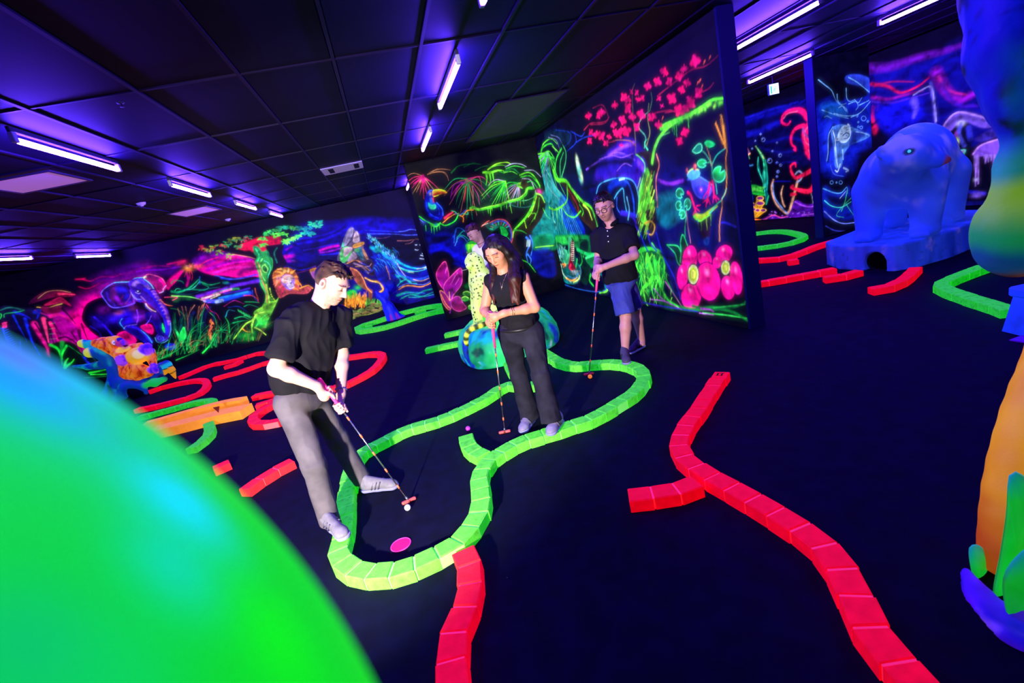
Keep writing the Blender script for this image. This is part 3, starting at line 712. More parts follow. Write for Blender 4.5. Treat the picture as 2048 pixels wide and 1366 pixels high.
for k in range(60):
    x = 660+q.random()*300; y = 400+q.random()*260
    cv.S(q.choice(['#2a80ff', '#10b0c0', '#1840e0']), 6, [(x, y), (x+30, y+26), (x+50, y+70)], w2=2, a=.6)
for (x, y, dx, dy) in [(1240, 370, 40, 20), (1200, 370, -20, -4), (1280, 440, 60, 10), (1180, 430, 40, 4), (1270, 480, 60, 10), (1240, 540, 80, 6), (1300, 400, 30, 26), (1250, 500, 70, 20), (1320, 520, 30, 40)]:
    cv.S('#c0d0ff', 9, [(x, y), (x+dx*.6, y+dy*.3+5), (x+dx, y+dy)], w2=4, a=.95)
cv.S('#a0c0ff', 9, "1340,470 1360,540 1340,620 1300,660"); cv.S('#d0b8ff', 8, "960,600 1000,680 1060,760"); cv.S('#ffd0c0', 6, "1200,670 1280,660 1340,640 1400,660", a=.8)
# foreground bank: orange grass, boulders
grass(cv, 90, (300, 580, 1180, 1060, -30), ['#ff9a18', '#ffb030', '#e87818'], 50, 110, w=14, seed=3)
grass(cv, 40, (560, 780, 1110, 1130, -30), ['#48c038', '#80d848', '#2a9a30'], 40, 90, w=12, seed=4)
for k, (x, y, w_, h_) in enumerate([(340, 1250, 60, 26), (420, 1210, 60, 22), (460, 1240, 50, 20), (520, 1190, 60, 24), (580, 1220, 60, 20), (620, 1160, 60, 24), (690, 1190, 60, 18), (720, 1120, 50, 24), (770, 1160, 40, 14), (380, 1280, 60, 20), (660, 1110, 40, 20)]):
    cv.P(['#a88a48', '#8aa048', '#b0905a', '#90b850'][k % 4], [(x-w_, y+4), (x-w_*.5, y-h_), (x+w_*.4, y-h_*1.1), (x+w_, y-4), (x+w_*.5, y+h_), (x-w_*.5, y+h_)], soft=4, col2='#6a6a30')
cv.S('#7a8a30', 12, "300,1300 460,1250 620,1230 820,1150", a=.9)
# elephant
cv.frame(*B2)
cv.P('#050016', "-60,620 60,540 160,510 300,500 620,560 760,600 820,760 800,860 700,900 560,960 420,1000 340,1060 140,1060 -20,940 -110,800", soft=5)
for (x, y, rx, ry, col, a) in [(330, 800, 160, 70, '#2a08c8', .9), (200, 680, 70, 50, '#6a0a90', .7), (520, 800, 90, 110, '#2408e0', .95), (700, 760, 70, 60, '#6a10a8', .8), (600, 660, 60, 40, '#5a1a50', .8), (150, 860, 60, 90, '#1c06a0', .8), (640, 790, 40, 50, '#7a20d0', .8), (60, 860, 40, 90, '#120460', .8), (400, 720, 60, 30, '#a03a60', .6)]:
    cv.G(col, x, y, rx, ry, a)
cv.P('#160690', "760,720 880,720 960,800 1000,960 1000,1030 920,1000 860,860 780,840", soft=5); cv.G('#5a18c0', 900, 760, 50, 50, .8)
cv.P('#ff0a88', "690,920 740,880 830,880 870,940 860,1010 800,1000", soft=6); cv.P('#ff0a90', "370,1020 480,970 560,1000 640,1100 560,1160 420,1140", soft=6)
cv.P('#1a08b0', "440,860 560,900 660,920 760,1010 850,1120 840,1170 760,1140 620,1050 480,960", soft=5)
for p, w, col in (("520,900 640,930 760,1020 840,1110", 34, '#3410ff'), ("470,930 500,900 640,880", 8, '#8a60ff'), ("700,960 790,1040 850,1130", 7, '#30d0e0'), ("440,800 410,860 470,940", 8, '#3aa0ff'), ("640,680 660,780 640,860", 14, '#8a30ff'), ("840,760 800,840 760,880", 8, '#7a40ff'), ("60,780 180,880 320,1040", 22, '#2a0ad8'), ("0,900 120,980 160,1060", 12, '#1a06a0')):
    cv.S(col, w, p, a=.9, soft=.6)
cv.P('#30107a', "150,460 190,400 320,315 540,300 640,420 620,590 500,630 300,645 240,590", soft=4)
for p, w, col, a in (("300,340 330,420 300,560", 60, '#5a1060', .8), ("400,400 480,430 520,560", 70, '#2a18e0', .8), ("360,520 440,600 560,600", 50, '#8a10c0', .8), ("560,420 600,500 600,580", 26, '#9a30e0', .8), ("230,440 260,540 340,620", 22, '#4a1ad8', .8), ("480,600 540,520 560,460", 12, '#b040c0', .6), ("420,540 460,480", 12, '#7a1030', .6)):
    cv.S(col, w, p, a=a, soft=.8)
cv.S('#7a60ff', 11, "150,460 190,400 320,315 430,305 545,300"); cv.S('#6a50ff', 10, "150,460 200,540 300,645 450,640 610,590"); cv.S('#40e0e0', 7, "330,310 430,300 545,295 620,250 720,240", a=.9)
cv.P('#4a18c8', "530,320 570,270 640,250 720,250 800,310 860,370 920,470 990,560 1060,680 1100,820 1110,960 1080,1060 1000,1110 930,1100 900,1050 930,1010 960,1050 1010,1040 1030,960 1010,830 940,720 860,640 780,580 740,560 690,580 620,540 570,460", soft=4)
for p, w, col, a in (("600,340 640,300 720,300 800,380", 44, '#a070d0', .7), ("680,280 760,330", 40, '#3a20e8', .9), ("620,400 660,470 720,500", 40, '#2a0a90', .9), ("760,400 850,470 940,600 1010,740 1050,900 1040,1020", 40, '#2010f0', .9), ("860,440 960,580 1040,720 1080,880", 26, '#9a48c8', .9), ("740,260 820,320 870,390", 9, '#50e8e0', .9), ("1100,860 1105,960 1080,1050", 8, '#28c0d0', .9), ("580,470 640,530 700,540", 12, '#7a70ff', .9), ("560,440 590,500 640,540", 8, '#b0a0ff', .7), ("700,500 760,560", 18, '#a060c8', .8)):
    cv.S(col, w, p, a=a, soft=.6)
for k in range(22):
    t = k/21; x = 800+260*t; y = 380+460*t**1.15; cv.S('#e090c0' if k % 2 else '#301090', 6, [(x, y), (x+30, y-10), (x+62-20*t, y-4+10*t)], w2=3, a=.8)
for a0 in np.linspace(0, 4.6, 12): pass
cv.S('#3a50ff', 16, [(960+58*(1-t*.8)*math.cos(2.0-t*9), 1070+46*(1-t*.8)*math.sin(2.0-t*9)) for t in np.linspace(0, 1, 20)], w2=5)
cv.S('#60c0ff', 6, "890,1060 920,1120 1000,1130 1070,1090", a=.8)
cv.G('#ffffff', 655, 427, 10, 8, 1); cv.S('#100030', 9, "610,400 650,400 690,430 660,445"); cv.S('#c0a0ff', 5, "620,440 660,460 690,450")
cv.S('#f0c0c0', 22, "760,600 800,650 860,690 900,705", w2=6); cv.S('#5a50ff', 8, "750,590 770,650 840,700"); cv.S('#ff6a50', 16, "960,540 1020,600 1080,620 1125,625", w2=4)
cv.P('#a01070', "740,230 800,190 900,215 990,250 1040,340 1035,390 1000,430 960,455 920,420 880,350 800,290", soft=4, col2='#d01880')
for p, w, col, a in (("800,210 900,240 970,300", 40, '#6a1060', .7), ("960,270 1020,340 1000,400", 30, '#ff0090', .8), ("740,235 790,195 880,210 980,250 1030,320", 8, '#ff5a90', .9), ("1040,350 1000,400 1000,430 950,450", 9, '#d0b0ff', .95), ("740,240 760,230", 22, '#d8e0a0', .9)):
    cv.S(col, w, p, a=a, soft=.6)
cv.P('#0d20d0', "1020,1170 1080,1140 1160,1150 1180,1190 1130,1220 1060,1225", soft=5)
for x in (1060, 1105, 1150): cv.G('#4a70ff', x, 1190, 18, 16, .9)
cv.P('#0ae050', "990,860 1015,920 1025,990 1010,990 985,930", soft=4); cv.P('#30f070', "1250,960 1285,910 1315,990 1300,1080 1240,1140 1160,940 1200,980 1240,1060", soft=4)
# grass in front
grass(cv, 34, (1120, 1560, 960, 1000, 0), ['#06482a', '#0a1a50', '#0a5a34', '#08703c'], 160, 330, w=9, seed=8, lean=.3)
grass(cv, 42, (880, 1760, 1366, 1366, -190), ['#10a838', '#30d850', '#108a40', '#c09058', '#18c048'], 120, 330, w=9, seed=9, lean=1.2)
for p, w, col in (("1320,1240 1340,1060 1440,900 1560,850", 10, '#18c050'), ("1340,1160 1440,1100 1590,1120", 9, '#d0a060'), ("1380,1060 1390,990 1500,940", 9, '#20b050'), ("1540,1270 1640,1160 1760,960", 20, '#28e048'), ("1180,1366 1340,1300 1500,1220", 12, '#18b840'), ("900,1340 1100,1280 1250,1180 1330,1000", 10, '#0c9a48'), ("920,1366 1060,1310 1180,1240", 16, '#10c050'), ("1100,660 1200,680 1280,760 1290,860", 8, '#0a7a40'), ("1560,640 1540,760 1530,1000", 12, '#0a1a6a'), ("1640,720 1710,800 1720,960 1600,1130", 9, '#0c8a48'), ("1510,760 1530,720 1580,640", 12, '#18a050'), ("1200,660 1230,760", 7, '#b06a50'), ("1330,800 1340,900 1320,1050", 6, '#8a5a40'), ("890,1270 960,1260 1000,1200 960,1160", 7, '#18a040')):
    cv.S(col, w, p, w2=2)
cv.frame(*B3)
grass(cv, 80, (-60, 900, 1480, 1430, -110), ['#086030', '#18b048', '#064a28', '#10a040', '#8a6a38', '#087a48'], 90, 260, w=8, seed=21, lean=.9)
for p, w, col in (("600,1130 680,1110 760,1140", 14, '#18b060'), ("580,1180 660,1160 740,1150", 12, '#0ca050'), ("540,1280 530,1180 490,1110", 12, '#18c048'), ("520,1260 450,1250 420,1200", 9, '#0aa050'), ("340,1366 410,1260 500,1290", 11, '#18b050'), ("90,1366 120,1260 240,1190", 9, '#0c9a48'), ("220,1366 230,1180 260,1010", 9, '#0aa860')):
    cv.S(col, w, p, w2=2)
for k in range(14): cv.S('#28c060', 7, [(640+k*10, 1050+k*6), (630+k*10, 1030+k*5)], w2=2)
cv.P('#20f058', "0,1290 40,1230 65,1290 50,1366 0,1366", soft=5)
# left: palms and dark leaves
cv.frame(*B1)
cv.P('#2a0430', "340,460 420,380 560,310 720,300 900,350 780,380 700,370 560,400 430,440", soft=6, col2='#8a0a3a', axis="340,460 900,350")
cv.S('#ff3060', 26, "700,345 800,345 895,352", w2=5, a=.85); cv.S('#c89060', 5, "450,400 560,320 700,302 840,325", a=.8)
cv.P('#b0104a', "520,480 640,410 720,380 780,420 850,490 740,450 640,470", soft=6); cv.S('#ffc860', 6, "440,500 560,510 660,480 740,460"); cv.P('#6a0838', "480,500 620,500 720,480 720,560 560,580", soft=10)
cv.P('#100a3c', "0,530 120,500 280,520 420,520 560,600 640,640 600,900 500,1100 300,1050 0,1000", soft=20)
for p, w, col in (("420,540 540,590 640,620 760,720 780,740", 18, '#8a1070'), ("600,610 700,590 820,640 900,710", 40, '#d0107a'), ("740,520 820,600 900,700", 30, '#0a0418'), ("640,690 720,830", 18, '#0a0210'), ("160,600 220,720 300,860 320,920", 22, '#0a20c0'), ("300,640 380,900 480,1080", 34, '#1020e0'), ("410,700 480,840 560,980 600,1090", 60, '#d01080'), ("350,740 420,880 520,1060", 26, '#08041a'), ("420,690 540,880 600,1000", 20, '#0c0418'), ("520,640 540,740 580,920", 44, '#e03070'), ("560,660 600,800 640,930", 30, '#0a0210'), ("600,690 660,820 700,930", 36, '#ff1080'), ("180,560 300,600 360,640", 34, '#1018c0'), ("420,560 470,540 440,640", 44, '#0e1aa8'), ("940,780 960,880 1000,900", 44, '#08020f'), ("970,700 1030,860 1060,900", 24, '#0a0212'), ("850,800 920,900 960,940", 20, '#14021a'), ("700,870 800,860 940,960 1000,1060", 22, '#060208'), ("760,880 880,930 990,1060", 30, '#c00a88')):
    cv.S(col, w, p, w2=w*.25, a=.92, soft=.4)
for (y0_, n_) in ((760, 12),):
    for k in range(n_):
        x, y = 40+k*13, 760+k*24
        cv.S('#1a38ff', 10, [(x, y), (x-46+k*2, y-10)], w2=2); cv.S('#1a38ff', 10, [(x, y), (x+50, y-24)], w2=2)
cv.S('#2040ff', 12, "36,750 60,840 120,950 210,1040"); cv.S('#1a30e0', 9, "240,880 250,1060")
for k in range(8): cv.S('#ff3090', 16, [(30+random.Random(k).uniform(0, 20), 690+k*7), (80, 680+k*8)], w2=8)
cv.S('#18c040', 10, "0,640 20,600 10,580"); cv.S('#18a060', 8, "50,620 60,580 200,560 280,540"); cv.S('#1a6a60', 14, "0,540 120,505 290,535", a=.7)
for k in range(6): cv.S('#0c7a6a', 6, [(590, 700+k*60), (650+k*6, 690+k*62)], a=.6)
cv.P('#04140a', "600,950 740,900 900,940 1000,1060 1300,1230 1330,1330 800,1280 600,1110", soft=14)
for p, w, col in (("600,950 680,990 720,1060 740,1190", 32, '#10c030'), ("740,920 730,1050 740,1150", 44, '#0a8028'), ("790,960 740,1060 740,1190", 26, '#18d038'), ("820,960 890,1010 960,1060 1000,1080", 14, '#0c7a30'), ("770,1220 780,1150 810,1110", 36, '#30e038'), ("780,1210 850,1160 880,1120", 30, '#20d030'), ("1000,1090 1060,1170 1180,1190 1200,1160", 26, '#1020d0'), ("900,1190 1040,1220 1200,1230", 18, '#0c1890'), ("1060,1280 1180,1260 1300,1230", 22, '#18c028'), ("1080,1300 1200,1300 1330,1290", 14, '#20e030'), ("1000,1340 1160,1330 1330,1310", 10, '#108030'), ("980,1080 1080,1090 1180,1170", 20, '#0a3040'), ("700,1190 760,1240 900,1260", 8, '#0c6a3a')):
    cv.S(col, w, p, w2=w*.3)
cv.build('mural', Y1-.004, M_mural, wb, False)['label'] = 'savanna mural with elephant, lion, tree and breaking wave'
# ---------------------------------------------------------------- mural: toucan jungle on the middle partition
P1 = (800, 310, 5.463); P1b = (840, 420, 4.27)
cv = Canvas(0.78, PX, 0.0, 3.06, 0.0095, 0.0095, ('y', PY), '#05040a')
def arcs(c, cx, cy, n, a0, a1, r0, r1, droop, cols, w, seed, a=.95):
    """spray of drooping palm leaflets from one point"""
    q = random.Random(seed)
    for k in range(n):
        an = a0+(a1-a0)*k/(max(1, n-1))+q.uniform(-.04, .04); L = q.uniform(r0, r1)
        dx, dy = math.cos(an)*L, -math.sin(an)*L
        c.S(q.choice(cols), w*q.uniform(.7, 1.3), [(cx, cy), (cx+dx*.55, cy+dy*.8), (cx+dx, cy+dy+droop*L)], w2=w*.2, a=a)
cv.frame(*P1)
cv.P('#050a3a', "200,700 420,760 600,740 760,860 900,900 760,1260 560,1180 440,1060 340,1080 280,900", soft=60)
cv.P('#0c0cd8', "330,1000 460,960 560,1040 680,1060 780,1180 700,1230 600,1180 540,1090 440,1060 340,1080", soft=26, a=.95)
cv.P('#0808a0', "300,860 480,860 620,900 740,1000 700,1100 560,1040 420,960 320,940", soft=40, a=.7)
cv.P('#03030c', "340,900 480,880 560,900 460,950 360,960", soft=20, a=.9)
cv.P('#04040c', "340,1090 420,1050 520,1060 600,1150 540,1200 420,1200", soft=14)
# glow behind waterfall at the corner
cv.P('#064028', "880,300 1100,200 1300,180 1500,280 1560,600 1400,560 1000,520 900,560", soft=80, a=.6)
cv.P('#0a8a90', "1500,480 1639,420 1700,900 1480,880 1460,1000 1440,840 1540,640", soft=30, a=.85)
cv.P('#0a9a60', "1470,900 1639,860 1700,960 1700,1030 1470,1040", soft=16, a=.9); cv.S('#80f040', 12, "1480,1010 1560,1000 1680,990")
cv.P('#0a12a0', "1440,1060 1640,1030 1700,1300 1560,1320 1460,1200", soft=24, a=.9)
for x in range(1540, 1660, 14): cv.S('#30d0b0', 5, [(x-20, 460), (x, 700), (x+16, 880)], a=.5)
# fronds
arcs(cv, 250, 230, 12, -3.3, -.5, 150, 210, .3, ['#d08a60', '#ff1090', '#c06a50', '#ff3080'], 9, 1)
arcs(cv, 250, 225, 7, -2.6, -.7, 60, 130, .2, ['#ff10a0', '#ff2090'], 16, 2)
for p in ("310,205 400,160 480,155 550,165", "310,210 380,190 470,190 520,240", "320,205 420,180 500,200 530,280", "300,215 330,190 410,150"): cv.S('#b87850', 8, p, w2=2)
arcs(cv, 740, 260, 16, -3.1, 0.05, 180, 330, .45, ['#107a40', '#c01878', '#18a058', '#a01890', '#b06a50', '#109050'], 9, 3)
for p, col in (("720,300 640,340 560,520", '#a010a0'), ("700,290 590,330 550,480", '#8010a0'), ("800,340 850,440 870,540", '#d820a0'), ("790,340 800,460 790,560", '#c07a70'), ("720,340 710,440 700,520", '#d02030'), ("740,290 860,240 900,380", '#c04060'), ("760,300 650,400 610,540", '#108a40')): cv.S(col, 9, p, w2=2)
for p in ("560,190 640,120 760,100 880,100", "700,130 800,90 860,100", "820,170 900,130 960,120", "560,200 610,150"): cv.S('#0c5a20', 12, p, w2=4, a=.8)
arcs(cv, 1150, 290, 13, -3.25, -1.3, 180, 300, .35, ['#30e030', '#80ff30', '#20b840', '#c0c0e0', '#50f030'], 12, 4)
arcs(cv, 1300, 310, 10, -3.2, -1.5, 150, 220, .35, ['#28d838', '#b0b8d8', '#60f030', '#c880a0'], 11, 5)
for p, w, col in (("960,160 1050,100 1160,80 1210,100", 14, '#a0ff30'), ("980,140 1080,110 1180,120", 10, '#60e030'), ("1000,180 1060,170 1140,200", 12, '#30c838'), ("1150,130 1230,95 1320,100 1380,130", 9, '#c0c8e8'), ("1160,150 1250,120 1360,140", 14, '#40e040'), ("1150,180 1230,150 1300,200", 22, '#108a40'), ("1140,190 1220,180 1280,210", 14, '#60f040'), ("1310,220 1400,190 1470,240 1530,340", 16, '#70ff30'), ("1320,240 1420,230 1500,300 1530,360", 14, '#40e030'), ("1360,170 1460,170 1540,240", 9, '#b8c0e0'), ("1340,260 1420,270 1470,370", 14, '#c0c8d8'), ("1380,300 1440,290 1500,360", 10, '#30d040')):
    cv.S(col, w, p, w2=w*.4)
for p, w in (("940,200 950,260 940,330", 24), ("980,200 990,280 970,340", 20), ("1010,190 1020,260 1030,310", 18), ("930,190 1000,185 1060,180", 28)): cv.S('#60e828', w, p, w2=4)
cv.S('#80ff30', 22, "910,190 990,195 1060,170 1120,170 1140,190", w2=10); cv.S('#80ff30', 30, "1330,310 1280,330 1340,360", w2=16)
# leaning tree and branch
cv.P('#2a1c10', "1480,440 1560,460 1590,560 1540,700 1440,840 1440,960 1400,1080 1330,1100 1250,1060 1200,980 1250,830 1380,690 1450,560", soft=8)
cv.P('#3a2a1a', "1330,260 1380,280 1400,340 1350,370 1320,330", soft=8)
for p, w, col in (("1480,440 1450,560 1360,700 1250,820 1230,900", 30, '#60f028'), ("1520,470 1500,620 1420,760", 14, '#3a8a20'), ("1480,420 1540,440 1580,520", 18, '#90ff40'), ("1490,460 1470,520 1440,620 1400,680", 12, '#b8ff40'), ("1360,720 1380,800", 10, '#a0f030'), ("1440,640 1480,640 1470,700", 10, '#70e028'), ("1250,820 1330,830 1380,860", 16, '#30a030'), ("1180,1020 1300,1130 1400,1180 1480,1280", 12, '#40e030'), ("1560,580 1600,660 1639,700", 6, '#60f040')):
    cv.S(col, w, p, w2=w*.5)
cv.P('#0c0c14', "1280,880 1350,850 1400,900 1380,1100 1320,1080 1270,980", soft=10)
for p, w in (("1380,900 1420,960 1380,1080 1400,1180", 22), ("1420,880 1450,980 1430,1100", 16), ("1390,1080 1430,1140 1420,1200", 18)): cv.S('#3a80ff', w, p, w2=6, a=.9)
for x in (1390, 1405, 1420): cv.S('#d0f0f0', 6, [(x, 930), (x-5, 1000)])
cv.S('#48e028', 26, "770,585 800,575 860,595 960,575 1080,550 1180,510 1300,480 1370,430 1390,370 1450,360", w2=30); cv.S('#a8ff50', 9, "770,580 860,588 960,568 1080,540 1200,500 1300,470 1370,410 1400,360")
for x, y, L in ((960, 580, 60), (985, 580, 84), (1100, 545, 60), (1160, 520, 70), (1310, 480, 90), (1345, 450, 90), (1000, 570, 40)): cv.S('#58e830', 10, [(x, y), (x+4, y+L*.6), (x+8, y+L)], w2=2)
cv.S('#60d080', 8, "1480,390 1470,450 1400,490 1330,500"); cv.S('#206a60', 8, "1150,500 1250,560 1380,570 1470,540", a=.8); cv.G('#ff30b0', 1520, 400, 34, 22, .9, ang=-.6)
# twisted twig and toucan
cv.S('#ff3060', 26, "490,690 540,650 575,625", w2=16); cv.S('#ff9a20', 9, "470,740 540,680 620,640 680,670 730,610 800,600")
cv.S('#30d080', 7, "560,610 600,620 640,660 690,640 740,650 740,620"); cv.S('#ff8a20', 9, "650,660 690,680 690,730"); cv.S('#3040d0', 8, "600,640 660,650 720,600")
cv.S('#28d830', 12, "210,670 280,720 370,760 440,750 500,770 600,720 640,640"); cv.S('#48e030', 26, "340,760 400,780 440,740", w2=10)
for x, y, L in ((280, 790, 40), (340, 780, 70), (370, 790, 80), (400, 800, 40), (430, 790, 30)): cv.S('#30d830', 8, [(x, y-20), (x+3, y+L*.5), (x+5, y+L)], w2=2)
cv.G('#2a50b0', 270, 740, 40, 22, .8); cv.S('#5a70ff', 7, "215,700 250,730 260,760"); cv.G('#208ab0', 390, 760, 20, 16, .9)
cv.P('#080830', "260,560 290,510 380,500 450,560 480,650 440,720 340,700 270,640", soft=6)
cv.P('#0e10c8', "275,500 290,420 320,385 370,390 370,440 350,480 380,520 450,560 475,640 440,710 350,690 290,620", soft=6)
cv.P('#080670', "380,540 440,570 460,650 400,680 340,640 340,600", soft=18, a=.8)
for p, w, col in (("400,520 460,590 470,660", 10, '#2a60ff'), ("300,420 330,388 370,385", 7, '#3a60ff'), ("290,520 300,600 350,660 420,690", 8, '#1a40ff'), ("370,520 420,580 430,650", 7, '#1030e0')): cv.S(col, w, p)
cv.P('#10b8b0', "310,520 340,540 385,540 390,580 350,595 315,570", soft=8, col2='#40f0a0'); cv.S('#1060d0', 30, "340,480 345,530", a=.9); cv.S('#e02030', 18, "360,470 368,520", w2=8)
cv.P('#f0b020', "360,385 430,375 490,390 515,415 470,420 420,440 375,458 355,440", soft=3); cv.P('#e02818', "362,430 420,405 510,412 470,420 420,432 370,450", soft=4); cv.S('#b0f030', 8, "362,388 430,378 490,392"); cv.S('#e8f030', 8, "372,452 420,440")
cv.G('#7a90c0', 333, 425, 18, 18, .9); cv.G('#e06020', 333, 425, 8, 8, 1)
# chameleon
cv.P('#0a5a50', "930,770 990,730 1080,705 1160,720 1210,790 1220,860 1180,820 1100,780 1060,800 1000,830", soft=5)
cv.P('#18c040', "1090,780 1150,800 1180,860 1150,900 1120,860", soft=5)
cv.S('#d04050', 9, "980,740 1060,705 1150,715 1210,790 1232,880 1210,970 1160,990", w2=7); cv.S('#4040d0', 18, "1000,755 1070,725 1150,735 1200,800 1218,880 1200,960", w2=10, a=.9)
for k in range(9):
    an = math.pi*(1.05+k*.1); cv.S('#c03048' if k % 2 else '#20e0a0', 9, [(1090+110*math.cos(an), 820+90*math.sin(an)), (1090+80*math.cos(an), 820+60*math.sin(an))])
cv.S('#28d860', 9, "1100,800 1120,880 1180,910 1200,960"); cv.S('#e06050', 12, "890,780 950,730 975,720", w2=7); cv.S('#f0c0b0', 6, "900,770 960,745"); cv.G('#18a878', 1030, 780, 36, 24, .9)
# lower-left: leaning blade leaves, purple lotus
for p, col in (("590,960 600,860 620,800 680,810 760,880", '#2050d0'), ("620,950 630,890 690,880 760,930", '#10a080'), ("600,990 640,900 690,900 740,960", '#3a70e0'), ("580,900 620,820", '#1840c0'), ("640,880 700,830 770,900 740,940", '#108a80')): cv.S(col, 9, p, w2=3)
cv.P('#20a828', "720,980 780,940 830,960 830,1080 760,1100 730,1040", soft=8)
q = random.Random(3)
for k in range(16): cv.S(q.choice(['#60f030', '#28c038', '#a0ff40']), 8, [(740+k*6, 980), (745+k*6, 1040), (750+k*5, 1080+q.uniform(0, 60))], w2=2)
cv.S('#d0a080', 6, "730,1060 750,1130 760,1200")
cv.frame(*P1b)
cv.P('#08120e', "330,520 500,490 520,700 440,860 360,840 300,700", soft=30); cv.P('#0a7a30', "380,650 480,600 500,700 440,680", soft=16, a=.8)
for (x, y, rx, ry) in ((400, 712, 38, 20), (385, 758, 34, 22), (450, 765, 24, 24), (430, 830, 20, 22)):
    cv.P('#58d838', [(x+rx*math.cos(t), y+ry*math.sin(t)) for t in np.linspace(0, 2*math.pi, 9)[:-1]], soft=3, col2='#108a30'); cv.S('#c0ff70', 5, [(x-rx*.8, y-ry*.3), (x, y-ry*.9), (x+rx*.8, y-ry*.3)], a=.9)
cv.S('#c0b8c8', 5, "350,520 430,500 500,490", a=.7)
def petal(c, pts, col, col2, rim, ax=None):
    c.P(col, pts, soft=3, col2=col2); P = c.m(pts); P = spline(P, n=40, closed=True)
    c.S(rim, c.px(P)*5, P, raw=True, a=.9)
petal(cv, "215,440 240,520 245,580 215,650 195,670 150,600 140,540 170,480", '#c0107a', '#b010b0', '#ff50a0')
petal(cv, "345,495 360,560 350,640 290,720 255,770 205,690 210,630 270,560", '#d810a0', '#a010c0', '#ff60b0')
petal(cv, "170,690 220,720 260,790 265,840 240,850 190,780", '#8a0a88', '#b02070', '#ff9050')
petal(cv, "262,775 300,740 340,745 370,800 398,835 340,865 290,850 270,820", '#a01098', '#b80a70', '#e050b0')
for p in ("215,450 205,560 200,660", "345,500 290,610 255,760", "240,530 210,600", "355,560 300,620 270,690", "330,620 280,680"): cv.S('#5a0880', 7, p, w2=2, a=.8)
for p in ("320,540 280,600", "335,580 300,640", "300,560 260,640", "230,490 215,540"): cv.S('#ff60e0', 10, p, w2=3, a=.6, soft=.8)
cv.S('#8a20b0', 9, "255,780 262,840 255,880"); cv.S('#ff8a40', 5, "180,720 220,800 262,845"); cv.S('#ffb050', 5, "250,700 255,770")
cv.build('mural', PY-.004, M_mural, wm, False)['label'] = 'jungle mural with toucan, palms and purple lotus'

# ---------------------------------------------------------------- mural: jungle night on the long inner partition
P2a = (1060, 260, 4.0192); P2b = (1280, 180, 2.8479); P2c = (1050, 80, 2.277)
cv = Canvas(4.2, PY, 0.0, 3.06, 0.0135, 0.0100, ('x', PX), '#04030c')
cv.frame(*P2c)
cv.P('#030530', "60,400 300,500 560,420 700,440 900,480 960,700 940,1060 560,1180 180,1140 60,1140", soft=70, a=.8)
cv.P('#080c80', "560,560 720,600 860,620 900,900 820,1080 620,1000 560,760", soft=60, a=.6)
cv.P('#0a8090', "600,720 700,700 720,790 640,850 600,800", soft=26, a=.7)
cv.P('#4a18d8', "380,520 460,460 520,490 550,560 550,700 500,660 420,620 320,660 330,600", soft=30, a=.9)
for p, w, col in (("280,590 360,540 440,520 500,545", 9, '#8a50ff'), ("380,530 440,490 500,470", 16, '#a050ff'), ("610,640 660,655 720,640", 14, '#8a30e0'), ("300,680 420,640 520,650", 20, '#2a10c0'), ("860,860 900,830 960,850", 9, '#2020c0'), ("520,560 545,600 550,680", 26, '#7a40ff')): cv.S(col, w, p, a=.85, soft=.7)
cv.frame(*P2a)
cv.P('#040a50', "120,420 520,360 520,620 300,640 200,560", soft=50, a=.8)
cv.P('#1410a0', "560,240 760,180 840,230 840,380 700,340 560,380", soft=50, a=.8)
cv.S('#02020c', 40, "480,300 640,260 820,250", a=.8, soft=.8); cv.S('#02020c', 30, "420,470 560,440 700,400", a=.7, soft=.8)
for p in ("560,235 660,205 740,220 830,190", "640,200 700,180 760,190", "700,330 760,270 820,290"): cv.S('#a060ff', 7, p, a=.85, soft=.7)
# moon
cv.G('#d8ffc0', 385, 270, 34, 62, 1, hard=2.2); cv.G('#70f0d0', 400, 340, 40, 80, .95, hard=2); cv.G('#d8ffb0', 415, 370, 26, 46, .9, hard=2); cv.G('#f0ffd8', 385, 260, 20, 40, .9)
# night tree top left
for p in ("210,0 320,20 320,90 260,150", "360,20 370,100 300,170", "370,100 440,60 520,40", "330,10 410,50 440,20"): cv.S('#1a3ac0', 8, p, a=.9)
cv.P('#0a2a40', "120,30 240,0 330,40 300,130 160,120", soft=30, a=.7)
# hippo / elephant back in the dark
cv.P('#040a48', "540,520 560,440 640,400 740,385 830,420 875,520 880,660 860,900 560,640", soft=6)
for p, w, col, a in (("535,510 560,440 640,400 740,385 830,410 872,520 880,640", 10, '#50b8ff', 1), ("640,480 680,420 760,420", 60, '#0a30c8', .8), ("680,550 710,500 750,470 760,560 780,660", 12, '#40b0d8', .9), ("760,400 800,440 830,540 840,660", 22, '#1a50e0', .9), ("700,540 700,620 720,660", 10, '#3a70ff', .8), ("740,660 800,670 860,690", 26, '#2a30e0', .9), ("730,670 830,700 860,800 840,860", 30, '#3018b0', .9), ("720,400 760,390", 16, '#b0ffff', .9), ("780,540 800,640 790,720", 14, '#70d0f0', .7)):
    cv.S(col, w, p, a=a, soft=.5)
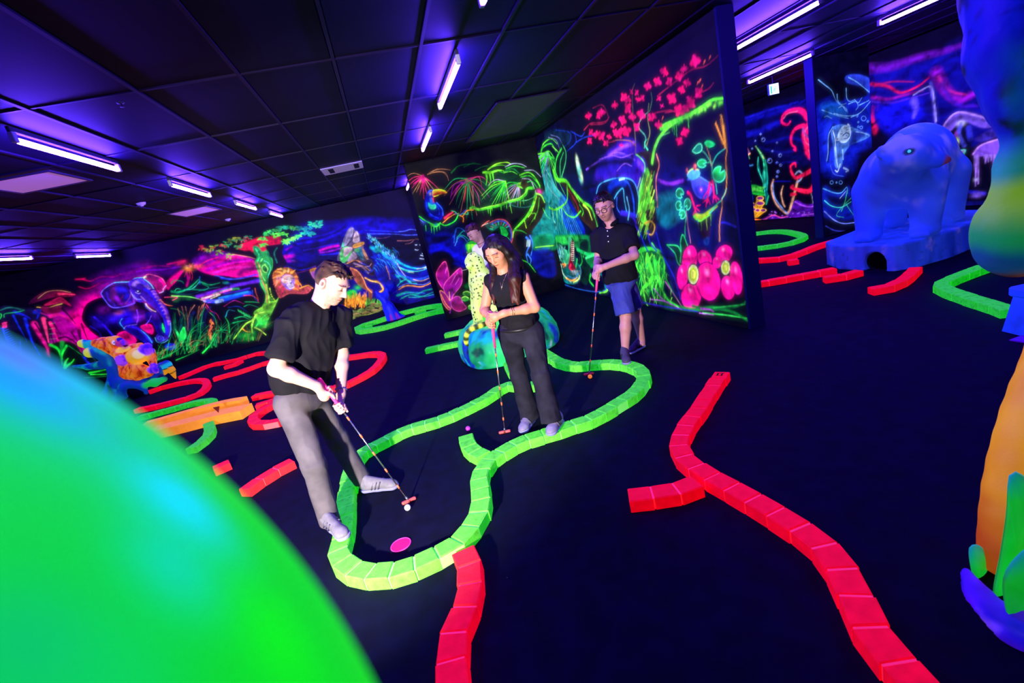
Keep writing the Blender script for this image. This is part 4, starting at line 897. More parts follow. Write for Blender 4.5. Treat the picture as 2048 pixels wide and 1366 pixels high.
# waterfall, pool, palms
cv.P('#0a9aa0', "90,300 140,280 230,520 270,560 420,830 20,860 30,760 110,580", soft=16, a=.9)
cv.P('#0818c8', "250,540 310,560 440,800 400,830 300,800 240,640", soft=22, a=.9)
for k in range(22): cv.S('#60f0d0' if k % 3 else '#20d0d0', 6, [(110+k*5, 340+k*6), (120+k*8, 560), (60+k*17, 830)], a=.5)
cv.P('#0a9040', "10,890 120,850 320,840 500,860 560,940 570,1080 480,1100 400,960 240,920 20,960", soft=12, a=.95); cv.P('#30e050', "40,900 200,860 360,850 400,880 200,930 30,940", soft=16, a=.8)
cv.S('#b0f040', 9, "30,945 140,935 250,920"); cv.P('#0a10b8', "10,980 220,960 230,1060 160,1160 20,1120", soft=20)
cv.P('#062a20', "400,930 460,880 470,960 440,1060 490,1100 460,1240 400,1180", soft=10)
for p, w, col in (("400,880 460,890 400,920 450,925", 7, '#04140c'), ("380,960 470,1000 560,990", 30, '#18c860'), ("450,1030 520,1000 580,960", 20, '#40f080'), ("410,990 420,1060 390,1110", 12, '#20d050'), ("490,1160 480,1210 510,1250", 20, '#28d838'), ("540,1130 600,1180 610,1260", 40, '#0a7a90')): cv.S(col, w, p, a=.9)
for x, y in ((440, 990), (430, 1015)): cv.G('#40f060', x, y, 12, 10, .9)
arcs(cv, 150, 180, 14, -3.0, -.9, 200, 340, .25, ['#30d830', '#70ff38', '#18a040', '#8090b0', '#40e838'], 12, 9)
for p, w, col in (("90,170 110,110 170,70 220,110", 12, '#60f030'), ("80,260 100,150 170,110 210,170", 16, '#38d830'), ("85,320 90,220 150,170 200,230", 14, '#58f030'), ("120,210 190,230 200,330", 16, '#28c038'), ("150,60 210,80 240,150", 7, '#9090d0'), ("170,40 230,60 260,110", 6, '#7080c0'), ("180,130 230,180 250,240", 9, '#90ff50'), ("110,330 150,460 240,560", 9, '#80a0a0'), ("130,320 200,440 250,530", 9, '#70c0a0'), ("-60,260 0,230 60,180", 14, '#107a30'), ("95,340 105,420 150,520", 10, '#20a060')):
    cv.S(col, w, p, w2=w*.4)
cv.P('#0a2a24', "265,120 290,170 285,260 250,400 230,420 200,330 220,220 240,160", soft=5); cv.S('#50e080', 8, "265,120 290,180 285,270 255,380"); cv.S('#40f040', 16, "255,150 215,230 205,330 240,410", w2=12); cv.S('#30c060', 10, "270,180 245,260 245,380")
# fallen mossy trunk
cv.P('#3a2410', "210,400 300,410 330,480 440,590 500,620 540,700 550,860 480,780 400,700 320,540 280,460", soft=6)
for p, w, col in (("190,330 220,400 290,410 340,480 420,570 490,620 520,690", 34, '#60f028'), ("310,480 380,600 390,660", 18, '#9a1a20'), ("430,600 470,640 500,720", 22, '#c0f040'), ("400,600 430,650 420,690", 12, '#50e028'), ("500,640 540,760 550,860", 16, '#38d040'), ("350,500 400,580", 10, '#b0ff50')): cv.S(col, w, p, w2=w*.6)
cv.S('#60e828', 18, "20,520 100,540 140,610 200,640 260,610 300,560 300,430", w2=12); cv.S('#50e830', 12, "260,620 300,680 360,700 410,650"); 
for x, y, L in ((180, 640, 60), (215, 640, 110), (235, 630, 60), (255, 620, 150)): cv.S('#68f030', 14, [(x, y-10), (x+4, y+L*.5), (x+8, y+L)], w2=2)
cv.G('#ff30b0', 75, 500, 26, 26, .95)
cv.S('#a0ffd0', 6, "185,670 190,720 210,760 210,800", a=.9)
# crocodile leaping
cv.P('#0a6a30', "215,910 250,910 280,960 310,960 310,880 330,860 355,890 350,960 380,1060 410,1110 400,1200 350,1240 280,1220 240,1140 260,1080 240,1000", soft=5, col2='#0a8a90')
cv.P('#48d890', "260,980 290,960 310,1000 310,870 330,862 340,920 330,1040 300,1080 270,1060", soft=5)
cv.P('#a01030', "330,900 350,900 355,980 345,1060 370,1110 340,1130 310,1100 325,1000", soft=4); cv.S('#ff2050', 20, "330,1080 320,1110 340,1130", w2=10)
for y in range(900, 1060, 16): cv.S('#f0ffe0', 5, [(332, y), (342, y+6)]); cv.S('#f0ffe0', 5, [(356, y), (347, y+6)])
for k in range(9): cv.S('#f0f0ff', 6, [(330+k*9, 1130), (333+k*9, 1165)], w2=2)
for p, w, col in (("215,920 230,1000 260,1060", 12, '#60e0a0'), ("250,930 270,1000", 8, '#c0fff0'), ("250,1080 270,1160 330,1220", 16, '#a0d0b0'), ("290,1190 340,1210 380,1180", 14, '#ffb040'), ("350,1225 390,1200 400,1170", 12, '#e0f060'), ("400,1090 412,1140 400,1200", 9, '#60c0f0'), ("270,1100 290,1080 260,1080", 14, '#ff9a40'), ("300,1170 360,1190 400,1140", 12, '#2a80b0'), ("380,1040 370,1100", 20, '#30d060')): cv.S(col, w, p)
for k in range(40):
    q = random.Random(k); cv.S(q.choice(['#a0fff0', '#40d0a0', '#206a90']), 6, [(220+q.uniform(0, 70), 920+q.uniform(0, 140)), (230+q.uniform(0, 60), 930+q.uniform(0, 140))], w2=2, a=.7)
cv.S('#2060d0', 7, "270,1240 400,1280 560,1300 640,1260", a=.9); cv.S('#1030b0', 14, "160,1100 200,1050 230,1000", a=.8)
# grass at the corner
for k in range(34):
    q = random.Random(k+50); x = 0+q.uniform(0, 210); cv.S(q.choice(['#40e030', '#20a030', '#70ff38']), 8, [(x, 1290-x*.1+q.uniform(-10, 20)), (x+q.uniform(0, 40), 1240), (x+q.uniform(10, 90), 1160+q.uniform(0, 60))], w2=2)
cv.S('#50f038', 9, "60,1310 140,1280 200,1270 215,1210"); cv.S('#60ff40', 7, "100,1270 130,1220 140,1160")
cv.S('#70f040', 30, "640,1110 645,1200 620,1290 560,1310", w2=10)
# blossom tree
cv.frame(*P2c)
cv.P('#2a1a08', "505,520 560,505 600,540 610,580 590,640 600,820 590,880 560,860 520,800 530,680 560,600 545,540", soft=4)
cv.P('#5ae028', "555,580 575,640 570,700 590,760 545,780 560,840 525,820 518,760 530,660", soft=6, a=.95)
q = random.Random(9)
for k in range(60):
    y = 590+q.uniform(0, 280); x = 545+q.uniform(-25, 50); cv.S(q.choice(['#88ff38', '#3aa020', '#c8f040', '#6a4a18']), 7, [(x, y), (x-8, y+30), (x-14, y+50)], w2=2, a=.8)
cv.S('#80ff60', 6, "505,520 520,530 545,560 545,600 525,680 518,780"); cv.S('#c89a30', 12, "548,835 575,825 592,850 580,885 555,880", w2=6, a=.9); cv.S('#ff8a60', 6, "600,520 612,570 598,640 605,760", a=.9)
cv.S('#6ae030', 20, "580,560 590,500 610,450 650,400 700,365", w2=12); cv.S('#58e828', 24, "620,400 670,375 740,345 800,310 850,275 905,265", w2=10)
for k in range(44):
    q = random.Random(k); t = k/43; x = 625+t*275; y = 405-t*125-math.sin(t*2.6)*10
    cv.G(q.choice(['#60f028', '#38c828', '#90ff40']), x+q.uniform(-6, 6), y+q.uniform(-8, 14), 8, 9, .9)
for x, y, L in ((680, 380, 50), (690, 380, 60), (672, 385, 30), (745, 360, 40), (650, 390, 24)): cv.S('#40d828', 6, [(x, y-10), (x+2, y+L)], w2=2)
for p, w, col in (("545,490 550,440 520,400 530,360 570,320", 6, '#60c0a0'), ("555,480 570,420 560,360 565,290", 6, '#a0a050'), ("505,520 505,460 495,360 490,240 500,200", 6, '#7a6050'), ("505,480 480,460 430,455 400,460", 6, '#b06050'), ("560,500 545,470 560,450", 9, '#50e0a0'), ("600,480 620,440 660,420", 6, '#60e060'), ("570,320 580,270 575,240", 5, '#507040')): cv.S(col, w, p, w2=2)
for p in ("270,410 300,380 350,375 380,360 370,320 350,295 310,310", "300,385 360,380 385,350", "600,330 660,320 700,325 760,270 800,240", "610,250 660,210 700,180", "700,180 760,135 820,120 860,90 880,70", "640,330 700,320", "800,240 840,220 860,195", "410,460 370,470"): cv.S('#b01c40', 5, p, w2=2)
def blossom(c, x, y, r0, seed, col='#ff1060'):
    q = random.Random(seed); o = q.uniform(0, 1.5)
    for k in range(4):
        an = o+k*math.pi/2+q.uniform(-.3, .3); rx = r0*.75
        c.S(q.choice([col, '#e81070', '#d80c58']), r0*.85, [(x, y), (x+math.cos(an)*rx*.5, y+math.sin(an)*rx*.6), (x+math.cos(an)*rx, y+math.sin(an)*rx)], w2=r0*.3, a=.95, belly=True)
for i, (x, y, s) in enumerate([(775, 95, 26), (635, 145, 20), (725, 130, 18), (605, 190, 20), (560, 210, 18), (660, 190, 18), (705, 165, 20), (740, 195, 18), (715, 225, 18), (670, 265, 24), (790, 240, 22), (760, 290, 20), (735, 310, 18), (705, 320, 26), (610, 385, 18), (730, 420, 20), (705, 460, 18), (470, 310, 22), (530, 340, 22), (450, 260, 18), (410, 295, 16), (445, 365, 20), (490, 350, 18), (405, 385, 16), (465, 415, 22), (510, 395, 18), (430, 430, 18), (350, 435, 20), (325, 430, 16), (300, 420, 14), (295, 460, 14), (290, 345, 16), (350, 330, 18), (335, 345, 14), (370, 470, 14), (575, 350, 18), (590, 345, 14), (535, 265, 14), (510, 240, 12), (515, 270, 12), (485, 235, 12), (470, 270, 16), (610, 265, 12), (440, 480, 10), (412, 420, 14), (385, 440, 12), (440, 410, 14), (625, 300, 10), (750, 270, 16)]): blossom(cv, x, y, s*1.25, i)
for x, y in ((800, 180), (810, 205), (820, 95), (845, 75), (790, 190), (630, 350)): cv.S('#ff6040', 6, [(x, y), (x-5, y+14)], w2=2)
# roots
cv.P('#0a6a20', "500,980 560,960 640,1000 630,1080 640,1160 700,1220 620,1210 580,1120 560,1180 510,1200 540,1110 520,1040", soft=12, a=.85, rim=.7)
for k in range(46):
    q = random.Random(k+300); x = 505+q.uniform(0, 135); y = 965+q.uniform(0, 60); cv.S(q.choice(['#50f038', '#30d838', '#88ff50', '#18a030']), 9, [(x, y), (x+q.uniform(-14, 22), y+40), (x+q.uniform(-20, 50), y+q.uniform(80, 170))], w2=2, a=.85)
for p, w, col in (("560,990 580,1080 540,1130 515,1180", 26, '#50f038'), ("590,1000 610,1100 650,1180 700,1215", 22, '#38e040'), ("620,1040 660,1120 700,1190", 10, '#18a038'), ("540,1140 550,1190 560,1210", 14, '#68ff48'), ("600,1060 580,1140 600,1200", 10, '#40d838'), ("520,960 570,950 640,970", 24, '#30c830'), ("640,1100 680,1160 720,1220", 6, '#c060c0'), ("570,1180 640,1190 700,1220", 6, '#b050d0'), ("580,930 600,960 640,1000", 16, '#58e838'), ("560,1020 520,1080", 10, '#20b040')): cv.S(col, w, p, w2=w*.4)
for k in range(40):
    q = random.Random(k+7); x = 540+q.uniform(0, 140); y = 1040+q.uniform(0, 140); cv.S(q.choice(['#88ff50', '#0a5a20', '#30d040']), 5, [(x, y), (x+q.uniform(-10, 20), y+30)], w2=1, a=.8)
cv.P('#0a0c60', "590,880 640,860 700,1000 720,1140 680,1160 640,1020", soft=14); cv.S('#1a20c0', 9, "600,880 630,980 680,1080 710,1180", a=.9); cv.S('#1018a0', 9, "520,860 540,920 560,960"); cv.S('#2020a0', 12, "560,870 570,920 600,960", a=.9)
# frog on stump with plants, on the near end
cv.frame(*P2b)
cv.P('#070a50', "290,720 320,760 330,900 300,960 280,860", soft=8); cv.P('#2a1030', "330,740 400,700 420,740 390,860 360,840 340,800", soft=8); cv.P('#060a58', "410,740 470,640 460,760 440,900 400,940", soft=10); cv.P('#10308a', "365,850 395,840 390,880 370,880", soft=6)
for p, w, col in (("320,720 360,720 400,690 440,660", 34, '#a8d020'), ("310,720 340,745 370,730 400,710", 14, '#60e828'), ("400,700 440,650 465,630", 12, '#30d0a0'), ("350,740 352,800", 6, '#50a028'), ("380,730 384,800", 6, '#88b828'), ("405,710 405,770", 6, '#40a040'), ("330,740 335,790", 6, '#3a70a0')): cv.S(col, w, p, w2=w*.4)
cv.P('#4a50f0', "270,510 300,480 340,490 380,520 410,560 400,600 370,620 330,610 300,560 290,520", soft=4, rim=.1); cv.P('#2a30c8', "310,560 370,540 395,580 370,615 330,600", soft=8, rim=.1)
cv.P('#50b8f8', "268,480 290,455 330,450 345,475 330,500 290,512", soft=4, rim=.1); cv.S('#c0e060', 8, "275,470 300,450 335,455"); cv.S('#60a8ff', 5, "275,490 310,478 345,495 400,530 420,550"); cv.G('#c040d0', 350, 568, 16, 14, .9); cv.G('#ffb0ff', 350, 568, 5, 5, 1)
cv.G('#d03050', 314, 440, 15, 20, 1, hard=2); cv.G('#ff8a70', 318, 430, 8, 9, .9); cv.G('#180410', 310, 452, 8, 9, 1); cv.G('#d05050', 270, 462, 9, 18, 1, hard=2); cv.G('#180410', 268, 468, 5, 7, 1)
for p, w in (("275,585 290,600 310,660 318,690", 20), ("318,680 305,710", 8), ("318,680 325,712", 8), ("320,670 340,690", 8), ("325,660 345,655", 8), ("400,530 392,580 385,640", 18), ("385,620 360,640", 8), ("382,630 378,665", 8), ("390,620 402,650", 8), ("415,520 420,570 425,610", 18), ("425,600 440,640", 8), ("428,600 452,625", 8), ("420,605 418,640", 8), ("400,560 370,600 360,625", 8)): cv.S('#f01068', w, p, w2=w*.6)
def lily(c, x, y, rx, ry, col, rim='#50ffc0', ang=0):
    pts = [(x+rx*math.cos(t+ang), y+ry*math.sin(t+ang)) for t in np.linspace(.35, 2*math.pi-.35, 12)]+[(x+rx*.2*math.cos(ang), y+ry*.2*math.sin(ang))]
    c.P(col, pts, soft=2, col2='#0a6a48'); P = spline(c.m(pts), n=40, closed=True); c.S(rim, c.px(P)*4.5, P, raw=True)
for p, w, col in (("412,500 410,430 380,370 350,340", 6, '#50d0a0'), ("410,430 400,380 380,320", 6, '#c08a50'), ("414,420 440,370 490,330", 6, '#28c0a0'), ("405,410 380,415", 5, '#40d080'), ("440,590 435,540 410,480", 6, '#20c0a0'), ("455,860 455,760 470,660 468,620 490,580 496,480 490,400 497,330 480,230 465,150", 7, '#e08a20'), ("468,620 480,600 495,560", 6, '#28d0b0'), ("488,330 470,280 450,240 430,190", 7, '#ff9a20'), ("488,320 480,260 478,200 460,140", 7, '#ffb030'), ("260,880 258,780 265,700 240,660 225,600", 6, '#30c080'), ("290,870 275,780 265,690", 6, '#c070a0')): cv.S(col, w, p, w2=w*.6)
for k in range(12): cv.S('#ffa028', 8, [(484-k*4.2, 310-k*10), (466-k*3, 300-k*11)], w2=2); cv.S('#ffa028', 8, [(484-k*2, 300-k*12), (492-k*2, 280-k*12)], w2=2)
cv.P('#10806a', "300,345 330,312 352,310 350,350 320,358", soft=3); cv.S('#60ffb0', 5, "300,345 330,310 352,310 352,345 322,360 300,348"); cv.P('#20e070', "368,300 395,287 430,310 395,328", soft=3)
lily(cv, 355, 418, 27, 23, '#20e868', ang=.2); lily(cv, 452, 480, 36, 44, '#28f060', ang=-.9); lily(cv, 228, 588, 22, 28, '#1a9a60', ang=.6); lily(cv, 222, 658, 17, 26, '#189a70'); lily(cv, 272, 650, 19, 32, '#20a878', ang=2.2); lily(cv, 243, 708, 18, 25, '#28c080', ang=2.6)
cv.P('#063a2a', "155,880 215,890 238,930 232,880 245,820 272,880 262,930 230,1000 205,960 190,900", soft=3); cv.S('#30f080', 6, "155,882 215,888 236,925 232,870 245,822 272,885"); cv.S('#30d070', 6, "155,882 200,930 215,980 230,1000"); cv.S('#18a860', 10, "235,930 230,980", a=.8)
# big pink flowers
def pinkp(c, x, y, rx, ry, ang=0.0):
    ca, sa = math.cos(ang), math.sin(ang)
    pts = [(x+rx*math.cos(t)*ca-ry*math.sin(t)*sa, y+rx*math.cos(t)*sa+ry*math.sin(t)*ca) for t in np.linspace(0, 2*math.pi, 11)[:-1]]
    c.P('#3a0060', [(x+(a-x)*1.05, y+(b-y)*1.05) for a, b in pts], soft=3); c.P('#ff0a90', pts, soft=3, rim=.12)
    c.G('#d010a0', x, y+ry*.5, rx*.7, ry*.35, .7); c.G('#ff80d0', x-rx*.1, y-ry*.5, rx*.3, ry*.2, .9)
for (x, y, rx, ry, an) in [(285, 965, 42, 80, .1), (370, 960, 38, 50, -.5), (243, 1065, 30, 72, 0.05), (293, 1175, 56, 74, 0), (390, 1090, 68, 108, -.15), (480, 935, 44, 54, .5), (442, 980, 26, 36, .2), (503, 1125, 38, 68, -.15), (550, 1070, 34, 94, -.12)]: pinkp(cv, x, y, rx, ry, an)
for (x, y, rx, ry) in ((305, 1050, 30, 56), (489, 1012, 25, 40)):
    for sc, col in ((1.12, '#301040'), (1.0, '#e0e8a0'), (.75, '#b0d020'), (.45, '#e8f060')):
        cv.P(col, [(x+rx*sc*math.cos(t), y+ry*sc*math.sin(t)) for t in np.linspace(0, 2*math.pi, 11)[:-1]], soft=2)
for p, w, col in (("230,1240 320,1250 420,1240 520,1260 612,1310", 26, '#0c8030'), ("300,1230 420,1250 560,1230 612,1200", 20, '#0a5a28'), ("360,1270 480,1280 610,1300", 10, '#30d050'), ("420,1240 520,1230 600,1220", 10, '#20a040'), ("0,1205 120,1230 240,1248 330,1262", 12, '#2a18b0'), ("350,1245 400,1250 420,1262", 12, '#a030c0'), ("340,1270 420,1280", 7, '#c060e0'), ("80,1130 140,1200 240,1250", 6, '#a040c0')): cv.S(col, w, p, w2=w*.5, soft=.6)
cv.build('mural', PX-.004, M_mural, wi, True)['label'] = 'jungle night mural with blossom tree, crocodile and tree frog'

# ---------------------------------------------------------------- mural: undersea and ice on the right wall
R8 = (1460, 150, 4.14); R3 = (1348, 0, 2.926); R9 = (1450, 80, 2.276)
cv = Canvas(4.0, 13.2, 0.02, 3.05, 0.02, 0.0115, ('x', X1), '#03020f')
cv.frame(*R8)
cv.P('#060650', "0,420 300,280 760,200 760,620 500,760 300,620 0,560", soft=60, a=.9)
for p, w, col in (("20,420 300,330 520,260 740,200", 40, '#0a0aa0'), ("40,500 200,480 400,400", 40, '#1010b0'), ("300,560 500,520 640,560", 24, '#0a0a80'), ("60,380 300,300 560,230", 18, '#1414c8'), ("250,600 420,640 560,620", 16, '#0a0a70'), ("380,730 500,720 560,730", 14, '#0c0c90'), ("350,880 500,880", 10, '#0c0c90')): cv.S(col, w, p, a=.8, soft=.8)
cv.P('#c86a90', "0,560 40,535 110,570 165,640 130,690 60,700 0,700", soft=5, col2='#803aa0')
for k in range(9): cv.S(['#50c080', '#ffb060', '#6060ff', '#ff70b0'][k % 4], 8, [(50, 545), (60+k*8, 600), (50+k*14, 690)], a=.8)
cv.S('#ffb080', 12, "30,725 60,715 100,700 165,650", a=.9); cv.G('#ff6a30', 70, 720, 40, 14, .9); cv.S('#2a60a0', 12, "140,720 160,750 190,745", a=.9)
for (x, y, r0) in ((330, 710, 20), (275, 535, 16), (415, 665, 14), (420, 745, 11), (390, 725, 8), (398, 800, 11), (255, 490, 8), (352, 630, 7), (185, 610, 7), (390, 560, 7), (95, 810, 12), (140, 800, 7), (210, 545, 6), (390, 840, 8)):
    cv.S('#6a80ff', 4, [(x+r0*math.cos(t), y+r0*math.sin(t)) for t in np.linspace(0, 6.28, 9)], a=.9); cv.G('#b0c0ff', x-r0*.4, y-r0*.3, r0*.3, r0*.3, .9)
cv.P('#18a048', "210,585 260,640 300,720 315,850 310,950 300,980 270,860 280,740 250,660", soft=4, col2='#10a0a0'); cv.S('#f0d040', 7, "212,590 250,640 280,690"); cv.S('#40f0b0', 6, "215,590 270,680 285,800 290,930"); cv.P('#0a6a70', "235,680 230,780 270,880 290,1000 300,1080 320,1000 280,900 250,790", soft=4); cv.S('#30e0b0', 6, "235,680 232,770 272,880 292,1000"); cv.S('#20a050', 9, "320,1000 300,1070")
cv.P('#18b030', "95,960 160,915 240,920 280,970 280,1000 160,980 95,980", soft=6)
for k in range(20): cv.S('#60f050', 6, [(110+k*8, 960), (125+k*9, 930), (150+k*8, 925)], w2=2, a=.7)
for dx, dy in ((-30, -60), (0, -90), (30, -80), (50, -50), (-50, -30)): cv.S('#80e830', 7, [(125, 930), (125+dx*.6, 930+dy*.6), (125+dx, 930+dy)], w2=2)
cv.P('#1a30d0', "100,1000 140,970 185,1000 185,1060 140,1070 100,1050", soft=5); cv.S('#60a0ff', 6, "115,1040 130,995 165,1000 160,1040 140,1035")
for (x, y, rx, ry, bx) in ((250, 1020, 32, 19, 200), (250, 1062, 38, 21, 205), (140, 1082, 24, 20, 190), (188, 1075, 26, 18, 196), (160, 1115, 26, 18, 195), (198, 1112, 20, 15, 200), (230, 1120, 22, 16, 206), (275, 1120, 28, 16, 215)):
    cv.P('#f0a018', [(x-rx*.9, y+4), (x+rx*.9, y+4), (bx+14, 1180), (bx-10, 1180)], soft=3, smooth=False); cv.P('#ffc040', [(x+rx*math.cos(t), y+ry*math.sin(t)) for t in np.linspace(0, 6.283, 9)[:-1]], soft=2); cv.P('#8a108a', [(x+rx*.76*math.cos(t), y+ry*.7*math.sin(t)) for t in np.linspace(0, 6.283, 9)[:-1]], soft=2)
cv.P('#7a4a10', "120,1160 200,1190 300,1200 270,1215 120,1210", soft=6); cv.S('#ff6a20', 12, "130,1180 200,1195 260,1205", a=.9)
cv.P('#5a10b0', "260,1200 340,1160 460,1170 540,1040 620,1070 740,1060 780,1050 780,1170 600,1175 540,1195 300,1212", soft=8, a=.9)
for p, w, col in (("280,1200 360,1160 420,1180 480,1170", 12, '#e04090'), ("540,1050 600,1080 680,1090 780,1050", 12, '#a040e0'), ("560,1150 660,1110 760,1080", 16, '#4a10a0'), ("600,1160 700,1150 770,1150", 10, '#9a40d0'), ("520,1110 580,1140 640,1130", 14, '#20084a'), ("270,1208 400,1210 560,1195", 8, '#8020b0')): cv.S(col, w, p, w2=w*.5)
q = random.Random(2)
for k in range(60): cv.G(q.choice(['#b060ff', '#30085a']), 300+q.uniform(0, 470), 1130+q.uniform(0, 70), 7, 5, .6)
cv.S('#c88a70', 16, "360,870 345,940 380,1060 460,1140 490,1130 520,1030 540,960 560,880", w2=20); cv.S('#5a8ae0', 9, "355,900 370,1010 440,1110 480,1150"); cv.S('#e0a080', 9, "440,920 425,980 440,1060 455,1090", w2=14); cv.S('#8a90c0', 14, "555,890 590,860 600,820 570,795 545,820"); cv.S('#e0a060', 6, "500,1120 530,1020 560,890")
for dx in (-24, -8, 8, 24): cv.S('#b0b0d0', 6, [(700+dx*.3, 1060), (705+dx, 1010), (708+dx*1.5, 975)], w2=2)
# octopus
for p, w, w2, col in (("720,260 690,320 700,370 680,400", 30, 40, '#f01078'), ("690,380 640,350 600,300 540,290 470,310 435,350 430,390 460,410 490,405 500,385", 50, 14, '#f81070'), ("690,390 640,440 620,500 640,560 700,580 760,570", 64, 50, '#f81068'), ("610,420 550,440 510,500 510,570 540,600 545,630 530,615", 32, 12, '#f01060'), ("640,560 650,640 690,680 760,700", 60, 56, '#f01458'), ("720,700 700,770 640,810 580,840 540,850 510,800 505,750 540,730 545,760", 40, 14, '#ff1850'), ("760,800 720,880 660,960 580,955 530,940 510,930 520,920", 46, 24, '#f81848'), ("510,990 540,985", 26, 26, '#f81848'), ("700,380 720,440 700,510", 30, 20, '#c01080')): cv.S(col, w, p, w2=w2)
for p in ("680,400 630,450 615,510 640,570 720,590", "650,620 680,670 760,690", "560,300 480,320 445,360"): cv.S('#ff60a0', 8, p, a=.8)
for k in range(34):
    t = k/33; cv.G('#8a40a0', 605+t*20+t*t*130, 440+t*170-40*t*t, 9, 8, .8)
cv.S('#ffa060', 8, "690,560 740,580", a=.9); cv.S('#802090', 10, "650,690 700,710 760,720", a=.8)
# bits of octopus on the far side of the panel, then the ice cave
cv.frame(*R9)
cv.S('#f01060', 16, "675,370 672,340 680,310 700,300 695,320", w2=8); cv.G('#e01058', 684, 405, 14, 22, .95, hard=2); cv.S('#f01060', 10, "672,350 674,300")
cv.P('#0a0aa0', "660,150 900,100 1200,20 1200,640 900,640 720,380 660,330", soft=40, a=.95)
cv.P('#1010f0', "700,300 860,270 900,330 820,380 720,400", soft=30, a=.9)
for p, w, col in (("660,130 760,120 880,80 1000,50 1100,15", 34, '#6a10b8'), ("665,200 740,210 800,240 880,210 930,170", 12, '#e01040'), ("670,260 740,270 820,250 900,230", 14, '#9010a0'), ("665,280 760,285 860,260 930,240", 10, '#4a20d0'), ("960,150 1000,220 1060,270 1140,240 1190,200", 40, '#9010c0'), ("970,170 1020,230 1100,250", 14, '#d020a0'), ("990,200 1050,290 1150,300", 22, '#3a10b0'), ("680,210 760,190 860,190", 8, '#a01050'), ("860,280 870,310 860,350", 26, '#6a50ff'), ("920,310 960,330", 30, '#0a0a60')): cv.S(col, w, p, a=.85, soft=.8, w2=w*.5)
cv.P('#5a48e0', "930,200 945,195 955,280 962,380 955,380 945,290", soft=3, rim=.2); cv.S('#a090ff', 6, "860,250 900,225 940,215 955,300 962,370")
cv.P('#050518', "1010,400 1050,360 1120,380 1130,480 1260,430 1260,660 1050,700 1030,560", soft=16)
cv.P('#6a48d0', "1000,390 1050,330 1120,330 1200,360 1260,380 1180,400 1080,370 1020,420", soft=6, rim=.2); cv.S('#b080f0', 7, "985,420 1010,370 1060,330 1150,345 1240,375")
cv.P('#7a48d8', "1130,520 1160,480 1240,450 1300,440 1300,500 1230,520 1150,530", soft=5, rim=.2); cv.S('#c080f0', 6, "1130,520 1165,480 1250,450")
cv.P('#3a28b0', "1140,450 1220,400 1270,370 1270,420 1180,460", soft=8, rim=.2)
for x, L in ((1140, 140), (1150, 130), (1185, 36), (1195, 30), (1225, 140), (1232, 110), (1255, 60), (1210, 24)): cv.S('#a070f0', 9, [(x, 525), (x+2, 525+L*.6), (x+3, 525+L)], w2=2)
cv.G('#d0c8ff', 1075, 378, 16, 12, 1); cv.S('#4040d0', 16, "1075,380 1065,430 1090,480", a=.8); cv.S('#2a2ac0', 22, "1110,400 1118,450", a=.8)
cv.S('#50c8c0', 7, "1040,520 1085,500 1090,510 1060,600 1045,630"); cv.S('#a050c0', 7, "1040,520 1060,530 1085,505"); cv.P('#6a2a90', "1035,470 1055,410 1065,470 1045,490", soft=5); cv.G('#d0f040', 1058, 460, 7, 14, .95)
for (x, y) in ((1050, 650), (1065, 670), (1045, 690), (1075, 655), (1060, 630)): cv.S('#6a60e0' if x % 2 else '#50d0b0', 12, [(x-18, y+8), (x, y-14), (x+14, y)], w2=4)
cv.S('#1818c0', 14, "1040,700 1100,690 1180,700"); cv.S('#0c0c70', 22, "1040,740 1140,745 1260,735"); cv.G('#8a60ff', 1150, 705, 20, 12, .9); cv.G('#c0b0ff', 1143, 635, 8, 8, .9)
cv.build('mural', X1-.004, M_mural, wr, True)['label'] = 'undersea mural with pink octopus and anchor beside a blue ice cave'

# ---------------------------------------------------------------- mural: diving polar bear on the narrow panel
cv = Canvas(7.72, 8.90, 0.02, 3.05, 0.0095, 0.0095, ('y', 7.29), '#03021a')
cv.frame(*R8)
cv.P('#0a18b8', "720,260 1180,180 1200,520 1060,640 1000,800 780,820 740,600", soft=50, a=.95); cv.P('#1060c0', "760,260 900,240 960,330 800,340", soft=40, a=.7); cv.P('#1830e0', "790,420 900,380 880,700 800,740", soft=30, a=.9)
cv.P('#2a40e0', "960,10 1050,-5 1150,30 1165,110 1150,150 1080,110 960,60", soft=8); cv.P('#040420', "960,80 1100,100 1140,160 1060,200 960,200", soft=12); cv.P('#020210', "790,60 950,40 950,200 880,210 820,120", soft=16)
for p, w in (("730,40 780,80 840,130 870,200 910,250", 7), ("885,160 890,210 920,245 960,235", 6), ("960,110 965,190 990,220 1030,205", 5), ("1030,205 1060,230 1090,190", 6), ("980,240 1040,220 1060,260 1040,290", 6), ("920,250 960,280 970,310", 6), ("760,290 840,320 900,340 980,360", 6), ("1000,350 1080,310 1160,220", 7), ("860,320 960,340 1060,330", 9), ("1070,250 1150,210", 6), ("780,350 800,340 840,360", 6), ("980,20 1050,60 1150,140", 9), ("900,270 930,260 960,300", 9)): cv.S('#70b0ff', w, p, w2=w*.5, a=.95)
cv.S('#060640', 40, "860,420 830,480 820,600 810,720", w2=20, a=.8); cv.S('#80b8ff', 6, "850,430 815,500 810,640 800,710")
cv.P('#4a80f0', "840,440 920,410 1000,430 1100,470 1160,500 1100,540 1000,580 940,660 920,760 870,760 860,620 840,520", soft=6, a=.95)
cv.P('#b0d0ff', "900,470 940,420 990,430 1000,490 970,550 920,560 890,520", soft=5, a=.95); cv.P('#0a10a0', "1010,470 1120,480 1040,560 980,600 1000,520", soft=14, a=.8)
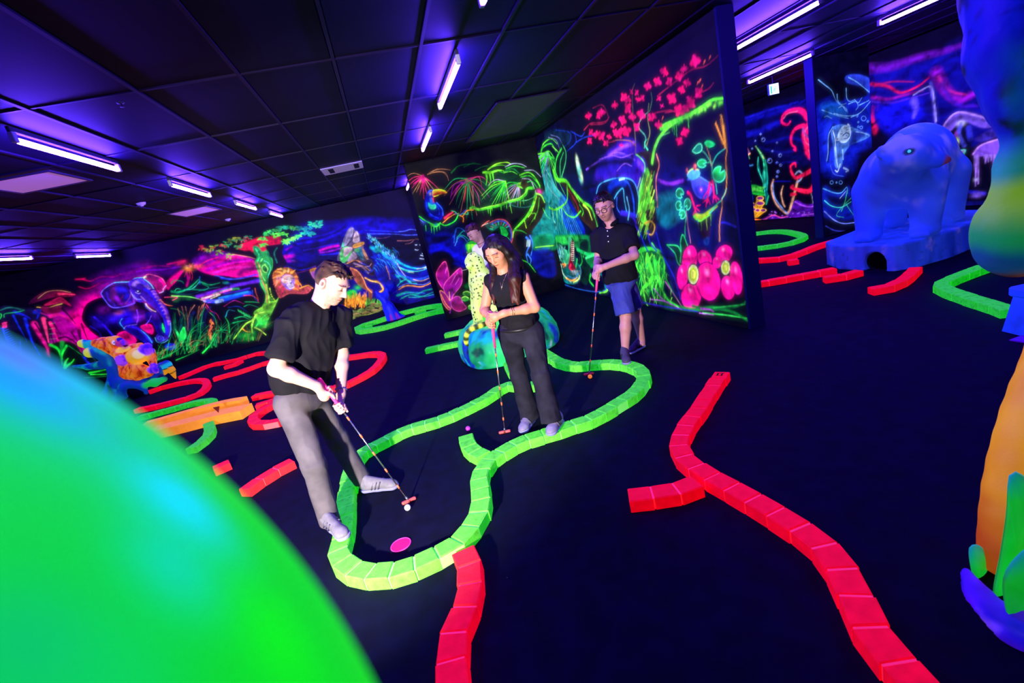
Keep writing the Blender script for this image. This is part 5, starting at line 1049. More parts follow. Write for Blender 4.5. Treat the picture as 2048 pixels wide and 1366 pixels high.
for p, w, col in (("935,500 960,480 985,490 975,520 940,530", 12, '#102060'), ("960,500 975,510", 12, '#3060a0'), ("915,490 930,485", 8, '#081040'), ("965,455 980,450", 8, '#081040'), ("885,520 880,540 900,540", 10, '#c0d8ff'), ("975,410 990,420", 14, '#b0d0ff'), ("870,600 880,700 890,760", 20, '#90b8ff'), ("930,620 935,700", 14, '#80b0ff'), ("1040,470 1100,480 1150,500", 8, '#80a8ff'), ("850,460 870,540 870,620", 8, '#d0e8ff'), ("910,740 890,800 870,790", 12, '#b0d0ff'), ("940,770 980,790 960,800", 16, '#90b0ff'), ("830,750 860,820 940,840", 8, '#3050d0')): cv.S(col, w, p, w2=w*.6, a=.95)
for (x, y, r0) in ((1105, 360, 20), (1085, 435, 12), (1060, 430, 8), (1140, 385, 8), (840, 890, 14), (915, 890, 14), (880, 890, 6), (1060, 390, 7), (1050, 340, 8)):
    cv.S('#5a90ff', 4, [(x+r0*math.cos(t), y+r0*math.sin(t)) for t in np.linspace(0, 6.28, 9)])
cv.P('#0a18b0', "770,930 860,970 920,980 970,930 1000,960 1020,1180 790,1180", soft=20, a=.9); cv.P('#050528', "800,1000 920,1010 1000,1000 1000,1090 860,1080", soft=24, a=.9); cv.P('#04041c', "800,1180 1040,1230 1040,1330 800,1280", soft=30, a=.9)
for p, w, col in (("770,940 860,975 920,975 965,930 970,980", 9, '#50a0ff'), ("780,1040 840,1085 920,1095 1000,1050", 7, '#40d0d0'), ("970,950 950,1050 920,1130", 5, '#40d090'), ("910,1020 960,960", 5, '#a0c0ff'), ("1000,1020 940,1080 880,1160 940,1180", 4, '#40c090'), ("780,1130 860,1200 940,1230 1040,1220", 9, '#6a80ff'), ("790,1250 880,1290 1040,1290", 8, '#2a30b0'), ("960,1070 1000,1130 1030,1170", 4, '#30b0a0')): cv.S(col, w, p, w2=w*.6)
cv.build('mural', 7.286, M_mural, wc, False)['label'] = 'mural of a diving polar bear under jellyfish and waves'
# ---------------------------------------------------------------- ceiling fittings
M_house = mat('grey_lamp_housing', (0.05, 0.045, 0.06), rough=0.4, spec=0.4)
M_tube = mat('black_light_tube', (0.02, 0.02, 0.02), UV_COLOR, UV_POWER*3)
M_tube.cycles.emission_sampling = 'AUTO'
M_capw = mat('pale_plastic_cap', (0.6, 0.58, 0.65), rough=0.35, spec=0.5)
LAMP_L = 1.33
def make_lamp():
    r = empty('black_light_lamp')
    link('lamp_housing', box_mesh('lamp_housing', (-.013, -.03, 0.05), (.013, LAMP_L+.03, 0.088), .005), M_house, r)
    link('glowing_tube', tube_mesh('glowing_tube', [(0, .03, 0), (0, LAMP_L-.03, 0)], .020, 12), M_tube, r)
    for y0, y1 in ((-.03, .012), (LAMP_L-.012, LAMP_L+.03)):
        link('end_cap', box_mesh('end_cap', (-.017, y0, -.017), (.017, y1, .052), .005), M_capw, r)
    return r
def copy_tree(o, parent=None):
    c = o.copy(); COL.objects.link(c); c.parent = parent
    for ch in o.children: copy_tree(ch, c)
    return c
lamp0 = make_lamp()
lamp_spots = [(-2.16, 4.20), (-2.16, 6.70), (-2.16, 9.28), (-2.16, 11.82), (0.97, 1.85), (0.97, 4.16), (0.97, 6.58), (0.97, 11.95), (-6.1, 6.9), (-6.1, 9.42), (-6.1, 12.05), (-2.16, 1.7),
              (4.58, 4.20), (4.58, 1.70), (4.58, 6.75), (6.90, 6.52), (6.90, 4.15), (6.90, 9.1), (4.58, 9.4)]  # spots without their own label below are unseen lamps added for light
for i, (x, y) in enumerate(lamp_spots):
    o = lamp0 if i == 0 else copy_tree(lamp0)
    o.location = (x, y, ROOM_H-.012-.088)
    lb = {(-2.16, 4.20): 'longest violet black light tube beside the large-looking lilac panel',
          (-2.16, 6.70): 'violet black light tube between the two pale lilac ceiling panels', (-2.16, 9.28): 'violet black light tube beside the narrow pale lilac ceiling panel',
          (-2.16, 11.82): 'violet black light tube close to the back wall over the tree mural', (0.97, 4.16): 'steep violet black light tube between ceiling grid bars before the grey panel',
          (0.97, 6.58): 'violet black light tube beside the large grey ceiling panel', (0.97, 11.95): 'violet black light tube half hidden behind the toucan partition',
          (-6.1, 9.42): 'violet black light tube in the dark left corner of the ceiling', (-6.1, 12.05): 'violet black light tube on the ceiling above the elephant mural',
          (4.58, 4.20): 'bright violet black light tube just past the frog partition end', (6.90, 6.52): 'violet black light tube above the exit sign', (6.90, 4.15): 'violet black light tube above the polar bear sculpture',
          (0.97, 1.85): 'violet black light tube overhead before the steep one'}.get((x, y), 'unseen violet black light tube added to light the hall')
    tag(o, lb, 'lamp', 'black light tubes on the ceiling')
M_panel = mat('milky_panel_glow', (0.72, 0.62, 0.76), '#c878d8', 0.42, rough=0.5)  # lilac glow stands in for tube light falling on unlit panels
def ceiling_panel(x0, x1, y0, y1, m, name, label, cat, z=ROOM_H-.013, frame=True, group=None):
    r = empty(name, ((x0+x1)/2, (y0+y1)/2, z))
    link('diffuser', box_mesh('diffuser', (x0+.02, y0+.02, z-.006), (x1-.02, y1-.02, z), .002), m, r)
    bm = bmesh.new()
    for lo, hi in (((x0, y0, z-.014), (x1, y0+.022, z)), ((x0, y1-.022, z-.014), (x1, y1, z)), ((x0, y0+.022, z-.014), (x0+.022, y1-.022, z)), ((x1-.022, y0+.022, z-.014), (x1, y1-.022, z))): bm_box(bm, lo, hi)
    link('panel_frame', from_bm('panel_frame', bm), M_house if frame else M_bar, r)
    tag(r, label, cat, group); return r
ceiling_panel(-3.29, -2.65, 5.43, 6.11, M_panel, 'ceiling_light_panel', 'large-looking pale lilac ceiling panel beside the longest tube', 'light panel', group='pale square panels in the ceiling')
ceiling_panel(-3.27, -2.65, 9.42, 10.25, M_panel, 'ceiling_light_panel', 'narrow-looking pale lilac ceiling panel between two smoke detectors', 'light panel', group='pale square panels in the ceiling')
M_grey = mat('grey_access_panel', (0.05, 0.045, 0.047), rough=0.6, noise=(3, .2))
ceiling_panel(1.78, 2.75, 6.12, 8.52, M_grey, 'access_panel', 'large plain grey panel in the ceiling by the toucan wall', 'panel', frame=False)
M_dark = mat('dark_slot_and_shade', (0.004, 0.004, 0.006), rough=0.8)  # dark slots, and the painted shade inside the tunnels
M_sign_w = mat('lit_sign_face', (0.8, 0.9, 0.85), (0.75, 1.0, 0.85), 1.6, rough=0.4)
M_sign_g = mat('sign_green', (0.05, 0.5, 0.2), (0.1, 0.75, 0.3), 0.9, rough=0.4)
# slotted vent plate
vz = ROOM_H-.013
r = empty('ceiling_vent', (-.28, 8.5, vz))
link('vent_plate', box_mesh('vent_plate', (-.60, 8.2, vz-.014), (.04, 8.84, vz), .003), mat('lilac_vent_plate', (0.5, 0.46, 0.56), '#8a6ab0', 0.25, rough=.5), r)
for x in (-.50, -.10): link('vent_slot', box_mesh('vent_slot', (x, 8.30, vz-.017), (x+.08, 8.72, vz-.010)), M_dark, r)
tag(r, 'pale ceiling vent plate with two dark slots', 'vent')
M_white = mat('white_plastic', (0.7, 0.66, 0.72), '#9a80c0', 0.15, rough=.4)
def detector(x, y, label):
    r = empty('smoke_detector', (x, y, vz))
    bm = bmesh.new(); bmesh.ops.create_cone(bm, cap_ends=True, segments=20, radius1=.045, radius2=.06, depth=.03, matrix=Matrix.Translation((x, y, vz-.015)))
    link('detector_body', from_bm('detector_body', bm, False), M_white, r)
    bm = bmesh.new(); bmesh.ops.create_cone(bm, cap_ends=True, segments=16, radius1=.018, radius2=.028, depth=.018, matrix=Matrix.Translation((x, y, vz-.038)))
    link('sensor_cap', from_bm('sensor_cap', bm, False), M_white, r)
    tag(r, label, 'smoke detector', 'smoke detectors on the ceiling')
detector(-3.02, 7.98, 'round white smoke detector between the two lilac ceiling panels'); detector(-3.06, 12.0, 'round white smoke detector on the ceiling near the back wall')
sp = empty('sprinkler_head', (-1.42, 4.08, vz))
link('sprinkler_rose', tube_mesh('sprinkler_rose', [(-1.42, 4.08, vz), (-1.42, 4.08, vz-.008), (-1.42, 4.08, vz-.012)], [.024, .022, .008], 14), M_house, sp)
link('sprinkler_pin', tube_mesh('sprinkler_pin', [(-1.42, 4.08, vz-.01), (-1.42, 4.08, vz-.03), (-1.42, 4.08, vz-.034)], [.006, .006, .013], 10), M_house, sp)
tag(sp, 'tiny metal sprinkler head in a ceiling board', 'sprinkler')
# exit sign hung from the ceiling in front of the undersea wall
ex = on_y(1548, 178, 8.2); ex = (ex[0], 8.2, ex[2])
r = empty('exit_sign', ex)
link('sign_box', box_mesh('sign_box', (ex[0]-.115, 8.2, ex[2]-.10), (ex[0]+.115, 8.24, ex[2]+.10), .004), mat('sign_frame_green', (0.05, .25, .15), rough=.5), r)
link('lit_face', box_mesh('lit_face', (ex[0]-.105, 8.195, ex[2]-.09), (ex[0]+.105, 8.2, ex[2]+.09)), M_sign_w, r)
bm = bmesh.new()
for (a, b, w) in (((.02, .01), (-.005, -.02), .016), ((-.005, -.02), (-.03, -.05), .012), ((-.005, -.02), (.02, -.045), .012), ((.02, -.045), (.015, -.07), .01), ((.015, .0), (.04, -.015), .009), ((.015, .005), (-.02, .01), .009)):
    a = np.array(a); b = np.array(b); n = np.array([-(b-a)[1], (b-a)[0]])/np.linalg.norm(b-a)*w/2
    bm.faces.new([bm.verts.new((ex[0]+p[0], 8.1935, ex[2]+p[1])) for p in (a-n, b-n, b+n, a+n)])
bm.faces.new([bm.verts.new((ex[0]+.03+.011*math.cos(t), 8.1935, ex[2]+.03+.011*math.sin(t))) for t in np.linspace(0, 6.28, 11)[:-1]])
bm.faces.new([bm.verts.new((ex[0]+p[0], 8.1935, ex[2]+p[1])) for p in ((-.085, -.075), (-.05, -.075), (-.05, .06), (-.085, .06))])
link('running_figure', from_bm('running_figure', bm), M_sign_g, r)
link('hanger', box_mesh('hanger', (ex[0]-.006, 8.214, ex[2]+.098), (ex[0]+.006, 8.226, ROOM_H)), M_house, r)
tag(r, 'lit white and green exit sign hanging from the ceiling', 'exit sign')

# ---------------------------------------------------------------- brick curbs of the golf lanes
M_green = mat('fluorescent_green_brick', (0.16, 0.62, 0.055), (0.003, 0.60, 0.004), 0.74, rough=0.75, spec=0.2, noise=(26, 0.28), bump=(90, .5, .004))
M_red = mat('fluorescent_red_brick', (0.62, 0.03, 0.035), (0.86, 0.0, 0.008), 0.85, rough=0.75, spec=0.2, noise=(26, 0.22), bump=(90, .5, .004))
M_orange = mat('fluorescent_orange_board', (0.95, 0.40, 0.06), (0.95, 0.27, 0.0), 0.80, rough=0.7, spec=0.2, noise=(14, 0.15))
M_gmort = mat('green_mortar', (0.34, 0.72, 0.20), (0.03, 0.74, 0.02), 0.75, rough=0.9)
M_rmort = mat('red_mortar', (0.72, 0.26, 0.22), (0.90, 0.01, 0.02), 0.8, rough=0.9)
def brick_ring(L, R, h, ins):
    """vertices for one wedge-shaped brick between two cross-sections (left/right at start and end)"""
    (l0, l1), (r0, r1) = L, R
    ring = [l0, r0, r1, l1]; c = sum(ring)/4
    vs = [(p[0], p[1], .0005) for p in ring]+[(p[0], p[1], h-ins) for p in ring]
    for p in ring:
        q = p+(c-p)/np.linalg.norm(c-p)*ins*1.4; vs.append((q[0], q[1], h))
    fs = [(3, 2, 1, 0), (8, 9, 10, 11)]
    for k in range(4):
        k2 = (k+1) % 4; fs += [(k, k2, 4+k2, 4+k), (4+k, 4+k2, 8+k2, 8+k)]
    return vs, fs
def curb(name, label, px_pts, m, mort, group=None, h=.075, w=.125, step=.155, frame=(0, 0, 1, 1), cat='curb', trim=(0, 0), jit=.004, pts_m=None):
    """row of bricks along a line traced on the tops of the bricks"""
    x0, y0, sx, sy = frame
    P = np.array([on_z(x0+x/sx, y0+y/sy, h)[:2] for x, y in px_pts]) if pts_m is None else np.array(pts_m)
    Q = spline(P, step=step); n = len(Q)
    T = np.gradient(Q, axis=0); T /= np.linalg.norm(T, axis=1)[:, None]; N = np.stack([-T[:, 1], T[:, 0]], 1)
    root = empty(name, (Q[0][0], Q[0][1], 0)); tag(root, label, cat, group)
    rr = random.Random(int(abs(P[0][0])*1000))
    g = .0045
    for i in range(n-1):
        off = rr.uniform(-jit, jit); ww = w/2+rr.uniform(-.002, .002)
        d = Q[i+1]-Q[i]; d = d/np.linalg.norm(d)
        A, B = Q[i]+d*g+N[i]*off, Q[i+1]-d*g+N[i+1]*off
        vs, fs = brick_ring((A+N[i]*ww, B+N[i+1]*ww), (A-N[i]*ww, B-N[i+1]*ww), h+rr.uniform(-.002, .002), .006)
        link('brick', mesh('brick', vs, fs), m, root)
    if mort is not None:
        vs, fs = [], []
        for i in range(n):
            for s, z in ((1, 0.0008), (1, h-.006), (-1, h-.006), (-1, 0.0008)):
                e = Q[i]+N[i]*s*(w/2-.005)
                if i == 0: e = e+T[0]*.02
                if i == n-1: e = e-T[-1]*.02
                vs.append((e[0], e[1], z))
        for i in range(n-1):
            for k in range(3): fs.append((i*4+k, (i+1)*4+k, (i+1)*4+k+1, i*4+k+1))
        fs += [(0, 1, 2, 3), tuple((n-1)*4+k for k in (3, 2, 1, 0))]
        link('mortar', mesh('mortar', vs, fs), mort, root)
    return root
Z6 = (600, 700, 2.0507, 2.051); Z7 = (1200, 700, 2.0507, 2.051); Z4 = (900, 620, 4.553, 4.553)
ZR = (1840, 400, 2.731, 2.732); ZB = (1300, 440, 2.738, 2.738); ZL = (240, 660, 4.0175, 4.0176); Z5 = (450, 420, 3.794, 3.794)
curb('green_brick_curb', 'long winding green brick curb around the pink hole cup', [(1032, 124), (998, 131), (948, 138), (900, 138), (835, 140), (760, 190), (690, 225), (600, 268), (540, 287), (430, 320), (330, 370), (262, 405), (222, 450), (203, 500), (192, 555), (184, 620), (180, 690), (168, 765), (153, 830), (183, 870), (235, 900), (305, 906), (385, 897), (480, 866), (570, 824), (645, 780), (700, 716), (736, 650), (740, 590), (733, 530), (742, 488), (778, 440), (832, 405), (890, 372), (960, 346), (1040, 325), (1110, 300), (1180, 278), (1250, 242), (1320, 200), (1378, 160), (1408, 110), (1396, 76), (1350, 55), (1280, 45), (1200, 50), (1120, 55), (1060, 40), (1010, 10), (990, -2)], M_green, M_gmort, frame=Z6, step=.128)
curb('green_brick_curb', 'short curved green brick spur with the purple ball at its tip', [(680, 345), (687, 380), (712, 408), (752, 428)], M_green, M_gmort, frame=Z6, step=.13)
curb('green_brick_curb', 'short green brick curb running from the rock to the lane edge', [(530, 470), (555, 525), (578, 565)], M_green, M_gmort, frame=Z4, step=.16)
curb('red_brick_curb', 'red brick curb starting at the green curb near the pink hole', [(668, 815), (690, 860), (700, 910), (694, 970), (678, 1040), (645, 1110), (620, 1180), (616, 1260), (618, 1330), (622, 1400)], M_red, M_rmort, frame=Z6, step=.135)
c11 = curb('red_brick_curb', 'long red brick curb with two black bars on its end brick', [(500, 88), (466, 138), (432, 190), (400, 240), (360, 290), (332, 338), (320, 384), (335, 422), (378, 460), (432, 500), (520, 547), (620, 602), (720, 660), (820, 722), (905, 785), (968, 855), (1016, 932), (1050, 1005), (1086, 1090), (1142, 1182), (1230, 1280), (1320, 1380), (1380, 1450)], M_red, M_rmort, frame=Z7, step=.14, w=.118)
curb('red_brick_curb', 'short curved red brick branch joining the long red curb', [(112, 592), (200, 582), (290, 570), (365, 548), (398, 532)], M_red, M_rmort, frame=Z7, step=.15)
# the number on the end brick: two bars with serifs
M_ink = mat('black_paint_mark', (0.01, 0.008, 0.008), rough=.8)
e0 = on_z(1200+500/2.0507, 700+88/2.051, .0755); e1 = on_z(1200+484/2.0507, 700+113/2.051, .0755)
dirn = (e1-e0)/np.linalg.norm(e1-e0); nrm = np.array([-dirn[1], dirn[0], 0])
bm = bmesh.new()
for s in (-.017, .017):
    c0 = e0+dirn*.07+nrm*s
    for a, b, wd in ((-.026, .026, .0065), (-.028, -.022, .017), (.022, .028, .017)):
        q = [c0+dirn*a-nrm*wd, c0+dirn*b-nrm*wd, c0+dirn*b+nrm*wd, c0+dirn*a+nrm*wd]
        bm.faces.new([bm.verts.new((p[0], p[1], .0785)) for p in q])
bmesh.ops.recalc_face_normals(bm, faces=bm.faces)
link('painted_number', from_bm('painted_number', bm), M_ink, c11)
curb('green_brick_curb', 'green brick curb bending at the blue block', [(420, 335), (345, 357), (250, 392), (165, 425), (112, 452), (128, 473), (190, 497), (290, 530), (400, 562), (492, 596)], M_green, M_gmort, frame=ZR, step=.17)
curb('red_brick_curb', 'straight red brick curb from the partition end to the ice base', [(556, 343), (690, 322), (850, 292), (1015, 262)], M_red, M_rmort, frame=ZB, step=.2)
curb('red_brick_curb', 'short red brick curb left of the tunnel mouth', [(950, 313), (1050, 298), (1146, 272)], M_red, M_rmort, frame=ZB, step=.2)
curb('red_brick_curb', 'curved red brick curb right of the tunnel mouth', [(1205, 373), (1300, 358), (1390, 318), (1455, 256)], M_red, M_rmort, frame=ZB, step=.2)
curb('red_brick_curb', 'winding red brick curb running behind the ice base', [(540, 214), (650, 207), (745, 197), (830, 168), (900, 140), (1000, 110), (1100, 88)], M_red, M_rmort, frame=ZB, step=.25)
curb('red_brick_curb', 'stubby red brick spur on the curb behind the ice base', [(752, 222), (785, 219), (812, 212)], M_red, M_rmort, frame=ZB, step=.2)
curb('green_brick_curb', 'green brick curb loop in front of the undersea wall', [(525, 76), (640, 58), (740, 56), (825, 74), (842, 88), (790, 112), (680, 134), (540, 151)], M_green, M_gmort, frame=ZB, step=.25)
# lanes on the left
curb('red_brick_curb', 'long red brick curb loop ending in a point behind the man in grey trousers', pts_m=[on_z(x, y, .07)[:2] for x, y in ((360, 753), (390, 740), (420, 728), (447, 723), (479, 716), (502, 708), (526, 704), (600, 705), (686, 712), (735, 706), (760, 706), (764, 714), (748, 735), (721, 752), (688, 767), (620, 782), (545, 784), (506, 791))], px_pts=None, m=M_red, mort=None, step=.22)
curb('red_brick_curb', 'stubby red brick spur on the far red loop', [(835, 290), (900, 275), (965, 240)], M_red, None, frame=ZL, step=.25)
curb('red_brick_curb', 'narrow red brick loop beside the orangutan log', [(225, 488), (330, 452), (500, 412), (640, 393), (695, 415), (660, 480), (560, 528), (400, 572), (280, 602), (130, 630)], M_red, None, frame=ZL, step=.22)
curb('red_brick_curb', 'straight red brick curb joining the narrow red loop', [(745, 384), (830, 358), (960, 325), (1060, 290), (1160, 255), (1300, 225)], M_red, None, frame=ZL, step=.22)
curb('green_brick_curb', 'green brick curb beside the orange boards', [(150, 690), (250, 665), (400, 625), (560, 580), (700, 556), (750, 568), (700, 590)], M_green, None, frame=ZL, step=.2)
curb('red_brick_curb', 'hooked red brick curb at the end of the orange boards', [(1085, 601), (1110, 592), (1190, 565), (1240, 575), (1180, 610), (1090, 660), (1060, 715), (1110, 745), (1200, 735), (1300, 715)], M_red, M_rmort, frame=ZL, step=.2)
curb('green_brick_curb', 'pale green brick curb under the orange board', [(705, 742), (712, 820), (640, 895), (560, 950)], M_green, M_gmort, frame=ZL, step=.18)
curb('red_brick_curb', 'three red bricks in a row by the man in grey trousers', [(1385, 1040), (1290, 1085), (1180, 1150), (1070, 1220), (990, 1280)], M_red, M_rmort, frame=ZL, step=.16)
curb('red_brick_curb', 'single red brick end peeping out behind the round green sculpture', [(880, 1050), (820, 1070), (740, 1110)], M_red, M_rmort, frame=ZL, step=.16)
def board(name, label, top_px, frame, zt, w, th, tail=None):
    x0, y0, s, _ = frame
    P = spline(np.array([on_z(x0+x/s, y0+y/s, zt)[:2] for x, y in top_px]), n=12)
    T = np.gradient(P, axis=0); T /= np.linalg.norm(T, axis=1)[:, None]; N = np.stack([-T[:, 1], T[:, 0]], 1)
    vs, fs = [], []
    for i in range(len(P)):
        for s_, z in ((1, zt), (-1, zt), (-1, zt-th), (1, zt-th)):
            e = P[i]+N[i]*s_*w/2; vs.append((e[0], e[1], z))
    for i in range(len(P)-1):
        for k in range(4): fs.append((i*4+k, i*4+(k+1) % 4, (i+1)*4+(k+1) % 4, (i+1)*4+k))
    fs += [(3, 2, 1, 0), tuple((len(P)-1)*4+k for k in range(4))]
    return link(name, mesh(name, vs, fs), M_orange), P
o, _ = board('orange_rail', 'x', [(200, 745), (300, 718), (500, 660), (700, 605), (850, 570), (988, 548)], ZL, .11, .15, .11)
tag(o, 'slim orange rail beside the wide orange board', 'rail')
root = empty('orange_board', on_z(240+700/4.02, 660+740/4.02, 0)); tag(root, 'wide orange bridge board with a red arrow mark', 'board')
o, Pb = board('board_side', 'x', [(250, 800), (370, 768), (560, 722), (750, 672), (900, 640), (1010, 618)], ZL, .12, .26, .26); o.parent = root; o.matrix_parent_inverse = parent_matrix(root).inverted()
mk = on_z(240+800/4.0175, 660+690/4.0175, .16); bm = bmesh.new()
fp = Pb[8]; fn = np.array([(Pb[9]-Pb[7])[1], -(Pb[9]-Pb[7])[0]]); fn /= np.linalg.norm(fn); ft = (Pb[9]-Pb[7])/np.linalg.norm(Pb[9]-Pb[7])
if fn@np.array([0, -1]) < 0: fn = -fn
for tri in (((-.05, .09), (.05, .09), (0.0, -.0)),):
    bm.faces.new([bm.verts.new((fp[0]+fn[0]*.0615+ft[0]*a, fp[1]+fn[1]*.0615+ft[1]*a, .13+b)) for a, b in tri])
link('arrow_mark', from_bm('arrow_mark', bm), mat('dark_red_mark', (0.25, .02, .02), rough=.8), root)
# far green lane by the back wall and stubs by the rock
curb('green_brick_curb', 'far green brick loop around the blue whale tail', [(1690, 712), (1600, 716), (1520, 726), (1330, 772), (1150, 832), (1030, 868), (1002, 890), (1030, 905), (1110, 895), (1250, 865), (1400, 815), (1560, 766), (1700, 738)], M_green, None, frame=Z5, step=.3, h=.1, w=.15)
curb('green_brick_curb', 'stubby green spur inside the far green loop at its tip', [(1060, 884), (1115, 868)], M_green, None, frame=Z5, step=.3, h=.08)
curb('green_brick_curb', 'stubby green spur on the far green loop near the purple lotus', [(1440, 768), (1480, 755), (1515, 744)], M_green, None, frame=Z5, step=.3, h=.09)
curb('green_brick_curb', 'straight green brick curb ending left of the spotted cat rock', [(1518, 1052), (1650, 1022), (1830, 985)], M_green, M_gmort, frame=Z5, step=.2)
curb('green_brick_curb', 'second straight green brick curb behind the first by the rock', [(1662, 938), (1740, 920), (1860, 895)], M_green, M_gmort, frame=Z5, step=.2)

# hole cup and balls
hc = on_z(802, 1090, 0)
M_cup = mat('fluorescent_pink_cup', (0.45, 0.01, 0.10), (0.85, 0.0, 0.14), 0.75, rough=.5)
cup = empty('hole_cup', (hc[0], hc[1], 0)); tag(cup, 'round pink hole cup set in the carpet', 'hole')
bm = bmesh.new(); bmesh.ops.create_cone(bm, cap_ends=True, segments=40, radius1=.062, radius2=.060, depth=.004, matrix=Matrix.Translation((hc[0], hc[1], .002)))
link('cup_disc', from_bm('cup_disc', bm), M_cup, cup)
link('cup_rim', tube_mesh('cup_rim', [(hc[0]+.060*math.cos(t), hc[1]+.060*math.sin(t), .003) for t in np.linspace(0, 2*math.pi, 41)], .0035, 6, cap=False), mat('pink_cup_rim', (0.8, .05, .35), (0.7, 0, .15), .6), cup)
def ball(px, py, label, base, em, es):
    c = on_z(px, py, .0213)
    o = link('golf_ball', ball_mesh('golf_ball', (0, 0, 0), .0213, 24, 14), mat('ball_'+label.split()[0], base, em, es, rough=.3, spec=.5))
    o.location = (c[0], c[1], .0214); tag(o, label, 'golf ball'); return o
ball(815, 1015, 'white golf ball in front of the putter head of the man in grey trousers', (0.85, .85, .9), (.5, .5, .8), .25)
ball(936, 857, 'purple golf ball at the tip of the short green spur', (0.5, .05, .6), (.35, .0, .55), .7)
ball(1180, 753, 'orange golf ball beside the putter of the man in shorts', (0.95, .35, .05), (.95, .22, .01), .8)
# ---------------------------------------------------------------- sculptures
def prism(clay, poly, z0, z1, k=0.0, r=0.02):
    """upright block with the given floor outline"""
    P = np.array(poly, dtype=float)
    x = (clay.lo[0]+np.arange(clay.n[0])*clay.h)[:, None]; y = (clay.lo[1]+np.arange(clay.n[1])*clay.h)[None, :]
    dm = np.full((clay.n[0], clay.n[1]), 1e9); ins = np.zeros(dm.shape, bool); n = len(P)
    for q in range(n):
        A, B = P[q], P[(q+1) % n]
        if A[1] != B[1]: ins ^= ((A[1] > y) != (B[1] > y)) & (x < (B[0]-A[0])*(y-A[1])/(B[1]-A[1])+A[0])
        d = B-A; t = np.clip(((x-A[0])*d[0]+(y-A[1])*d[1])/(d@d), 0, 1); dm = np.minimum(dm, np.hypot(x-A[0]-t*d[0], y-A[1]-t*d[1]))
    s2 = np.where(ins, -dm, dm)+r
    z = (clay.lo[2]+np.arange(clay.n[2])*clay.h); dz = np.maximum(z0-z, z-z1)[None, None, :]+r
    s2 = s2[:, :, None]
    D = np.sqrt(np.maximum(s2, 0)**2+np.maximum(dz, 0)**2)+np.minimum(np.maximum(s2, dz), 0)-r
    clay._mix((slice(None),)*3, D.astype(np.float32), k)
def hit(clay, x, y):
    """first point of the sculpture seen through that spot of the photograph"""
    d = ray(x, y); d /= np.linalg.norm(d)
    for t in np.arange(.5, 16, .006):
        p = CC+d*t; i = np.round((p-clay.lo)/clay.h).astype(int)
        if (i >= 0).all() and (i < clay.n).all() and clay.f[tuple(i)] < 0: return p
    return CC+d*5
def mixc(a, b, t): t = np.clip(t, 0, 1)[:, None]; return lin(a)*(1-t)+lin(b)*t if isinstance(b, str) and isinstance(a, str) else (a if not isinstance(a, str) else lin(a))*(1-t)+(b if not isinstance(b, str) else lin(b))*t
def sst(x, a, b): t = np.clip((x-a)/(b-a), 0, 1); return t*t*(3-2*t)
M_bluep = attr_mat('blue_sculpture_paint', estr=0.26, base_mul=(.9, 1.0, .85), base_add=(.05, .45, .10), rough=0.55, spec=0.3, bump=(30, .25, .01))
M_glowp = attr_mat('fluorescent_sculpture_paint', estr=0.55, base_mul=0.9, rough=0.5, spec=0.3, bump=(40, .25, .006))

# --- polar bear on its ice block
BF = np.array([-.933, -.36, 0]); BS = np.array([-.36, .933, 0]); BC = np.array([6.60, 4.93, 0])
def bp(f, s, z): return BC+BF*f+BS*s+np.array([0, 0, z])
BA = [BF, BS, np.array([0, 0, 1.0])]
bear = empty('polar_bear_sculpture', (6.6, 4.93, 0)); tag(bear, 'big blue polar bear sculpture on a fluted ice block with tunnel', 'sculpture')
ck = Clay((5.4, 4.0, .28), (7.7, 5.8, 1.85), .021)
ck.ell(bp(-.28, 0, 1.14), (.48, .42, .50), BA, k=.05); ck.ell(bp(.10, 0, 1.10), (.55, .40, .42), BA, k=.12); ck.ell(bp(.36, 0, 1.08), (.34, .42, .40), BA, k=.12)
for s in (-.27, .30):
    ck.cap(bp(.36, s, .95), bp(.45, s*1.02, .45), .21, .145, .07); ck.ell(bp(.50, s*1.02, .39), (.19, .15, .07), BA, k=.05)
    ck.cap(bp(-.38, s, .95), bp(-.44, s*1.05, .46), .25, .16, .07); ck.ell(bp(-.40, s*1.05, .39), (.20, .16, .07), BA, k=.05)
for s in (-.27, .30):
    for t in (-.08, -.028, .028, .08): ck.ell(bp(.655, s*1.02+t, .37), (.045, .026, .035), BA, k=.012); ck.ell(bp(-.235, s*1.05+t, .37), (.045, .026, .035), BA, k=.012)
hd = np.array([5.76, 4.35, 1.355]); nose = np.array([6.00, 4.085, 1.205])
ck.cap(bp(.45, -.02, 1.15), hd+np.array([.06, .06, -.03]), .33, .21, .08); ck.ell(hd, (.24, .21, .20), [np.array([.66, -.73, -.17]), np.array([.73, .66, 0]), np.array([.12, -.12, .98])], k=.06)
ck.cap(hd+[.04, -.04, -.01], hd+(nose-hd)*.72+[0, 0, .0], .17, .085, .06); ck.cap(hd+(nose-hd)*.72, nose, .085, .042, .03)
ck.cap(hd+[.06, -.10, -.10], hd+(nose-hd)*.8+[0, 0, -.045], .10, .05, .03)
ear1 = hit(ck, 1765, 306); ck.ell(ear1+np.array([.0, .0, .01]), (.07, .06, .075), k=.02); ck.ell(ear1+np.array([-.045, -.035, .0]), (.036, .036, .038), k=.01, sub=True)
ck.ell(hd+[.12, .15, .17], (.06, .06, .07), k=.03)
eyep = hit(ck, 1818, 303)
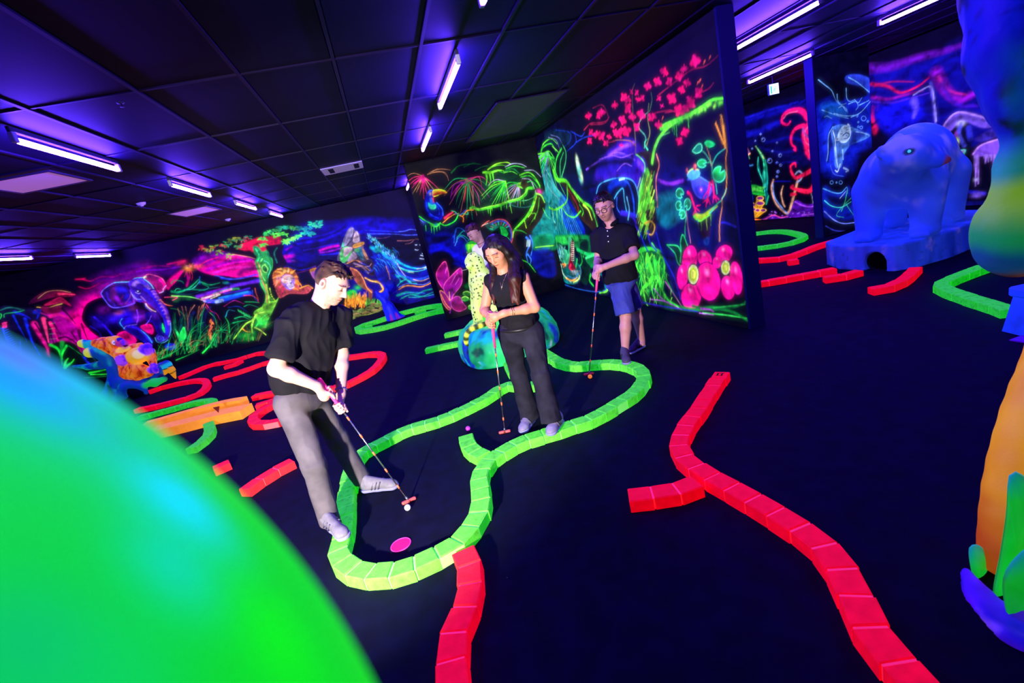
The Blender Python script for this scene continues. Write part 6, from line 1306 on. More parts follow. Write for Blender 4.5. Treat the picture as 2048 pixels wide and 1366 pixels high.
def bear_paint(V, N):
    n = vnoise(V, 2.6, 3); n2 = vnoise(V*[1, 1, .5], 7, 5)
    c = mixc('#1424e0', '#3a58f0', .5+n*.9); c = mixc(c, '#9a90e8', sst(n2+n*.6+(V[:, 2]-1.1)*.8, .15, .8)*.75)  # lilac gathers towards the top as painted highlights
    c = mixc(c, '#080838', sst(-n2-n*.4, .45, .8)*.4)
    dn = np.linalg.norm(V-nose, axis=1); c = mixc(c, '#7a1038', sst(-dn, -.075, -.045))
    de = np.linalg.norm((V-eyep)/np.array([1.6, 1, .8]), axis=1); c = mixc(c, '#06082a', sst(-de, -.055, -.035))
    return c
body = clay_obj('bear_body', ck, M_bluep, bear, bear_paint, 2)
link('eye', ball_mesh('eye', eyep+np.array([.010, .008, .0]), .022, 14, 10), mat('turquoise_eye', (.1, .6, .7), (.05, .7, .8), .7, rough=.2), bear)
ice = bear
poly = [(5.72, 5.20), (5.76, 4.50), (5.98, 4.38), (6.5, 4.36), (7.1, 4.46), (7.75, 4.62), (7.9, 5.5), (6.7, 5.80), (5.95, 5.62)]
ck = Clay((5.5, 4.15, -.05), (8.1, 6.0, .5), .02); prism(ck, poly, -.04, .335, r=.03)
TC = on_z(1752, 542, 0); td = np.array([1.0, .15, 0]); tl = np.array([-.15, 1.0, 0])
ck.box(TC+td*.2+[0, 0, .02], (.5, .125, .11), [td/np.linalg.norm(td), tl/np.linalg.norm(tl), np.array([0, 0, 1.0])], r=.01, k=0, sub=True); ck.cap(TC-td*.3+[0, 0, .12], TC+td*.7+[0, 0, .12], .125, .125, 0, sub=True)
ck.cut((0, 0, 0), (0, 0, -1))
def ice_disp(V, N):
    side = 1-np.abs(N[:, 2]); ang = V[:, 0]*9+V[:, 1]*11
    return side*(.028*vnoise(np.stack([ang*.5, V[:, 2]*1.2, ang*0], 1), 1.6, 4, 2)-.01)*(V[:, 2] > .02)
def ice_paint(V, N):
    n = vnoise(V*[3, 3, .6], 3, 8); n2 = vnoise(V, 9, 2)
    c = mixc('#0c18b0', '#2a44f0', .5+n); c = mixc(c, '#8a70e0', sst(n2+n*.5, .25, .8)*.5); c = mixc(c, '#060a30', sst(vnoise(V, 30, 1, 2), .35, .6)*.6*(np.abs(N[:, 2]) < .6))
    return mixc(c, '#02020a', sst(V[:, 0]-TC[0], .08, .16)*(np.abs((V-TC)@tl) < .14)*(V[:, 2] < .25)*(V[:, 0] < TC[0]+.75))  # tunnel inside darkened, its shade put into the colour
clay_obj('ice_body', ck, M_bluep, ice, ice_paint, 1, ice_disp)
link('tunnel_shade_tube', tube_mesh('tunnel_shade_tube', [TC+td*t+np.array([0, 0, .112]) for t in (.03, .4, .8)], .124, 24, cap=False), M_dark, ice)  # black tube added to stand in for shade in the tunnel
link('tunnel_shade_sheet', box_mesh('tunnel_shade_sheet', (TC[0]+.03, TC[1]-.11, .0), (TC[0]+.8, TC[1]+.2, .006)), M_dark, ice)  # dark sheet added as tunnel shade

# --- spotted cat sitting on a painted rock
cat_ = empty('spotted_cat_sculpture', (1.2, 6.1, 0)); tag(cat_, 'yellow spotted cheetah sculpture sitting on a green and blue rock', 'sculpture')
ck = Clay((.6, 5.55, .36), (1.6, 6.5, 1.5), .0115)
e3 = np.eye(3)
ck.ell((1.17, 6.05, .68), (.24, .20, .24), k=.05); ck.cap((1.12, 6.04, .72), (1.03, 5.98, 1.02), .20, .155, .08); ck.cap((1.03, 5.98, 1.0), (1.01, 5.95, 1.22), .14, .105, .06)
ck.ell((1.0, 5.94, 1.28), (.115, .10, .10), k=.04); ck.cap((.96, 5.92, 1.275), (.915, 5.885, 1.255), .062, .048, .025); ck.ell((1.03, 6.01, 1.37), (.03, .035, .04), k=.015); ck.ell((1.02, 5.88, 1.365), (.03, .035, .04), k=.015)
ck.cap((.93, 5.93, 1.30), (.975, 5.93, 1.34), .05, .06, .03)
for dy in (-.085, .085):
    ck.cap((.97, 5.97+dy, .98), (.88, 5.96+dy, .70), .085, .058, .05); ck.cap((.88, 5.96+dy, .70), (.855, 5.95+dy, .50), .058, .05, .03); ck.ell((.82, 5.945+dy, .475), (.075, .055, .036), k=.03)
for dy in (-.17, .17):
    ck.ell((1.12, 6.03+dy, .62), (.17, .09, .16), k=.04); ck.cap((1.06, 6.02+dy, .50), (.93, 5.99+dy, .475), .055, .045, .04)
rr = random.Random(4)
spots = None
def cat_paint(V, N):
    n = vnoise(V, 5, 3)
    c = mixc('#d8f088', '#b8e040', .5+n*.8); c = mixc(c, '#f0ffd0', sst(n, .1, .6)*.7); c = mixc(c, '#60c840', sst(-V[:, 2]+n*.06, -.62, -.5)*.35)
    g = np.floor(V/.047).astype(int); best = np.full(len(V), 9.0)
    for dx in (-1, 0, 1):
        for dy in (-1, 0, 1):
            for dz in (-1, 0, 1):
                q = g+[dx, dy, dz]; hh = (q[:, 0]*73856093 ^ q[:, 1]*19349663 ^ q[:, 2]*83492791) & 0xffff
                ce = (q+np.stack([(hh % 17)/24+.15, (hh % 23)/33+.15, (hh % 29)/42+.15], 1))*.047
                best = np.minimum(best, np.linalg.norm(V-ce, axis=1)+((hh % 7) > 4)*.0)
    c = mixc(c, '#0a1408', sst(-best, -.0148, -.0115))
    dm = np.linalg.norm(V-np.array([.905, 5.88, 1.262]), axis=1); c = mixc(c, '#203008', sst(-dm, -.028, -.018))
    for ey in ((.945, 5.868, 1.305), (.935, 5.96, 1.31)): c = mixc(c, '#081004', sst(-np.linalg.norm(V-np.array(ey), axis=1), -.022, -.014))
    return c
clay_obj('cat_body', ck, M_glowp, cat_, cat_paint, 2)
tp = [on_y(x, y, yy) for x, y, yy in ((1000, 632, 5.72), (985, 641, 5.62), (965, 650, 5.54), (945, 657, 5.53), (934, 668, 5.55), (932, 684, 5.58), (936, 692, 5.59))]
ts = spline(np.array(tp), n=30); V_, tm = None, tube_mesh('tail', ts, [.032]*26+[.03, .027, .022, .012], 12)
set_paint(tm, np.array([lin('#d8e040') if (i//24) % 2 else lin('#3a4a10') for i in range(len(tm.vertices))]))
link('tail', tm, M_glowp, cat_)['label'] = 'yellow and dark ringed tail draped over the rock'
rock = cat_
ck = Clay((.3, 5.1, -.06), (2.3, 7.4, .75), .022)
ck.ell((1.0, 6.05, .18), (.48, .62, .36), k=.1); ck.ell((1.45, 6.25, .12), (.50, .70, .36), k=.12); ck.ell((1.0, 5.80, .10), (.36, .30, .36), k=.08); ck.ell((1.15, 6.3, .30), (.55, .6, .22), k=.08); ck.ell((1.6, 6.2, .2), (.3, .4, .32), k=.08); ck.ell((.80, 5.95, .28), (.22, .28, .20), k=.06)
ck.cut((0, 0, 0), (0, 0, -1))
def rock_disp(V, N): return (np.abs(vnoise(V*[1, 1, .35], 5, 7))*.07-.03)*sst(V[:, 2], .0, .06)+.012*vnoise(V, 12, 2)*sst(V[:, 2], .0, .05)
def rock_paint(V, N):
    n = vnoise(V*[1, 1, .6], 3.2, 11); n2 = vnoise(V*[1.2, 1.2, .5], 4.5, 21); n3 = vnoise(V, 6, 31)
    c = mixc('#0a8a58', '#30e070', .5+n*1.3); c = mixc(c, '#0c2a9a', sst(n2-(V[:, 2]-.3)*.7, .08, .4)); c = mixc(c, '#10b0c0', sst(n3, .12, .5)*.85); c = mixc(c, '#d0d8f0', sst(n2*-1+n3*.6, .45, .8)*.7); c = mixc(c, '#081028', sst(-n3-n, .45, .8)*.8)
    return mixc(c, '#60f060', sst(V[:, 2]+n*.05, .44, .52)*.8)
clay_obj('rock_body', ck, M_glowp, rock, rock_paint, 2, rock_disp)

# --- lounging orangutan on a log
OY = 10.9
def oz(x, y, dy=0.0): return on_y(140+x/8.533, 640+y/8.533, OY+dy)
og = empty('orangutan_sculpture', (-5.4, OY, 0)); tag(og, 'orange orangutan sculpture lounging on a blue-green log', 'sculpture')
ck = Clay((-6.9, 10.3, -.06), (-4.2, 11.6, 1.7), .02)
for pts, ra in (([oz(215, 400), oz(330, 425), oz(430, 480)], (.085, .09, .11)), ([oz(325, 560, -.12), oz(440, 545, -.1), oz(560, 590, -.05), oz(680, 690), oz(770, 820), oz(810, 960), oz(800, 1120), oz(760, 1290)], (.095, .10, .12, .14, .14, .15, .17, .22)), ([oz(430, 480), oz(520, 560)], (.11, .12)),
                ([oz(820, 1050, -.05), oz(1000, 1060, -.1), oz(1200, 1010, -.1), oz(1400, 930, -.05), oz(1560, 840), oz(1650, 770)], (.13, .13, .13, .13, .13, .10)), ([oz(1280, 1110, -.25), oz(1440, 1070, -.25), oz(1610, 1010, -.2)], (.05, .085, .06)),
                ([oz(860, 1290, -.2), oz(900, 1150, -.25), oz(1050, 1100, -.25), oz(1230, 1140, -.25), oz(1300, 1230, -.25)], (.08, .08, .08, .07, .05)), ([oz(1660, 780), oz(1730, 850, -.02), oz(1800, 985, -.04)], (.085, .07, .025)), ([oz(60, 790, .3), oz(300, 800, .25), oz(560, 760, .1)], (.03, .06, .09))):
    ck.chain(pts, ra, .03)
ck.cut((0, 0, 0), (0, 0, -1))
def log_paint(V, N):
    n = vnoise(V*[1, 1, .5], 5, 2); x = V[:, 0]
    c = mixc('#0818a8', '#0a4a90', .5+n*1.4); c = mixc(c, '#10c090', sst(vnoise(V*[1, 1, .6], 5, 9), .15, .5)*.85); c = mixc(c, '#03051a', sst(-n, .2, .6)*.9)
    for e in (oz(205, 400), oz(318, 565, -.14)): c = mixc(c, '#e0f038', sst(-np.linalg.norm((V-e)*[1.6, .8, 1.0], axis=1), -.12, -.08))
    t0, t1 = oz(1655, 775), oz(1800, 985); q = (V-t0)@(t1-t0)/((t1-t0)@(t1-t0)); q = np.where(np.linalg.norm(V-t0-np.clip(q, 0, 1)[:, None]*(t1-t0), axis=1) < .13, q, -1)
    c = mixc(c, '#18d8c0', sst(q, -.25, -.05)*.8); c = mixc(c, '#f0a818', sst(q, .12, .2)); c = mixc(c, '#181008', (sst(q, .12, .14)*sst(-q, -.2, -.18)+sst(q, .55, .57)*sst(-q, -.63, -.61)))
    g = oz(1440, 1070, -.25); return mixc(c, '#18e040', sst(-np.linalg.norm((V-g)*[.6, 1, 1.4], axis=1), -.16, -.10)*.9)
clay_obj('log', ck, M_glowp, og, log_paint, 2, lambda V, N: .014*vnoise(V*[1, 1, .4], 9, 5))
ck = Clay((-6.7, 10.15, .0), (-4.4, 11.5, 1.75), .0165)
ck.ell(oz(770, 375, -.05), (.135, .13, .125), k=.03); ck.ell(oz(850, 390, -.16), (.085, .08, .09), k=.02); ck.chain([oz(900, 380, -.2), oz(950, 420, -.22)], (.065, .055), .02); ck.ell(oz(835, 335, -.17), (.07, .05, .04), k=.015)
ck.chain([oz(800, 530, -.02), oz(700, 470, -.06), oz(560, 420, -.08), oz(450, 400, -.06)], (.125, .125, .105, .085), .02); ck.chain([oz(450, 395, 0), oz(560, 360, .1), oz(690, 340, .12)], (.08, .075, .07), .02)
ck.ell(oz(960, 560, 0), (.22, .17, .16), k=.04); ck.ell(oz(920, 500, -.1), (.15, .09, .06), k=.02); ck.ell(oz(1150, 610, -.10), (.215, .21, .165), k=.012); ck.ell(oz(1040, 680, .02), (.25, .19, .14), k=.03)
ck.chain([oz(1080, 480, .02), oz(1200, 455, -.02)], (.09, .08), .02); ck.ell(oz(1310, 455, -.08), (.10, .08, .075), k=.012)
for i in range(4): ck.chain([oz(1250+i*45, 500+i*6, -.17), oz(1265+i*45, 600-abs(i-1.5)*20, -.16)], (.034, .027), .003)
ck.chain([oz(1360, 540, -.06), oz(1390, 660, -.12), oz(1420, 760, -.2)], (.09, .085, .065), .02); ck.ell(oz(1430, 800, -.24), (.07, .06, .055), k=.012)
for i in range(4): ck.chain([oz(1390+i*32, 835, -.31), oz(1395+i*34, 910-abs(i-1.5)*12, -.30)], (.026, .021), .003)
ck.chain([oz(1000, 820, -.08), oz(1150, 850, -.22), oz(1340, 880, -.2)], (.155, .145, .10), .02); ck.chain([oz(960, 800, -.05), oz(980, 900, -.18), oz(1150, 940, -.22), oz(1330, 910, -.22)], (.13, .13, .11, .08), .015)
ck.chain([oz(800, 540, -.1), oz(840, 620, -.18), oz(860, 720, -.2)], (.10, .085, .07), .015)
for i in range(3): ck.chain([oz(850+i*30, 690, -.25), oz(860+i*30, 745, -.24)], (.026, .022), .008)
def ape_paint(V, N):
    n = vnoise(V*[2.2, 1.5, .7], 9, 3); c = mixc('#ff5a08', '#ff9a20', .5+n*1.2); c = mixc(c, '#8a1404', sst(-n, .15, .5)*.9); c = mixc(c, '#b02c06', sst(np.sin((V[:, 0]*.9-V[:, 2]*.5)*62+n*5), .45, .95)*.75)
    d = lambda x, y, dy, r0, sx=1, sy=1, sz=1: sst(-np.linalg.norm((V-oz(x, y, dy))*[sx, sy, sz], axis=1), -r0, -r0*.72)
    c = mixc(c, '#ffc028', d(1150, 600, -.24, .225)); c = mixc(c, '#fff080', d(1170, 575, -.28, .12)); c = mixc(c, '#ffd040', d(900, 500, -.18, .12, .8, 1, 1.6))
    pur = mixc('#4a18c8', '#b048f0', .5+n*1.6)
    for a_ in ((1310, 480, -.14, .17), (1430, 835, -.28, .13), (880, 690, -.22, .13)): c = mixc(c, pur, d(*a_))
    c = mixc(c, mixc('#6a20c0', '#c83070', .5+n*1.5), d(905, 400, -.24, .15)); c = mixc(c, '#1c0a90', d(850, 330, -.2, .06)); c = mixc(c, '#f0e8ff', d(765, 385, -.17, .055)); c = mixc(c, '#301038', d(770, 388, -.18, .03)); c = mixc(c, '#200820', d(935, 445, -.26, .035, .5, 1, 2.2))
    return mixc(c, '#ffb030', d(740, 310, -.1, .10)*.8)
clay_obj('ape_body', ck, M_glowp, og, ape_paint, 1, lambda V, N: .008*vnoise(V*[2, 1, .6], 18, 5))
th = oz(1110, 1225, -.3)
link('tunnel_mouth_shade', tube_mesh('tunnel_mouth_shade', [(th[0], th[1], .13), (th[0], th[1]+.06, .13), (th[0], th[1]+.07, .13)], [.14, .14, .02], 20), M_dark, og)  # dark plug standing in for the shade inside the log hole

# --- whale tail in the far lane
wt = empty('whale_tail_sculpture', (-.3, 11.7, 0)); tag(wt, 'small dark blue whale tail sculpture rising from the far green lane', 'sculpture')
ck = Clay((-.9, 11.3, -.05), (.3, 12.1, .95), .016)
ck.chain([on_y(790, 640, 11.7), on_y(777, 615, 11.7), on_y(768, 600, 11.7)], (.20, .13, .07), .05); ck.ell(on_y(796, 638, 11.7), (.20, .12, .09), k=.06)
ck.chain([on_y(768, 600, 11.7), on_y(759, 592, 11.7), on_y(752, 584, 11.65)], (.07, .075, .03), .04); ck.chain([on_y(768, 600, 11.7), on_y(771, 590, 11.75), on_y(773, 578, 11.75)], (.07, .075, .03), .04)
ck.cut((0, 0, 0), (0, 0, -1))
clay_obj('tail_body', ck, M_glowp, wt, lambda V, N: mixc(mixc('#0808a0', '#2030f0', .5+vnoise(V*[4, 4, .5], 3, 2)), '#a01890', sst(vnoise(V*[3, 3, .4], 5, 4)-(V[:, 2]-.1)*2, .2, .6)), 2)

# --- blue block at the bend of the green curb
bb = empty('blue_block', (4.42, 2.42, 0)); tag(bb, 'blue painted block standing at the end of the green curb', 'block')
M_blk = mat('blue_block_paint', (0.08, 0.16, 0.8), (0.0, 0.06, 0.7), .45, rough=.55, noise=(6, .3))
bm = bmesh.new(); bmesh.ops.create_cone(bm, cap_ends=True, segments=4, radius1=.19, radius2=.135, depth=.28, matrix=Matrix.Translation((4.42, 2.40, .14)) @ Matrix.Rotation(.5, 4, 'Z'))
link('block_body', from_bm('block_body', bm), M_blk, bb)
bm = bmesh.new(); bm_box(bm, (-.12, -.12, 0), (.12, .12, .075), .015); bmesh.ops.transform(bm, matrix=Matrix.Translation((4.42, 2.40, .28)) @ Matrix.Rotation(.5+math.pi/4, 4, 'Z'), verts=bm.verts)
link('block_top', from_bm('block_top', bm), M_blk, bb)
bm = bmesh.new(); bm_box(bm, (4.16, 2.24, 0), (4.40, 2.42, .008)); link('base_flange', from_bm('base_flange', bm), mat('violet_flange', (.1, .05, .4), (.08, .0, .5), .3), bb)

# --- tall jungle tree sculpture close by on the right
TY = 1.10
def tpx(x, y, dy=0.0): return on_y(x, y, TY+dy)
tt = empty('jungle_tree_sculpture', (1.95, 1.1, 0)); tag(tt, 'tall jungle tree sculpture with orange stalk, green leaves and hanging bulb', 'sculpture')
ck = Clay((1.5, .6, 1.05), (2.6, 1.7, 3.05), .013)
ck.chain([tpx(2150, -260, .1), tpx(2080, -60, .05), tpx(2050, 90, .02), tpx(2050, 190), tpx(2048, 262)], (.24, .165, .12, .08, .042), .06); ck.chain([tpx(2048, 262), tpx(2030, 330), tpx(2022, 380)], (.042, .042, .05), .04)
ck.ell(tpx(2030, 460), (.108, .108, .128), k=.04); ck.ell(tpx(2040, 500), (.10, .10, .085), k=.04)
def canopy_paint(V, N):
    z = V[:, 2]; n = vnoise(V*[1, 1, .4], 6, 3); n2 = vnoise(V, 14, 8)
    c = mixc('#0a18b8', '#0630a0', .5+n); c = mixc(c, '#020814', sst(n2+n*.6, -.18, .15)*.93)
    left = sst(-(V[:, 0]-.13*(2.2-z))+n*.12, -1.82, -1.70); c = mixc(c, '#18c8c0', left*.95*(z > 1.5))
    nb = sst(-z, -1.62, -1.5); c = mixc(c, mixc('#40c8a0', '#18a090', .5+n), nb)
    bb_ = sst(-z, -1.50, -1.44); cb = mixc('#a8f040', '#20c060', sst(-z+n*.05, -1.42, -1.30)); cb = mixc(cb, '#ffe8a0', sst(-np.linalg.norm(V-tpx(2005, 425, -.1), axis=1), -.10, -.03)); cb = mixc(cb, '#0a5a90', sst(-z+n*.05, -1.30, -1.22)); cb = mixc(cb, '#502008', sst(-z, -1.20, -1.16))  # pale spot near the bulb top is a painted highlight
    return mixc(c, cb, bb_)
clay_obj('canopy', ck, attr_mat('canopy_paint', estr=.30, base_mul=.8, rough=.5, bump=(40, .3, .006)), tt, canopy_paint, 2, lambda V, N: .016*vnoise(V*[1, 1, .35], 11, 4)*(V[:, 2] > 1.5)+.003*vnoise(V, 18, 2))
ck = Clay((1.6, .6, -.03), (2.8, 1.7, 2.6), .015)
st = [(2040, 1180), (2035, 1060), (2046, 950), (2078, 820), (2120, 700), (2160, 520), (2180, 300), (2150, 0), (2120, -150)]
sq = spline(np.array([[*tpx(x, y, dy_), r_] for (x, y), dy_, r_ in zip(st, (-.03, 0, .03, .06, .1, .12, .12, .12, .12), (.12, .105, .10, .095, .09, .09, .10, .13, .2))]), n=26)
ck.chain(sq[:, :3], sq[:, 3], .03); ck.cut((0, 0, 0), (0, 0, -1))
clay_obj('stalk', ck, M_glowp, tt, lambda V, N: mixc(mixc('#f09a10', '#ffb020', .5+vnoise(V*[2, 2, .5], 6, 2)), '#c04a10', sst(-V[:, 2]+vnoise(V, 5, 3)*.2, -.45, -.1)), 2)
def leaf(px, name, thick=.022, dy=-.05):
    """thick sculpted leaf: outline given on the plane of the tree, domed towards the viewer"""
    P = spline(np.array([tpx(x, y, dy) for x, y in px]), n=36, closed=True)[:-1]; c = P.mean(0); n = np.array([-.83, -.55, 0.])
    vs, fs, m = [], [], len(P)
    rings = [(1.0, 0), (.92, thick*.8), (.7, thick*1.4), (.35, thick*1.8)]
    for sc, of in rings: vs += [c+(p-c)*sc+n*of for p in P]
    vs.append(c+n*thick*1.9); top = len(vs)-1; vs += [p-n*thick*.6 for p in P]
    for r_ in range(3): fs += [(r_*m+k, r_*m+(k+1) % m, (r_+1)*m+(k+1) % m, (r_+1)*m+k) for k in range(m)]
    fs += [(3*m+k, 3*m+(k+1) % m, top) for k in range(m)]; b0 = top+1
    fs += [(k, b0+k, b0+(k+1) % m, (k+1) % m) for k in range(m)]; fs.append(tuple(range(b0+m-1, b0-1, -1)))
    me = mesh(name, vs, fs, True); V = np.array(vs); nn = vnoise(V, 14, 5)
    cc = mixc('#0cb828', '#18d840', .5+nn); rim = np.zeros(len(V)); rim[:m] = 1; cc = mixc(cc, '#0a6a30', rim*.7); cc = mixc(cc, '#10a0a0', sst(V[:, 2], np.max(V[:, 2])-.08, np.max(V[:, 2]))*.8)
    set_paint(me, cc); return link(name, me, M_glowp, tt)
leaf([(2018, 955), (2040, 950), (2075, 985), (2090, 1060), (2060, 1130), (2030, 1200), (2010, 1235), (1990, 1220), (1986, 1185), (2000, 1110), (2012, 1030)], 'leaf', dy=-.06)
leaf([(2006, 1160), (2030, 1120), (2070, 1095), (2120, 1120), (2110, 1210), (2060, 1255), (2025, 1250), (2010, 1215)], 'leaf', dy=-.15)
leaf([(1938, 1100), (1952, 1093), (1968, 1104), (1978, 1140), (1982, 1185), (1972, 1192), (1950, 1165), (1940, 1130)], 'leaf', dy=0.03)
def foot_poly():
    px = [(1918, 1150), (1930, 1142), (1950, 1160), (1975, 1185), (2010, 1215), (2060, 1240), (2120, 1260), (2140, 1330), (2048, 1310), (2005, 1290), (1975, 1260), (1945, 1225), (1922, 1185)]
    return [on_z(x, y, .0)[:2] for x, y in px]
ck = Clay((1.1, .3, -.03), (2.6, 1.9, .2), .014); prism(ck, foot_poly(), -.02, .045, r=.03); ck.cut((0, 0, 0), (0, 0, -1))
clay_obj('foot', ck, M_glowp, tt, lambda V, N: mixc(mixc('#5a10f0', '#1c10b0', .5+vnoise(V, 9, 2)*1.4), '#9a60ff', sst(vnoise(V, 7, 9), .3, .6)*.6), 1, lambda V, N: .008*vnoise(V, 14, 3))

# --- big rounded green sculpture right beside the viewpoint
DA = np.array([-.879, .14, -.455]); DA /= np.linalg.norm(DA); DD = .20; DR = DD*math.sin(math.radians(53.2)); DC = CC+DA*DD
gs = empty('green_sculpture', (DC[0], DC[1], 0)); tag(gs, 'smooth round green sculpture with turquoise patches on a thin stem', 'sculpture')
bm = bmesh.new(); bmesh.ops.create_icosphere(bm, subdivisions=7, radius=DR, matrix=Matrix.Translation(Vector(DC)))
me = from_bm('rounded_head', bm, True); V = np.array([v.co for v in me.vertices])
def dome_pt(x, y):
    d = ray(x, y); d /= np.linalg.norm(d); b = d@(DC-CC); disc = b*b-(DD*DD-DR*DR)
    return CC+d*(b-math.sqrt(max(disc, 0)))
n = vnoise(V, 5, 3); c = mixc('#00c818', '#00f028', .5+n*1.2)
for (x, y, r0, col, a) in ((360, 1000, .035, '#00e8ff', 1), (350, 1130, .03, '#00e0b0', .9), (120, 830, .03, '#00d8a0', .7), (0, 740, .05, '#10a0ff', 1), (150, 760, .028, '#00c8ff', .9), (10, 690, .028, '#3050ff', 1), (40, 720, .012, '#8a80ff', .7), (560, 1280, .04, '#00ff00', .8), (60, 1300, .04, '#00c070', .7), (250, 1366, .04, '#00d860', .6), (330, 900, .022, '#00e090', .7)):
    p = dome_pt(x, y); r0 = r0*2600*np.linalg.norm(p-CC)/FPX; c = mixc(c, col, a*np.exp(-(np.linalg.norm(V-p, axis=1)/r0)**2))
set_paint(me, c); link('rounded_head', me, attr_mat('glossy_green_paint', estr=.95, base_mul=.25, rough=.6), gs)
ck = Clay((DC[0]-.4, DC[1]-.4, -.03), (DC[0]+.4, DC[1]+.4, DC[2]), .02)
ck.chain([(DC[0], DC[1], DC[2]-.08), (DC[0]-.02, DC[1], .8), (DC[0], DC[1], .3), (DC[0], DC[1], 0)], (.09, .06, .07, .20), .05); ck.cut((0, 0, 0), (0, 0, -1))
clay_obj('stem', ck, M_glowp, gs, lambda V, N: mixc('#00a020', '#00c8a0', .5+vnoise(V, 5, 2)), 2)
# ---------------------------------------------------------------- people
def nrm(v): v = np.array(v, dtype=float); return v/np.linalg.norm(v)
def V3(*a): return np.array(a, dtype=float)
M_skin = {}
def skin_mat(name):
    m = attr_mat('skin_'+name, estr=0.0, base_mul=1.0, rough=.5, spec=.35, bump=(120, .12, .002))
    b = m.node_tree.nodes['Principled BSDF']; b.inputs['Subsurface Weight'].default_value = .08; b.inputs['Subsurface Radius'].default_value = (.01, .004, .002)
    return m
def frame_of(fwd, up):
    f = nrm(fwd); s = nrm(np.cross(f, up)); u = np.cross(s, f)   # s points to the person's right
    return f, s, u
class Head:
    def __init__(self, c, fwd, up, k=1.0):
        self.c = np.array(c, float); self.f, self.s, self.u = frame_of(fwd, up); self.k = k
        self.A = [self.f, self.s, self.u]
    def p(self, f, s, u): return self.c+(self.f*f+self.s*s+self.u*u)*self.k
    def loc(self, V): q = (V-self.c)/self.k; return q@self.f, q@self.s, q@self.u
    def sculpt(self, ck, female=False):
        k = self.k; E = lambda f, s, u, r, kk, sub=False: ck.ell(self.p(f, s, u), np.array(r)*k, self.A, k=kk*k, sub=sub)
        E(-.012, 0, .028, (.098, .077, .092), .03); E(.026, 0, .0, (.070, .066, .090), .03)
        E(.036, 0, -.058, (.052, .050 if female else .055, .050), .03); E(.062, 0, -.092, (.022, .024 if female else .029, .019), .022)
        for s in (-1, 1):
            E(.052, s*.040, -.016, (.030, .026, .026), .02)              # cheek
            E(.088, s*.032, .016, (.020, .021, .013), .012, True)        # eye socket
            E(.078, s*.032, .012, (.0135, .0145, .0125), .004)           # lid
            E(.082, s*.032, .034, (.017, .025, .0085), .012)             # brow
            E(-.008, s*.082, .0, (.020, .012, .034), .006); E(-.004, s*.094, .003, (.011, .008, .020), .004, True)
        ck.cap(self.p(.092, 0, .018), self.p(.113, 0, -.022), .0075*k, .0105*k, .012*k); ck.ell(self.p(.106, 0, -.026), np.array((.013, .015, .009))*k, self.A, k=.008*k)
        for s in (-1, 1): E(.098, s*.012, -.029, (.009, .007, .007), .006)
        E(.089, 0, -.052, (.0125, .023, .0062), .006); E(.086, 0, -.065, (.0125, .020, .0070), .006)
        ck.cap(self.p(.089, -.022, -.0585), self.p(.089, .022, -.0585), .0022*k, .0022*k, .003*k, sub=True)
    def paint(self, V, c, brow, lip, stubble=None, lash='#140a0a', blush=None):
        f, s, u = self.loc(V); face = (np.abs(f) < .14) & (np.abs(s) < .1) & (np.abs(u) < .13) & (f > .03)
        if stubble is not None:
            m = sst(-u, .032, .055)*sst(f, .0, .035)*face*.55*(.6+.4*vnoise(V, 190, 3, 1)); m = np.maximum(m, .6*face*sst(-np.hypot((u+.043)/.6, s*.45), -.016, -.008)*(f > .07)); c = mixc(c, stubble, m)
        if blush is not None: c = mixc(c, blush, .4*face*sst(-np.hypot(u+.018, np.abs(s)-.042), -.03, -.01))
        m = sst(-np.hypot((u+.0585)/.5, s*.42), -.0115, -.0085)*face*(f > .07); c = mixc(c, lip, m*.85)
        c = mixc(c, '#3a1414', sst(-np.abs(u+.0585), -.0022, -.0012)*(np.abs(s) < .022)*face*(f > .075)*.8)
        for sg in (-1, 1):
            ds = s-sg*.032
            c = mixc(c, brow, .85*face*sst(-np.abs(u-(.036-.12*np.abs(ds)+.004)), -.0044, -.0026)*(np.abs(ds) < .024)*(f > .05))
            c = mixc(c, lash, .95*face*sst(-np.abs(u-(.006-.25*ds*ds/.016)), -.0034, -.0020)*(np.abs(ds) < .0165)*(f > .05))
            c = mixc(c, '#5a2a2a', .3*face*sst(-np.hypot(ds/.018, (u-.016)/.012), -1.0, -.4))
            c = mixc(c, '#3a0a0a', .8*sst(-np.hypot(f+.004, (u-.003)*.7), -.013, -.007)*(np.abs(s-sg*.085) < .012)); c = mixc(c, '#5a1c14', .6*sst(-np.abs(np.hypot(f+.008, u*.62)-.0215), -.004, -.002)*(np.abs(s-sg*.08) < .014)*(f > -.035))  # ear hollow and fold darkened as painted shadow
            c = mixc(c, '#2a0a0a', .8*face*sst(-np.hypot(np.abs(s)-.009, u+.034), -.006, -.003)*(f > .09))
        return c
def tufts(ck, H, n, seed, df=.035, du=.014, fr=(-.09, .062), sr=.062, r=.0062):
    """swept strands that break up the outline of short hair"""
    q = random.Random(seed)
    for _ in range(n):
        s = q.uniform(-sr, sr); f = q.uniform(*fr); x = (f+.012)/.100; y = s/.082; t = 1-x*x-y*y
        if t < .05: continue
        u = .030+.094*math.sqrt(t); g = q.uniform(.6, 1.3); k = H.k
        a = H.p(f, s, u); b = H.p(f+df*.5*g, s+q.uniform(-.01, .01), u+du*g); c = H.p(f+df*g, s+q.uniform(-.016, .016), u+du*g*.5-.010*g*max(0, x))
        ck.cap(a, b, r*k, r*.9*k, .004); ck.cap(b, c, r*.9*k, r*.35*k, .003)
